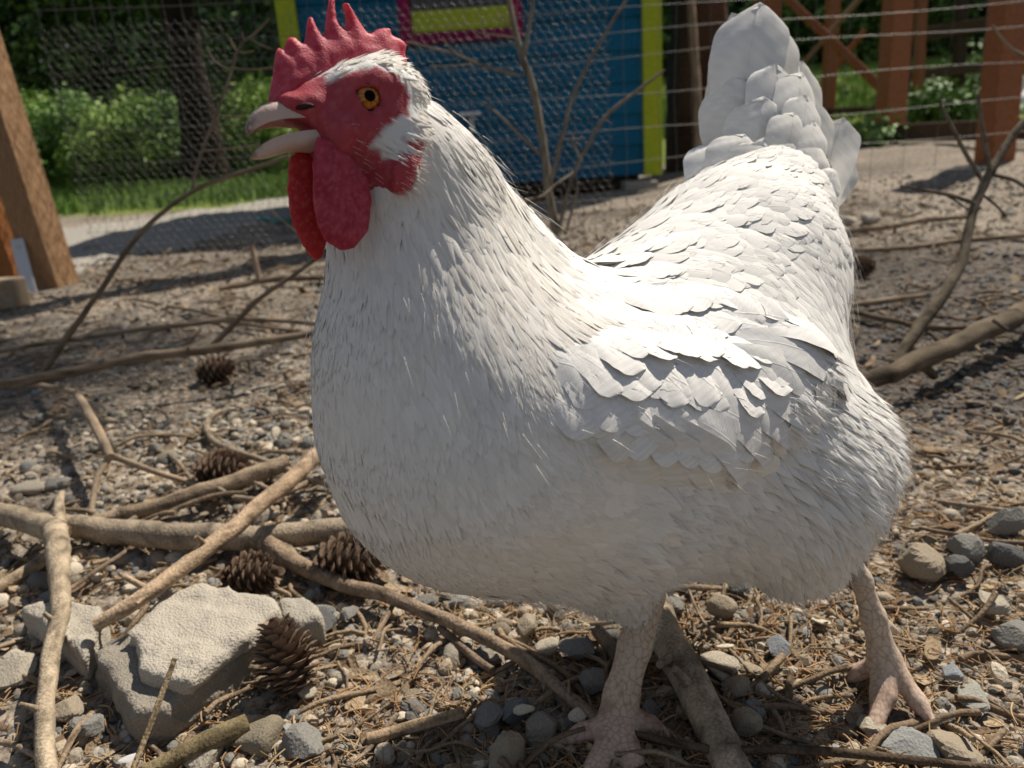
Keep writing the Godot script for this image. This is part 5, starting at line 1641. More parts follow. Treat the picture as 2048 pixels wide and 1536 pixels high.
func build_branches() -> void:
	var grey := Color(0.33, 0.275, 0.215)
	var tan := Color(0.37, 0.30, 0.23)
	var dark := Color(0.17, 0.135, 0.105)
	var mid := Color(0.27, 0.215, 0.165)
	branch("forked_branch", "pale knobbly forked branch at lower left, running from the left edge down to the bottom", [
		[Vector4(-0.5267,0.0222,-0.6659,0.01460),Vector4(-0.4303,0.0252,-0.6147,0.01316),Vector4(-0.3856,0.0291,-0.5809,0.01293)], [Vector4(-0.3879,0.0305,-0.5812,0.01209),Vector4(-0.3329,0.0257,-0.4815,0.00820),Vector4(-0.3005,0.0208,-0.4042,0.00681),Vector4(-0.2794,0.0166,-0.3644,0.00658),Vector4(-0.2522,0.0145,-0.3182,0.00645)], [Vector4(-0.3891,0.0264,-0.5861,0.00631),Vector4(-0.4145,0.0335,-0.6365,0.00496),Vector4(-0.4165,0.0362,-0.6465,0.00319)]], Color(0.46, 0.39, 0.30))
	branch("log", "thickest grey log lying across the left behind the stone slab", [
		[Vector4(-0.4107,0.0125,-0.6281,0.01214),Vector4(-0.3193,0.0139,-0.5962,0.01418),Vector4(-0.2284,0.0137,-0.5803,0.01386),Vector4(-0.1698,0.0131,-0.5816,0.01304),Vector4(-0.1277,0.0125,-0.5818,0.01221)], [Vector4(-0.2142,0.0059,-0.5854,0.00849),Vector4(-0.1728,0.0061,-0.5361,0.00867),Vector4(-0.1332,0.0045,-0.5122,0.00645)]], Color(0.40, 0.34, 0.27), "log")
	branch("tan_stick", "straight tan stick crossing over the grey log, from the slab to the hen's breast", [
		[Vector4(-0.1640,0.0563,-0.7225,0.00898),Vector4(-0.1797,0.0544,-0.6547,0.00915),Vector4(-0.2168,0.0507,-0.5374,0.00810),Vector4(-0.2557,0.0398,-0.4600,0.00681),Vector4(-0.2855,0.0299,-0.4397,0.00561)], [Vector4(-0.2549,0.0421,-0.4593,0.00305),Vector4(-0.2700,0.0467,-0.4663,0.00240),Vector4(-0.2802,0.0482,-0.4728,0.00173)], [Vector4(-0.2658,0.0320,-0.4732,0.00280),Vector4(-0.2678,0.0237,-0.4754,0.00247)]], Color(0.52, 0.40, 0.29))
	branch("grey_stick", "thick straight grey stick half under the tan one", [[Vector4(-0.2333,0.0175,-0.7249,0.01068),Vector4(-0.2769,0.0152,-0.6930,0.01027),Vector4(-0.3329,0.0126,-0.6605,0.00939),Vector4(-0.3880,0.0097,-0.6374,0.00821)]], Color(0.36, 0.29, 0.22))
	branch("curved_twig", "thin pale hooked twig curling towards the hen's breast", [[Vector4(-0.3762,0.0067,-0.9370,0.00385),Vector4(-0.3798,0.0071,-0.9076,0.00436),Vector4(-0.3641,0.0073,-0.8582,0.00474),Vector4(-0.3344,0.0072,-0.8145,0.00453),Vector4(-0.2712,0.0110,-0.7553,0.00423),Vector4(-0.2141,0.0151,-0.6967,0.00442),Vector4(-0.1744,0.0232,-0.6527,0.00463),Vector4(-0.1449,0.0172,-0.6375,0.00454)]], grey)
	branch("crooked_twig", "crooked pale twig standing over the gravel at left with a reddish prong", [
		[Vector4(-0.6690,0.0334,-1.0334,0.00487),Vector4(-0.5769,0.0387,-0.9667,0.00523),Vector4(-0.5212,0.0447,-0.8925,0.00667),Vector4(-0.4410,0.0445,-0.7718,0.00638),Vector4(-0.4053,0.0389,-0.7185,0.00550)], [Vector4(-0.4087,0.0378,-0.7253,0.00404),Vector4(-0.4134,0.0278,-0.7023,0.00394),Vector4(-0.4099,0.0124,-0.6780,0.00336),Vector4(-0.4067,0.0040,-0.6628,0.00284)], [Vector4(-0.4085,0.0368,-0.7275,0.00405),Vector4(-0.3692,0.0228,-0.7176,0.00402),Vector4(-0.3343,0.0105,-0.7124,0.00351),Vector4(-0.2958,0.0024,-0.6911,0.00343)]], Color(0.45, 0.36, 0.27))
	branch("thin_twig", "thin twig lying between the crooked twig and the grey stick", [[Vector4(-0.4040,0.0076,-0.8115,0.00226),Vector4(-0.3716,0.0079,-0.7798,0.00272),Vector4(-0.3297,0.0081,-0.7189,0.00304),Vector4(-0.2919,0.0060,-0.6746,0.00288)]], grey, "twig")
	branch("long_branch", "long dead branch along the left with twigs reaching up in front of the chicken wire", [
		[Vector4(-0.7711,0.0360,-1.0003,0.00860),Vector4(-0.6198,0.0559,-0.9809,0.00840),Vector4(-0.5304,0.0611,-1.0185,0.00868),Vector4(-0.4327,0.0608,-1.0501,0.00834),Vector4(-0.3551,0.0601,-1.0726,0.00729),Vector4(-0.2914,0.0594,-1.1067,0.00625),Vector4(-0.1961,0.0537,-1.1584,0.00523)],
		[Vector4(-0.7209,0.0128,-1.1409,0.00651),Vector4(-0.6614,0.0713,-1.1284,0.00571),Vector4(-0.5883,0.1434,-1.1202,0.00495),Vector4(-0.5229,0.2110,-1.1212,0.00457),Vector4(-0.4728,0.2494,-1.1232,0.00389),Vector4(-0.4282,0.2722,-1.1200,0.00386),Vector4(-0.3779,0.2867,-1.1143,0.00354),Vector4(-0.3252,0.2995,-1.1079,0.00320),Vector4(-0.2803,0.3106,-1.1010,0.00259)],
		[Vector4(-0.4282,0.2722,-1.1200,0.00326),Vector4(-0.4212,0.3004,-1.1292,0.00326),Vector4(-0.4102,0.3264,-1.1377,0.00298),Vector4(-0.3944,0.3588,-1.1482,0.00298),Vector4(-0.3811,0.3867,-1.1572,0.00298),Vector4(-0.3644,0.4224,-1.1688,0.00266),Vector4(-0.3539,0.4511,-1.1782,0.00266)],
		[Vector4(-0.3539,0.4511,-1.1782,0.00238),Vector4(-0.3430,0.4657,-1.1829,0.00238),Vector4(-0.3297,0.4735,-1.1855,0.00210),Vector4(-0.3028,0.4952,-1.1925,0.00147)], [Vector4(-0.3523,0.4536,-1.1790,0.00179),Vector4(-0.3585,0.4648,-1.1826,0.00179),Vector4(-0.3614,0.4736,-1.1855,0.00147)], [Vector4(-0.3523,0.4536,-1.1790,0.00179),Vector4(-0.3412,0.4516,-1.1783,0.00147),Vector4(-0.3277,0.4533,-1.1789,0.00119)], [Vector4(-0.3618,0.4289,-1.1710,0.00179),Vector4(-0.3809,0.4383,-1.1845,0.00180),Vector4(-0.3889,0.4450,-1.1867,0.00180),Vector4(-0.3975,0.4560,-1.2008,0.00150),Vector4(-0.4011,0.4651,-1.2037,0.00121)], [Vector4(-0.3602,0.4328,-1.1722,0.00147),Vector4(-0.3328,0.4275,-1.1600,0.00146),Vector4(-0.2986,0.4270,-1.1493,0.00117)], [Vector4(-0.3415,0.4663,-1.1831,0.00147),Vector4(-0.3433,0.4798,-1.1875,0.00119)], [Vector4(-0.3328,0.4697,-1.1842,0.00119),Vector4(-0.3102,0.4567,-1.1590,0.00117),Vector4(-0.2948,0.4504,-1.1569,0.00086)],
		[Vector4(-0.3837,0.3702,-1.1519,0.00179),Vector4(-0.3616,0.3665,-1.1402,0.00177),Vector4(-0.3382,0.3660,-1.1295,0.00145)], [Vector4(-0.4124,0.3246,-1.1371,0.00179),Vector4(-0.3821,0.3248,-1.1266,0.00177),Vector4(-0.3508,0.3262,-1.1166,0.00145),Vector4(-0.3231,0.3276,-1.1170,0.00145)], [Vector4(-0.3973,0.3577,-1.1478,0.00147),Vector4(-0.3840,0.3481,-1.1552,0.00120),Vector4(-0.3761,0.3374,-1.1623,0.00089)], [Vector4(-0.3991,0.2956,-1.1277,0.00210),Vector4(-0.3921,0.3132,-1.1334,0.00179),Vector4(-0.3833,0.3193,-1.1354,0.00147)],
		[Vector4(-0.4923,0.0174,-1.2476,0.00636),Vector4(-0.4364,0.0634,-1.2415,0.00556),Vector4(-0.3951,0.0959,-1.2310,0.00515),Vector4(-0.3586,0.1160,-1.2270,0.00475),Vector4(-0.3225,0.1366,-1.2232,0.00436),Vector4(-0.2846,0.1583,-1.2092,0.00397)], [Vector4(-0.7065,0.0243,-1.1341,0.00258),Vector4(-0.7088,0.0346,-1.1375,0.00194)], [Vector4(-0.3871,0.2241,-1.3357,0.00177),Vector4(-0.3538,0.2000,-1.3069,0.00175),Vector4(-0.3174,0.1764,-1.2782,0.00172),Vector4(-0.2933,0.1636,-1.2530,0.00169)]], Color(0.25, 0.205, 0.16))
	branch("fallen_stick", "dark stick on the ground below the far wattle", [[Vector4(-0.6856,0.0119,-1.8431,0.00840),Vector4(-0.6032,0.0149,-1.9008,0.00988),Vector4(-0.5324,0.0150,-1.9145,0.00995),Vector4(-0.4253,0.0140,-1.8779,0.00855)]], mid, "stick")
	branch("thin_fallen_branch", "thin shaded branch lying behind the long branch at left", [[Vector4(-0.9408,0.0137,-1.3143,0.00524),Vector4(-0.8203,0.0138,-1.3834,0.00549),Vector4(-0.7170,0.0163,-1.4194,0.00609),Vector4(-0.6024,0.0167,-1.4397,0.00665),Vector4(-0.5114,0.0167,-1.4534,0.00671),Vector4(-0.3383,0.0161,-1.3633,0.00587)]], tan)
	branch("pale_twig", "pale slender twig on the ground left of the breast", [[Vector4(-0.8749,0.0073,-1.8121,0.00473),Vector4(-0.7381,0.0095,-1.6790,0.00495),Vector4(-0.6073,0.0096,-1.5581,0.00512),Vector4(-0.4825,0.0113,-1.4183,0.00469),Vector4(-0.3721,0.0091,-1.3488,0.00448)]], grey, "twig")
	branch("upright_stub", "short upright stub sticking out of the ground below the chicken wire", [[Vector4(-0.6050,0.0154,-1.8988,0.00925),Vector4(-0.6097,0.0534,-1.9111,0.00864),Vector4(-0.6173,0.1009,-1.9266,0.00740)]], Color(0.40, 0.30, 0.23), "stick", "", 0.1, false)
	branch("bottom_branch", "long tapering stick running from under the breast down to the hen's near foot", [[Vector4(-0.2202,0.0108,-0.5794,0.00966),Vector4(-0.1745,0.0120,-0.5303,0.00856),Vector4(-0.1339,0.0109,-0.5002,0.00705),Vector4(-0.1059,0.0106,-0.4855,0.00651),Vector4(-0.0530,0.0101,-0.4474,0.00592),Vector4(-0.0069,0.0097,-0.4051,0.00531),Vector4(0.0156,0.0083,-0.3736,0.00469),Vector4(0.0357,0.0059,-0.3481,0.00417)], [Vector4(-0.0932,0.0053,-0.4959,0.00185),Vector4(-0.0996,0.0045,-0.4609,0.00209),Vector4(-0.1070,0.0012,-0.4385,0.00167)]], Color(0.34, 0.265, 0.20))
	branch("short_twig", "short twig beside the bottom branch", [[Vector4(-0.0608,0.0024,-0.4508,0.00342),Vector4(-0.0426,0.0025,-0.4245,0.00358),Vector4(-0.0247,0.0020,-0.4035,0.00282)]], mid, "twig")
	branch("cut_stick", "short cut length of tan stick at the bottom middle", [[Vector4(-0.0942,0.0049,-0.3490,0.00418),Vector4(-0.0681,0.0062,-0.3550,0.00452),Vector4(-0.0414,0.0070,-0.3617,0.00429)]], Color(0.42, 0.32, 0.225), "stick", "", 0.06, false)
	branch("grey_splinter", "grey splinter of wood pointing up beside the cut stick", [[Vector4(-0.1038,0.0009,-0.3302,0.00134),Vector4(-0.0911,0.0033,-0.3460,0.00180),Vector4(-0.0790,0.0072,-0.3644,0.00173)]], grey, "stick", "", 0.1, false)
	branch("thick_log", "thick pale branch on the ground between the hen's feet", [[Vector4(0.0871,0.0074,-0.4703,0.01060),Vector4(0.0857,0.0097,-0.4319,0.01382),Vector4(0.0906,0.0095,-0.3774,0.01359),Vector4(0.0941,0.0089,-0.3373,0.01272),Vector4(0.0982,0.0083,-0.2971,0.01181)]], Color(0.50, 0.43, 0.34), "log")
	branch("bark_stick", "short ribbed brown stick behind the near leg", [[Vector4(0.0444,0.0079,-0.4273,0.00555),Vector4(0.0513,0.0080,-0.4070,0.00565),Vector4(0.0574,0.0066,-0.3868,0.00513)]], mid, "stick", "", 0.16, false)
	branch("dark_stick", "dark stick lying along the bottom in front of the far foot", [[Vector4(0.0494,0.0077,-0.3384,0.00244),Vector4(0.0626,0.0099,-0.3290,0.00265),Vector4(0.0936,0.0120,-0.3163,0.00283),Vector4(0.1229,0.0140,-0.3121,0.00292),Vector4(0.1571,0.0120,-0.3084,0.00290),Vector4(0.1920,0.0098,-0.3023,0.00261),Vector4(0.2418,0.0095,-0.2909,0.00218)]], Color(0.13, 0.10, 0.075), "stick")
	branch("slanting_twig", "thin twig slanting down from behind the thick pale branch", [[Vector4(0.1141,0.0067,-0.4680,0.00106),Vector4(0.1149,0.0059,-0.4339,0.00132),Vector4(0.1258,0.0050,-0.3979,0.00139),Vector4(0.1363,0.0050,-0.3653,0.00144),Vector4(0.1573,0.0038,-0.3453,0.00111)]], grey, "twig")
	branch("second_slanting_twig", "thin twig from the thick branch to the dark stick", [[Vector4(0.1048,0.0048,-0.3666,0.00116),Vector4(0.1177,0.0052,-0.3429,0.00165),Vector4(0.1325,0.0051,-0.3305,0.00160),Vector4(0.1445,0.0069,-0.3204,0.00130)]], mid, "twig")
	branch("standing_twig", "thin straight twig sticking up in front of the slab", [[Vector4(-0.2116,0.0168,-0.3221,0.00195),Vector4(-0.2049,0.0353,-0.3439,0.00202),Vector4(-0.2020,0.0450,-0.3575,0.00193),Vector4(-0.1984,0.0544,-0.3658,0.00168)]], Color(0.42, 0.33, 0.22), "twig", "", 0.05, false)
	branch("mossy_bark", "short crumbling length of mossy bark below the slab", [[Vector4(-0.2122,0.0058,-0.3349,0.00540),Vector4(-0.1964,0.0076,-0.3438,0.00660),Vector4(-0.1798,0.0091,-0.3525,0.00728),Vector4(-0.1642,0.0090,-0.3618,0.00715)]], Color(0.24, 0.20, 0.12), "bark", "", 0.35, false)
	branch("left_edge_stick", "stout stick poking in at the left edge beside the forked branch", [[Vector4(-0.4284,0.0046,-0.5215,0.00655),Vector4(-0.4088,0.0065,-0.5548,0.00649),Vector4(-0.4000,0.0084,-0.5800,0.00631),Vector4(-0.3954,0.0096,-0.5998,0.00519)]], Color(0.44, 0.36, 0.26), "stick")
	branch("fine_stick", "fine dark stick between the forked branch and the tan stick", [[Vector4(-0.3581,0.0053,-0.5218,0.00193),Vector4(-0.3490,0.0057,-0.5484,0.00241),Vector4(-0.3343,0.0076,-0.5790,0.00231)]], mid, "twig")
	branch("corner_stick", "tan stick poking in at the bottom left corner", [[Vector4(-0.3276,0.0056,-0.3712,0.00234),Vector4(-0.2992,0.0056,-0.3628,0.00230),Vector4(-0.2779,0.0034,-0.3520,0.00197)]], tan, "stick")
	branch("short_grey_stick", "short curved stick behind the grey log near the breast", [[Vector4(-0.2673,0.0123,-0.6613,0.00329),Vector4(-0.2344,0.0146,-0.6464,0.00368),Vector4(-0.2177,0.0169,-0.6546,0.00419),Vector4(-0.1928,0.0144,-0.6889,0.00341)], [Vector4(-0.2227,0.0140,-0.6541,0.00279),Vector4(-0.2582,0.0117,-0.6938,0.00245),Vector4(-0.2686,0.0074,-0.6933,0.00196)]], tan, "stick")
	branch("bent_twig", "bent twig lying against the far side of the grey log", [[Vector4(-0.3390,0.0076,-0.6287,0.00225),Vector4(-0.3143,0.0119,-0.6487,0.00277),Vector4(-0.2875,0.0140,-0.6663,0.00284),Vector4(-0.2613,0.0117,-0.6723,0.00239)]], mid, "twig")
	# right side
	branch("leaning_branch", "lichened forked branch leaning up at the right edge", [
		[Vector4(0.4880,0.0078,-0.9290,0.00974),Vector4(0.5268,0.0397,-0.9604,0.00938),Vector4(0.5698,0.0698,-0.9912,0.00901),Vector4(0.6194,0.1090,-1.0355,0.00811),Vector4(0.6609,0.1683,-1.0863,0.00775),Vector4(0.7023,0.2214,-1.1246,0.00757),Vector4(0.7631,0.2788,-1.1643,0.00618),Vector4(0.8244,0.3208,-1.1989,0.00566)],
		[Vector4(0.7023,0.2214,-1.1246,0.00457),Vector4(0.6960,0.2729,-1.1413,0.00425),Vector4(0.6922,0.3277,-1.1591,0.00304)], [Vector4(0.6938,0.2036,-1.1188,0.00425),Vector4(0.6777,0.2568,-1.1571,0.00400),Vector4(0.6610,0.3190,-1.1983,0.00252)], [Vector4(0.7049,0.2179,-1.1234,0.00364),Vector4(0.7236,0.2096,-1.0997,0.00326),Vector4(0.7496,0.1841,-1.0704,0.00293)], [Vector4(0.6654,0.1827,-1.0910,0.00386),Vector4(0.6360,0.1966,-1.1165,0.00364),Vector4(0.5831,0.2097,-1.1418,0.00247)], [Vector4(0.6394,0.1936,-1.1155,0.00182),Vector4(0.6530,0.1839,-1.1124,0.00182),Vector4(0.6699,0.1711,-1.1082,0.00121)], [Vector4(0.6811,0.1943,-1.1053,0.00241),Vector4(0.7062,0.1769,-1.1101,0.00243),Vector4(0.7207,0.1610,-1.1049,0.00182)]], Color(0.20, 0.17, 0.13))
	branch("thick_dark_branch", "thick dark branch on the ground at right behind the hen's thigh", [[Vector4(0.8275,0.0431,-1.1211,0.01870),Vector4(0.6326,0.0414,-0.9635,0.01627),Vector4(0.5028,0.0384,-0.8684,0.01482),Vector4(0.4192,0.0331,-0.8175,0.01294),Vector4(0.3714,0.0270,-0.8103,0.01007)], [Vector4(0.5966,0.0622,-0.9146,0.00308),Vector4(0.6081,0.0519,-0.9013,0.00275)], [Vector4(0.4956,0.0205,-0.8740,0.00780),Vector4(0.5145,0.0047,-0.8857,0.00671)]], Color(0.175, 0.145, 0.11))
	branch("edge_twig", "thin bent twig entering at the top right edge", [[Vector4(0.9271,0.3741,-1.3845,0.00422),Vector4(0.8944,0.3900,-1.3896,0.00380),Vector4(0.8705,0.4101,-1.3962,0.00338),Vector4(0.8507,0.4395,-1.4057,0.00211)]], Color(0.40, 0.31, 0.23), "twig")
	branch("ground_stick", "tan stick on the ground right of the hen's back", [[Vector4(0.8649,0.0145,-2.0371,0.00924),Vector4(1.0052,0.0172,-2.0544,0.01064),Vector4(1.1623,0.0187,-2.1245,0.01029),Vector4(1.2833,0.0179,-2.1313,0.00826)]], tan, "stick")
	branch("short_ground_stick", "tan stick beside the hen's flank on the right", [[Vector4(0.5625,0.0101,-1.2481,0.00583),Vector4(0.6460,0.0107,-1.2654,0.00675),Vector4(0.7169,0.0099,-1.2871,0.00557)]], tan, "stick")
	branch("shaded_stick", "dark stick in the shade right of the saddle feathers", [[Vector4(0.5588,0.0080,-1.2204,0.00571),Vector4(0.5883,0.0080,-1.1471,0.00578),Vector4(0.6195,0.0079,-1.0902,0.00552),Vector4(0.6887,0.0071,-1.0824,0.00439)]], dark, "stick")
	branch("right_edge_stick", "straight tan stick at the right edge level with the thigh fluff", [[Vector4(0.3469,0.0057,-0.5724,0.00250),Vector4(0.3728,0.0059,-0.5566,0.00264),Vector4(0.4142,0.0057,-0.5395,0.00238)]], tan, "stick")
	branch("long_right_twig", "long thin brown twig on the gravel right of the far leg", [[Vector4(0.3118,0.0042,-0.5348,0.00177),Vector4(0.3276,0.0056,-0.5197,0.00230),Vector4(0.3534,0.0056,-0.5055,0.00225),Vector4(0.3860,0.0056,-0.4980,0.00222)]], mid, "twig")
	branch("right_middle_twig", "weathered stick across the ground behind the leaning branch", [[Vector4(0.8000,0.0087,-1.7953,0.00586),Vector4(0.9149,0.0093,-1.7669,0.00692),Vector4(1.0905,0.0099,-1.8105,0.00708),Vector4(1.2654,0.0099,-1.8067,0.00707)]], tan, "stick")
	# the bare sapling between neck and tail
	branch("bare_sapling", "bare grey sapling with several stems standing behind the hen's back", [
		[Vector4(0.1161,0.0504,-1.6158,0.01289),Vector4(0.1142,0.1107,-1.6354,0.01136),Vector4(0.1033,0.2067,-1.6665,0.01062),Vector4(0.1005,0.2971,-1.6959,0.01020),Vector4(0.0876,0.4083,-1.7321,0.00947),Vector4(0.0718,0.4665,-1.7510,0.00873),Vector4(0.0582,0.5256,-1.7702,0.00721),Vector4(0.0473,0.6065,-1.7965,0.00605)],
		[Vector4(0.0718,0.4665,-1.7510,0.00531),Vector4(0.0866,0.5237,-1.7696,0.00494),Vector4(0.1040,0.6028,-1.7952,0.00416)], [Vector4(0.1065,0.2065,-1.6665,0.00568),Vector4(0.1313,0.2804,-1.6695,0.00525),Vector4(0.1624,0.3765,-1.6797,0.00482),Vector4(0.2011,0.4455,-1.6811,0.00436),Vector4(0.2415,0.5043,-1.6897,0.00433),Vector4(0.2954,0.5757,-1.7023,0.00360)],
		[Vector4(0.1174,0.1105,-1.6353,0.00531),Vector4(0.1509,0.2085,-1.6671,0.00531),Vector4(0.1876,0.2763,-1.6892,0.00494),Vector4(0.2343,0.3384,-1.7093,0.00494),Vector4(0.3009,0.3841,-1.7242,0.00452),Vector4(0.3672,0.4248,-1.7374,0.00305)],
		[Vector4(0.0620,0.4331,-1.7401,0.00416),Vector4(0.0104,0.4489,-1.7242,0.00410),Vector4(-0.0297,0.4627,-1.7077,0.00369),Vector4(-0.0735,0.4812,-1.6927,0.00329),Vector4(-0.1608,0.5069,-1.6800,0.00250)], [Vector4(-0.0647,0.4777,-1.6915,0.00294),Vector4(-0.0798,0.4932,-1.6966,0.00253),Vector4(-0.0926,0.5124,-1.7028,0.00253)], [Vector4(-0.0247,0.4604,-1.7069,0.00221),Vector4(-0.0814,0.4593,-1.7066,0.00185),Vector4(-0.1224,0.4610,-1.7071,0.00185)], [Vector4(0.0943,0.2704,-1.6873,0.00379),Vector4(0.0527,0.3154,-1.6808,0.00338),Vector4(0.0138,0.3551,-1.6727,0.00298),Vector4(-0.0188,0.3839,-1.6610,0.00218)],
		[Vector4(0.0462,0.1933,-1.5360,0.00317),Vector4(0.0859,0.1984,-1.5587,0.00355),Vector4(0.1136,0.2160,-1.5855,0.00360),Vector4(0.1540,0.2343,-1.6335,0.00333)], [Vector4(0.0571,0.5106,-1.7653,0.00226),Vector4(0.0384,0.5419,-1.7755,0.00226),Vector4(0.0323,0.5594,-1.7812,0.00189)], [Vector4(0.0645,0.5047,-1.7424,0.00187),Vector4(0.0152,0.5135,-1.7242,0.00185),Vector4(-0.0252,0.5176,-1.7045,0.00147)], [Vector4(0.1331,0.1094,-1.6349,0.00342),Vector4(0.1592,0.1779,-1.6572,0.00342),Vector4(0.1681,0.2124,-1.6684,0.00263)],
		[Vector4(0.1764,0.2556,-1.6614,0.00301),Vector4(0.1666,0.2781,-1.6687,0.00260),Vector4(0.1596,0.2964,-1.6747,0.00260),Vector4(0.1631,0.3159,-1.6810,0.00187)], [Vector4(0.1806,0.2989,-1.6755,0.00223),Vector4(0.1597,0.2983,-1.6753,0.00260),Vector4(0.1371,0.3018,-1.6764,0.00223),Vector4(0.1269,0.2906,-1.6728,0.00223),Vector4(0.1300,0.2765,-1.6682,0.00187)], [Vector4(0.0972,0.2662,-1.6859,0.00263),Vector4(0.1066,0.2937,-1.6948,0.00226),Vector4(0.1080,0.3137,-1.7013,0.00189)]], Color(0.28, 0.25, 0.20), "sapling")

# ---------------------------------------------------------------- slab, cones, stones
func rock_sdf(p: Vector3, poly: Array, y0: float, y1: float, tilt: Vector2, sd: float) -> float:
	var d2 := poly_dist(Vector2(p.x, p.z), poly)
	var top: float = y1 + tilt.x * (p.x - poly[0].x) + tilt.y * (p.z - poly[0].y)
	var dy := maxf(p.y - top, y0 - p.y)
	var r := 0.003
	var a := maxf(d2 + r, 0.0)
	var b := maxf(dy + r, 0.0)
	var d := sqrt(a * a + b * b) + minf(maxf(d2 + r, dy + r), 0.0) - r
	return d + 0.0042 * fine_noise.get_noise_3d(p.x * 1500.0 + sd, p.y * 3000.0, p.z * 1500.0) + 0.0016 * fine_noise.get_noise_3d(p.x * 6000.0, p.y * 9000.0, p.z * 6000.0 + sd)

func slab_part(o: Node3D, called: String, pts: Array, y0: float, tilt: Vector2, sd: float, shade: Color) -> void:
	var poly := []
	var lo := Vector3(9, y0 - 0.01, 9)
	var hi := Vector3(-9, -9, -9)
	for p in pts:
		poly.append(Vector2(p.x, p.z))
		lo.x = minf(lo.x, p.x - 0.012); lo.z = minf(lo.z, p.z - 0.012)
		hi.x = maxf(hi.x, p.x + 0.012); hi.z = maxf(hi.z, p.z + 0.012); hi.y = maxf(hi.y, p.y + 0.02)
	var mb := MB.new()
	nets(lo, hi, 0.0026, func(p: Vector3) -> float: return rock_sdf(p, poly, y0, pts[0].y, tilt, sd), mb)
	for i in mb.v.size():
		mb.c[i] = shade
	put(called, mb.mesh(), M.concrete, o)

func build_slab() -> void:
	var o := thing("broken_slab", "broken two-layered slab of pale concrete at lower left", "slab", Vector3(-0.2257,0.0000,-0.3990))
	slab_part(o, "slab_base", [Vector3(-0.2854,0.0200,-0.4269), Vector3(-0.2675,0.0200,-0.4088), Vector3(-0.2464,0.0200,-0.3844), Vector3(-0.2306,0.0200,-0.3658), Vector3(-0.2125,0.0200,-0.3692), Vector3(-0.1950,0.0200,-0.3933), Vector3(-0.1765,0.0200,-0.4210), Vector3(-0.1760,0.0200,-0.4562), Vector3(-0.2256,0.0200,-0.4802), Vector3(-0.2600,0.0200,-0.4603)], -0.012, Vector2(0, 0), 11.0, Color(0.62, 0.60, 0.58))
	slab_part(o, "slab_layer", [Vector3(-0.2426,0.0310,-0.4838), Vector3(-0.2279,0.0310,-0.4845), Vector3(-0.1988,0.0310,-0.4707), Vector3(-0.1725,0.0310,-0.4601), Vector3(-0.1643,0.0310,-0.4445), Vector3(-0.1727,0.0310,-0.4311), Vector3(-0.1787,0.0310,-0.4135), Vector3(-0.1932,0.0310,-0.3934), Vector3(-0.2002,0.0310,-0.3784), Vector3(-0.2130,0.0310,-0.3797), Vector3(-0.2355,0.0310,-0.3914), Vector3(-0.2424,0.0310,-0.4029), Vector3(-0.2473,0.0310,-0.4181), Vector3(-0.2616,0.0310,-0.4322), Vector3(-0.2573,0.0310,-0.4431), Vector3(-0.2539,0.0310,-0.4628)], 0.018, Vector2(0, 0), 47.0, Color(1.0, 0.98, 0.95))
	var l := thing("broken_slab", "smaller flat piece of the broken concrete under the forked branch", "slab", Vector3(-0.3311,0.0000,-0.4881))
	slab_part(l, "slab", [Vector3(-0.3650,0.0220,-0.4799), Vector3(-0.3518,0.0220,-0.4894), Vector3(-0.3369,0.0220,-0.4927), Vector3(-0.3021,0.0220,-0.4797), Vector3(-0.2895,0.0220,-0.4524), Vector3(-0.2889,0.0220,-0.4247), Vector3(-0.3102,0.0220,-0.4426), Vector3(-0.3454,0.0220,-0.4692)], -0.012, Vector2(0, 0), 83.0, Color(0.92, 0.90, 0.87))
	var r := thing("broken_slab", "small pale concrete fragment right of the slab, above the pine cone", "slab", Vector3(-0.1648,0.0000,-0.4901))
	slab_part(r, "slab", [Vector3(-0.1743,0.0200,-0.4758), Vector3(-0.1603,0.0200,-0.4766), Vector3(-0.1402,0.0200,-0.4572), Vector3(-0.1399,0.0200,-0.4480), Vector3(-0.1544,0.0200,-0.4452), Vector3(-0.1681,0.0200,-0.4547)], -0.01, Vector2(0, 0), 131.0, Color(0.85, 0.84, 0.82))

func cone_scale(sd: int) -> ArrayMesh:
	# a woody scale: narrow foot, broad rounded blade with a thick lip
	var mb := MB.new()
	var rows := 5
	for side in [1.0, -1.0]:
		var s := mb.v.size()
		for i in rows + 1:
			var t := i / float(rows)
			var w := 0.5 * lerpf(0.45, 1.0, sin(minf(1.0, t * 1.15) * PI * 0.5)) * sqrt(maxf(0.02, 1.0 - pow(t, 4.5)))
			for k in 5:
				var u := k / 2.0 - 1.0
				var th := 0.07 + 0.06 * smoothstep(0.5, 1.0, t)
				mb.vert(Vector3(u * w, side * th * (1.0 - u * u * 0.7) * (1.0 if i < rows else 0.3) - 0.20 * u * u * w + 0.30 * t * t, t), Vector3(0, side, 0.1), Vector2(u, t), Color(1, 1, 1).lerp(Color(1.5, 1.45, 1.4), smoothstep(0.7, 1.0, t)))
		for i in rows:
			for k in 4:
				mb.quad(s + i * 5 + k, s + i * 5 + k + 1, s + i * 5 + k + 6, s + i * 5 + k + 5)
	mb.smooth()
	return mb.mesh()

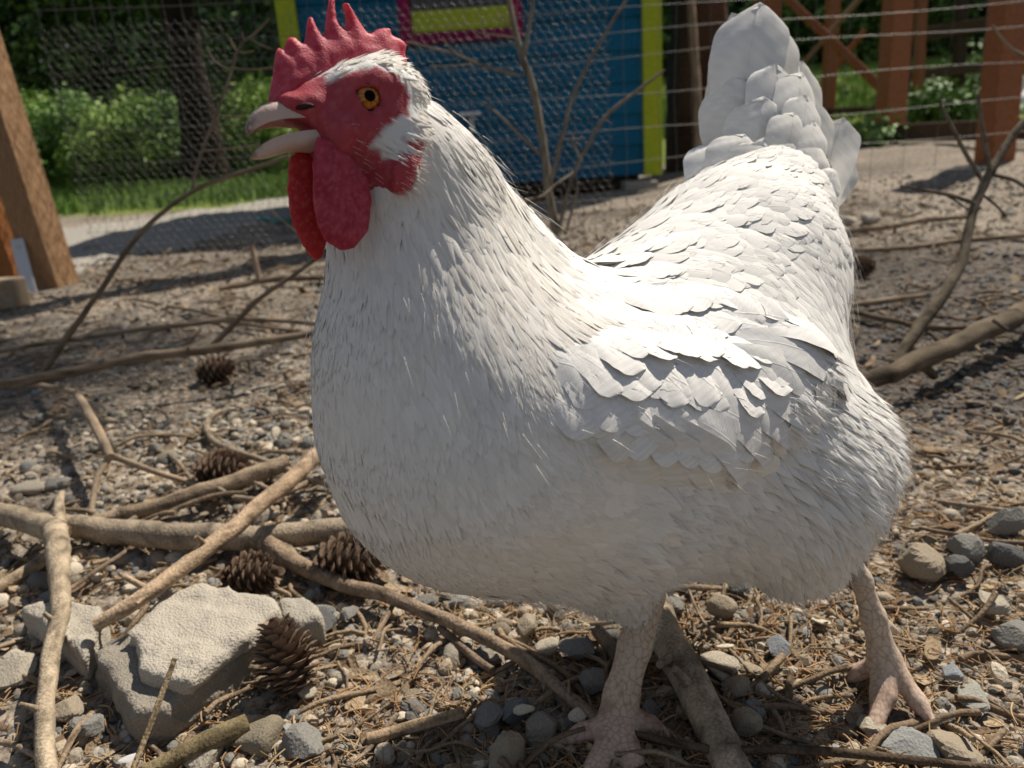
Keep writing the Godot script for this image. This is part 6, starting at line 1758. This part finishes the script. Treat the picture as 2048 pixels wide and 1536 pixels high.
func build_cones() -> void:
	var sm := cone_scale(1)
	var tones := []
	for k in 4:
		var m: StandardMaterial3D = M.cone.duplicate()
		m.albedo_color = Color(0.20 + 0.04 * k, 0.145 + 0.033 * k, 0.105 + 0.026 * k).linear_to_srgb()
		tones.append(m)
	var c := Node3D.new()
	c.name = numbered(self, "pine_cone")
	add_child(c, true)
	# built standing on its base, 1 unit tall, then placed
	var mb := MB.new()
	tube(mb, spline([Vector4(0, 0.0, 0, 0.10), Vector4(0, 0.3, 0, 0.26), Vector4(0, 0.7, 0, 0.2), Vector4(0, 0.98, 0, 0.05)], 0.05), 10, 0.0, Color(0.5, 0.5, 0.5))
	var core := put("core", mb.mesh(), tones[0], c)
	core.position = Vector3.ZERO
	var n := 78
	for i in n:
		var t := (i + 0.5) / n
		var a := i * 2.39996
		var rad := 0.16 * sin(clampf(t * 1.15, 0, 1) * PI * 0.85) + 0.05
		var size := lerpf(0.26, 0.12, absf(t - 0.35) * 1.2)
		var open := lerpf(1.15, 0.35, t)           # from spread at the base to closed at the tip
		var out := Vector3(cos(a), 0, sin(a))
		var z := (out * sin(open) + Vector3.UP * cos(open)).normalized()
		var x := Vector3.UP.cross(out).normalized()
		var y := z.cross(x)
		var o := put("scale", sm, tones[i % 4], c)
		o.position = out * rad + Vector3(0, t * 0.86, 0)
		o.basis = Basis(x * size * 1.05, y * -size, z * size)
	var spots := [
		[Vector3(-0.1510,0.0220,-0.4033), 0.048, Vector3(-0.25, 0.75, -0.35), "dark open pine cone leaning against the right side of the slab"],
		[Vector3(-0.2092,0.0140,-0.5172), 0.046, Vector3(0.9, 0.15, 0.1), "grey pine cone lying behind the slab under the log"],
		[Vector3(-0.3011,0.0160,-0.7212), 0.055, Vector3(0.95, 0.1, 0.2), "brown pine cone behind the grey stick"],
		[Vector3(-0.4418,0.0120,-1.1110), 0.058, Vector3(0.95, 0.15, -0.1), "dark pine cone in front of the long branch"],
		[Vector3(-0.1358,0.0160,-0.5244), 0.055, Vector3(0.95, 0.1, 0.25), "pale brown pine cone beside the hen's lower breast"],
		[Vector3(0.7271,0.0120,-1.5568), 0.06, Vector3(0.5, 0.2, 0.9), "dark pine cone close to the hen's saddle feathers"],
	]
	for k in spots.size():
		var o: Node3D = c if k == 0 else c.duplicate()
		if k > 0:
			o.name = numbered(self, "pine_cone")
			add_child(o, true)
		var y: Vector3 = (spots[k][2] as Vector3).normalized()
		var x := y.cross(Vector3(0.3, 0.2, 0.9)).normalized()
		var s: float = spots[k][1]
		o.transform = Transform3D(Basis(x, y, x.cross(y)) * Basis(Vector3.UP, k * 1.3) * Basis.IDENTITY.scaled(Vector3(s, s, s)), spots[k][0] - y * s * 0.45)
		tag(o, spots[k][3], "pine cone", "pine cones on the ground")

func stone_mesh(sd: int, sub := 10, flatness := 0.6, angular := 0.5) -> ArrayMesh:
	# a pebble or shard: a lumpy ball cut by a few planes
	var r := RandomNumberGenerator.new()
	r.seed = sd
	var cuts := []
	for k in 11:
		cuts.append([Vector3(r.randfn(0, 1), r.randfn(0, 1), r.randfn(0, 1)).normalized(), r.randf_range(0.50, 0.85)])
	var mb := MB.new()
	var n2 := sub * 2
	for i in sub + 1:
		for k in n2:
			var th := PI * i / sub
			var ph := TAU * k / n2
			var d := Vector3(sin(th) * cos(ph), cos(th), sin(th) * sin(ph))
			var rad := 1.0 + 0.22 * fine_noise.get_noise_3d(d.x * 60.0 + sd * 91.0, d.y * 60.0, d.z * 60.0)
			for c in cuts:
				var dt: float = d.dot(c[0])
				if dt > 0.01 and c[1] / dt < rad:
					rad = lerpf(rad, c[1] / dt, minf(1.0, 0.45 + 0.65 * angular))
			rad *= 1.0 + 0.03 * fine_noise.get_noise_3d(d.x * 300.0 + sd * 31.0, d.y * 300.0, d.z * 300.0)
			mb.vert(d * rad * Vector3(1.0, flatness, 0.85) * 0.5, d)
	for i in sub:
		for k in n2:
			mb.quad(i * n2 + k, i * n2 + (k + 1) % n2, (i + 1) * n2 + (k + 1) % n2, (i + 1) * n2 + k)
	mb.smooth()
	if angular > 0.62:
		mb.facet()
	return mb.mesh()

func build_stones() -> void:
	var g := Color(0.24, 0.235, 0.22)
	var b := Color(0.33, 0.28, 0.215)
	var p := Color(0.42, 0.38, 0.31)
	var k := Color(0.13, 0.13, 0.13)
	# place, length in metres, flatness, angular, colour, label
	var list := [
		[Vector3(0.1330,0.0000,-0.4470), 0.024, 0.8, 0.3, b, "rounded tan stone between the hen's legs, behind the thick branch"],
		[Vector3(0.1523,0.0000,-0.4768), 0.024, 0.6, 0.5, k, "dark stone under the fluff between the legs"],
		[Vector3(-0.0002,-0.0000,-0.4433), 0.021, 0.85, 0.5, b, "upright tan stone below the belly, on the bottom branch"],
		[Vector3(0.0099,0.0000,-0.4210), 0.020, 0.6, 0.3, p, "pale rounded stone just below the bottom branch middle"],
		[Vector3(0.0308,0.0000,-0.4157), 0.028, 0.4, 0.6, g, "long flat grey stone left of the near shank"],
		[Vector3(0.0373,0.0000,-0.3849), 0.022, 0.6, 0.6, g, "grey shard beside the near ankle"],
		[Vector3(-0.0267,0.0000,-0.3619), 0.022, 0.7, 0.6, g, "grey stone at bottom middle beside the cut stick"],
		[Vector3(-0.0122,0.0000,-0.3645), 0.019, 0.8, 0.6, Color(0.18, 0.185, 0.19), "dark grey stone right of the cut stick's pair"],
		[Vector3(0.0033,0.0000,-0.3474), 0.025, 0.9, 0.7, Color(0.26, 0.24, 0.21), "blocky stone left of the pink toe"],
		[Vector3(-0.0152,0.0000,-0.3311), 0.032, 0.7, 0.6, b, "big tan stone at the bottom edge left of the near foot"],
		[Vector3(0.2873,0.0000,-0.4860), 0.042, 0.7, 0.4, b, "large tan stone right of the far shank"],
		[Vector3(0.3263,0.0000,-0.4998), 0.034, 0.7, 0.5, g, "grey stone behind the large tan stone at right"],
		[Vector3(0.3102,0.0000,-0.4764), 0.030, 0.6, 0.6, k, "dark stone touching the large tan one at right"],
		[Vector3(0.3767,0.0000,-0.5292), 0.034, 0.8, 0.6, g, "grey angular stone near the right edge under the twig"],
		[Vector3(0.3506,0.0000,-0.4880), 0.030, 0.7, 0.5, k, "dark stone at the right edge below the twig"],
		[Vector3(0.3057,0.0000,-0.4300), 0.030, 0.6, 0.5, p, "pale stone on bare dirt at right"],
		[Vector3(0.3017,0.0000,-0.3959), 0.032, 0.5, 0.5, g, "grey stone cut by the right edge"],
		[Vector3(0.1152,0.0000,-0.3876), 0.030, 0.5, 0.7, p, "pale wedge of stone right of the thick branch"],
		[Vector3(0.1217,0.0000,-0.3719), 0.024, 0.5, 0.5, b, "tan flat stone below the pale wedge"],
		[Vector3(0.1564,0.0000,-0.4070), 0.024, 0.35, 0.7, Color(0.22, 0.235, 0.26), "flat blue grey shard under the far leg's fluff"],
		[Vector3(0.1140,0.0000,-0.3396), 0.022, 0.9, 0.5, b, "tan stone beside the dark stick"],
		[Vector3(0.1242,0.0000,-0.3540), 0.018, 0.6, 0.7, Color(0.24, 0.26, 0.27), "small blue grey stone above the dark stick"],
		[Vector3(0.1944,0.0000,-0.3196), 0.034, 0.4, 0.7, Color(0.30, 0.31, 0.31), "flat light grey stone between the far foot's toes"],
		[Vector3(0.2121,0.0000,-0.3139), 0.030, 0.6, 0.5, b, "tan stone just right of the outer claw"],
		[Vector3(0.1803,0.0000,-0.3345), 0.020, 0.6, 0.5, p, "small pale stone beside the middle toe"],
		[Vector3(0.2449,0.0000,-0.3520), 0.026, 0.35, 0.5, Color(0.34, 0.34, 0.31), "flat greenish stone on the dirt at lower right"],
		[Vector3(0.2469,0.0000,-0.3729), 0.018, 0.4, 0.7, Color(0.27, 0.30, 0.33), "small blue grey shard at lower right"],
		[Vector3(-0.3876,0.0000,-0.7952), 0.028, 0.6, 0.2, Color(0.27, 0.25, 0.20), "smooth round pebble beside the crooked twig's prong"],
		[Vector3(-0.5059,0.0000,-0.7347), 0.038, 0.4, 0.3, p, "flat pale pebble above the forked branch at left"],
		[Vector3(-0.4846,0.0000,-0.7432), 0.032, 0.5, 0.3, g, "grey pebble in the row above the forked branch"],
		[Vector3(-0.3398,0.0000,-0.4342), 0.040, 0.5, 0.7, p, "flat pale rock left of the forked branch"],
		[Vector3(-0.2873,0.0000,-0.3920), 0.030, 0.5, 0.6, b, "tan flat stone right of the forked branch's lower part"],
		[Vector3(-0.2646,0.0000,-0.3774), 0.024, 0.6, 0.7, g, "grey shard in front of the slab's dark side"],
		[Vector3(-0.1864,0.0000,-0.3465), 0.026, 0.6, 0.5, p, "pale stone in front of the mossy bark"],
		[Vector3(-0.1555,0.0000,-0.3555), 0.034, 0.6, 0.3, Color(0.24, 0.21, 0.16), "smooth olive stone right of the mossy bark"],
		[Vector3(-0.1304,0.0000,-0.3513), 0.030, 0.6, 0.6, g, "grey stone near the bottom, right of the olive one"],
		[Vector3(-0.1406,0.0000,-0.3950), 0.016, 0.6, 0.3, p, "small pale pebble under the dark pine cone"],
		[Vector3(-0.1287,0.0000,-0.4736), 0.020, 0.5, 0.6, g, "grey stone on dirt right of the slab"],
		[Vector3(-0.1456,-0.0000,-0.4610), 0.026, 0.8, 0.6, k, "dark stone behind the open pine cone"],
		[Vector3(0.9928,0.0070,-2.2393), 0.075, 0.4, 0.5, p, "pale flat rock beside the hen's rump in the background"],
		[Vector3(1.0597,0.0073,-2.2336), 0.085, 0.45, 0.3, Color(0.40, 0.36, 0.31), "rounded pale rock next to the flat one in the background"],
		[Vector3(0.1021,0.0000,-0.4583), 0.018, 0.6, 0.5, g, "small grey stone in the shade above the thick branch"],
	]
	for i in list.size():
		var q = list[i]
		var at: Vector3 = q[0]
		var s: float = q[1] * 0.98
		var mb_mesh := stone_mesh(200 + i, 12, q[2], minf(1.0, q[3] + 0.25))
		var o := put("stone", mb_mesh, tinted(q[4]))
		o.position = Vector3(at.x, at.y + s * q[2] * 0.26, at.z)
		o.basis = Basis(Vector3.UP, rng.randf() * TAU) * Basis(Vector3.RIGHT, rng.randfn(0, 0.12)) * Basis.IDENTITY.scaled(Vector3(s, s, s))
		tag(o, q[5], "stone", "larger stones on the ground")

var tints := {}
func tinted(c: Color) -> StandardMaterial3D:
	if not tints.has(c):
		var m: StandardMaterial3D = M.stone.duplicate()
		m.albedo_color = c.linear_to_srgb()
		tints[c] = m
	return tints[c]

# ---------------------------------------------------------------- loose litter: gravel, clods, needles, chips
func yard_spot(near: float, far: float, bias: float) -> Vector3:
	var r := lerpf(near, far, pow(rng.randf(), bias))
	var a := rng.randf_range(-0.72, 0.72)
	var x := tan(a) * r * 0.95
	return Vector3(x, relief(x, -r), -r)

func build_litter() -> void:
	var cols := [Color(0.27, 0.26, 0.235), Color(0.36, 0.325, 0.27), Color(0.46, 0.41, 0.335), Color(0.17, 0.165, 0.155), Color(0.31, 0.26, 0.20), Color(0.40, 0.335, 0.255), Color(0.27, 0.275, 0.27), Color(0.54, 0.48, 0.39)]
	for v in 6:
		var m := stone_mesh(20 + v, 7 if v < 4 else 6, [0.5, 0.65, 0.8, 0.4, 0.7, 0.55][v], [0.4, 0.7, 0.6, 0.9, 0.8, 0.7][v])
		var xf := []
		var cs := []
		for i in 5200:
			var p := yard_spot(0.24, 3.4, 1.7) if i % 3 else yard_spot(0.24, 1.3, 1.1)
			var patch := fine_noise.get_noise_2d(p.x * 220.0 + 70.0, p.z * 220.0)
			if patch < -0.12 and rng.randf() < 0.65:
				continue
			if p.x > 0.16 and p.z > -0.62 and rng.randf() < 0.25:
				continue      # the bare dirt at right
			var s := 0.0035 + 0.0075 * pow(rng.randf(), 2.0) + (0.010 * rng.randf() if rng.randf() < 0.12 else 0.0)
			s *= 1.0 + 0.55 * smoothstep(0.8, 2.5, -p.z)
			if p.x < 0.0 and p.z < -0.42 and p.z > -1.0:
				s *= 1.3
			var b := Basis.from_euler(Vector3(rng.randfn(0, 0.35), rng.randf() * TAU, rng.randfn(0, 0.35)))
			xf.append(Transform3D(b * Basis.IDENTITY.scaled(Vector3(s, s, s) * Vector3(rng.randf_range(0.8, 1.4), 1, 1)), p + Vector3(0, s * 0.14, 0)))
			var grit := smoothstep(0.28, 0.5, p.x / maxf(0.3, -p.z)) * smoothstep(-0.62, -0.8, p.z) * smoothstep(-2.2, -1.5, p.z)
			cs.append(cols[rng.randi() % 8].lerp(Color(0.13, 0.135, 0.145), grit * 0.75) * rng.randf_range(0.7, 1.3))
		tag(many("gravel", m, M.stone, xf, cs), "mixed grey and tan gravel strewn over the yard", "gravel", "loose gravel")
	# crumbs of earth
	var clod := stone_mesh(61, 4, 0.8, 0.2)
	var xf := []
	var cs := []
	for i in 16000:
		var p := yard_spot(0.24, 2.6, 1.8) if i % 2 else yard_spot(0.24, 0.9, 1.0)
		var s := 0.0012 + 0.0045 * pow(rng.randf(), 2.5)
		s *= 1.0 + smoothstep(0.8, 2.5, -p.z)
		xf.append(Transform3D(Basis.from_euler(Vector3(rng.randf() * 6.0, rng.randf() * 6.0, 0)).scaled(Vector3(s, s, s)), p + Vector3(0, s * 0.2, 0)))
		cs.append(Color(0.17, 0.135, 0.10).lerp(Color(0.36, 0.295, 0.225), rng.randf()))
	tag(many("earth_crumbs", clod, M.stone, xf, cs), "crumbs of brown earth all over the ground", "soil")
	# dry needles
	var needle := MB.new()
	var pts := []
	for i in 6:
		var t := i / 5.0
		pts.append(Vector4(0, 0.10 * sin(t * PI), t - 0.5, 0.034 * (1.0 - 0.5 * t)))
	tube(needle, pts, 4, 0.0)
	var nm := needle.mesh()
	xf = []
	cs = []
	for i in 15000:
		var p := yard_spot(0.24, 2.2, 1.9) if i % 3 else yard_spot(0.24, 0.75, 1.0)
		if p.x < -0.05 and rng.randf() < 0.35:
			continue
		var l := rng.randf_range(0.008, 0.021)
		var b := Basis.from_euler(Vector3(rng.randfn(0, 0.22), rng.randf() * TAU, rng.randf() * TAU))
		xf.append(Transform3D(b.scaled_local(Vector3(0.0095 + 0.005 * rng.randf(), l, l) if true else Vector3.ONE), p + Vector3(0, 0.0025 + 0.003 * rng.randf(), 0)))
		cs.append(Color(0.34, 0.175, 0.075).lerp(Color(0.46, 0.34, 0.20), rng.randf()) * rng.randf_range(0.6, 1.15))
	tag(many("dry_needles", nm, M.needle, xf, cs), "orange dry conifer needles scattered on the ground", "needles")
	# snapped twiglets
	var tw := []
	for v in 3:
		var mb := MB.new()
		var q := []
		for i in 7:
			var t := i / 6.0
			q.append(Vector4(0.12 * sin(t * 3.0 + v), 0.05 * sin(t * 7.0 + v), t - 0.5, 0.038 - 0.014 * t))
		tube(mb, q, 6, 0.15)
		tw.append(mb.mesh())
	for v in 3:
		xf = []
		cs = []
		for i in 430:
			var p := yard_spot(0.26, 3.0, 1.5)
			var l := rng.randf_range(0.02, 0.075) * (1.0 + 0.6 * smoothstep(0.8, 2.5, -p.z))
			var b := Basis.from_euler(Vector3(rng.randfn(0, 0.12), rng.randf() * TAU, rng.randf() * TAU))
			xf.append(Transform3D(b.scaled_local(Vector3(l * 0.9, l * 0.9, l)), p + Vector3(0, 0.004 + l * 0.03, 0)))
			cs.append(Color(0.24, 0.18, 0.13).lerp(Color(0.44, 0.35, 0.25), rng.randf()))
		tag(many("snapped_twigs", tw[v], M.bark, xf, cs), "short snapped twigs lying about the yard", "twigs", "snapped twigs")
	# flakes of bark, chips and dead leaves
	var flake := MB.new()
	for i in 4:
		for k in 4:
			var u := i / 3.0 - 0.5
			var w := k / 3.0 - 0.5
			flake.vert(Vector3(u * (1.0 - 0.8 * w * w), 0.22 * u * u + 0.10 * sin(w * 5.0) * w + 0.05 * bark_noise.get_noise_2d(i * 300.0, k * 300.0), w * (1.2 - 0.9 * u * u)))
	for i in 3:
		for k in 3:
			flake.quad(i * 4 + k, i * 4 + k + 1, i * 4 + k + 5, i * 4 + k + 4)
	flake.smooth()
	var fm := flake.mesh()
	xf = []
	cs = []
	for i in 2300:
		var p := yard_spot(0.26, 3.0, 1.7)
		var s := rng.randf_range(0.004, 0.013) * (1.0 + 0.8 * smoothstep(0.8, 2.5, -p.z))
		var b := Basis.from_euler(Vector3(rng.randfn(0, 0.35), rng.randf() * TAU, rng.randfn(0, 0.35) + (PI if rng.randf() < 0.5 else 0.0)))
		xf.append(Transform3D(b.scaled_local(Vector3(s * rng.randf_range(0.4, 1.0), s, s * rng.randf_range(0.8, 1.8))), p + Vector3(0, 0.004, 0)))
		cs.append(Color(0.20, 0.14, 0.095).lerp(Color(0.50, 0.41, 0.29), pow(rng.randf(), 1.6)))
	tag(many("bark_flakes", fm, M.bark, xf, cs), "small flakes of bark and dead leaf on the ground", "bark flakes")

func build_small_things() -> void:
	# things far off beyond the fences, as far as they can be made out
	var mb := MB.new()
	var pts := []
	var at := Vector3(3.6130,0.2760,-6.2945)
	for q in [[0.0, 0.10], [0.012, 0.115], [0.05, 0.125], [0.06, 0.135], [0.062, 0.125], [0.02, 0.10]]:
		pts.append(q)
	for i in pts.size():
		for k in 20:
			var a := TAU * k / 20.0
			mb.vert(at + Vector3(cos(a) * pts[i][1], pts[i][0] - 0.03, sin(a) * pts[i][1]), Vector3(cos(a), 0.2, sin(a)), Vector2.ZERO, Color(0.66, 0.67, 0.68))
	for i in pts.size() - 1:
		for k in 20:
			mb.quad(i * 20 + k, i * 20 + (k + 1) % 20, (i + 1) * 20 + (k + 1) % 20, (i + 1) * 20 + k)
	tag(put("white_basin", mb.mesh(), M.plain), "shallow white basin on the ground behind the pen's foot board", "basin")
	# a white bird at the right edge
	var g := thing("white_bird", "blurred white bird standing beyond the post at the right edge", "bird", Vector3(4.0928,0.1624,-6.2576))
	var bones := chain([Vector4(4.1407,0.2818,-6.2964,0.08571),Vector4(4.0844,0.2595,-6.2891,0.08961),Vector4(4.1827,0.2158,-6.2749,0.04286)])
	bones += chain([Vector4(4.0707,0.2864,-6.2979,0.04675),Vector4(4.1086,0.3768,-6.3272,0.02727),Vector4(4.1218,0.4502,-6.3511,0.03117)])
	bones += chain([Vector4(4.1218,0.4502,-6.3511,0.02727),Vector4(4.0741,0.4385,-6.3473,0.00974)])
	bones += chain([Vector4(4.1041,0.2099,-6.2730,0.01364),Vector4(4.0987,0.1360,-6.2490,0.01364)])
	var bm := MB.new()
	nets(Vector3(4.1226,0.3015,-6.3028) - Vector3(0.22, 0.22, 0.15), Vector3(4.1226,0.3015,-6.3028) + Vector3(0.22, 0.22, 0.15), 0.012, func(p: Vector3) -> float: return bones_sdf(p, bones, 0.006), bm)
	for i in bm.v.size():
		bm.c[i] = Color(0.75, 0.73, 0.70)
	put("body", bm.mesh(), M.plumage_skin, g)
	# grey boulders beyond the pen
	var rocks := [[Vector3(4.3759,0.3856,-8.2227), 0.32, "grey boulder behind the pen left of the thin dark post"], [Vector3(4.9064,0.3503,-8.2112), 0.26, "grey boulder behind the pen right of the thin dark post"], [Vector3(3.8876,0.4500,-8.9797), 0.11, "small dark boulder on the sunlit lawn behind the braces"]]
	for k in rocks.size():
		var o := put("boulder", stone_mesh(400 + k, 12, 0.7, 0.4), tinted(Color(0.15, 0.145, 0.135)))
		o.position = rocks[k][0]
		o.position.y = ground_y(o.position.x, o.position.z) + rocks[k][1] * 0.25
		o.basis = Basis(Vector3.UP, k * 2.0).scaled(Vector3.ONE * rocks[k][1])
		tag(o, rocks[k][2], "boulder")
	# a length of teal hose on the track
	mb = MB.new()
	tube(mb, spline([Vector4(-1.1352,0.0183,-3.7347,0.01183),Vector4(-0.9794,0.0178,-3.5049,0.01113),Vector4(-0.9095,0.0180,-3.5853,0.01137),Vector4(-0.7322,0.0175,-3.3864,0.01076)], 0.03), 8, 0.0, Color(0.03, 0.20, 0.19))
	tag(put("teal_hose", mb.mesh(), M.plain), "length of teal hose on the track left of the hen's wattles", "hose")
	# a small white down feather and bits of shell near the feet
	for q in [[Vector3(-0.2180,0.0080,-0.3461), Vector3(-0.2315,0.0060,-0.3444), 0.006, "small loose white feather on the bark at lower left"]]:
		var o := put("loose_feather", vane(q[0], q[1], Vector3.UP, q[2], 0.05, 0.1, 1, 5, Color(0.52, 0.51, 0.50)), M.feather)
		tag(o, q[3], "feather")
	var sh := [[Vector3(-0.0070,0.0080,-0.3596), "white shell chip on the dark grey stone near the bottom"], [Vector3(0.0229,0.0080,-0.3528), "white shell chip left of the near shank"], [Vector3(0.1895,0.0050,-0.4254), "pale wood chip on the dirt between the legs"], [Vector3(0.1222,0.0050,-0.4071), "pale cream chip right of the near leg"]]
	for k in sh.size():
		var o := put("pale_chip", stone_mesh(500 + k, 6, 0.18, 0.6), tinted(Color(0.60, 0.55, 0.44)))
		o.position = sh[k][0]
		o.basis = Basis.from_euler(Vector3(0.2, k * 1.4, 0.25)).scaled(Vector3(0.016, 0.016, 0.010))
		tag(o, sh[k][1], "chip")
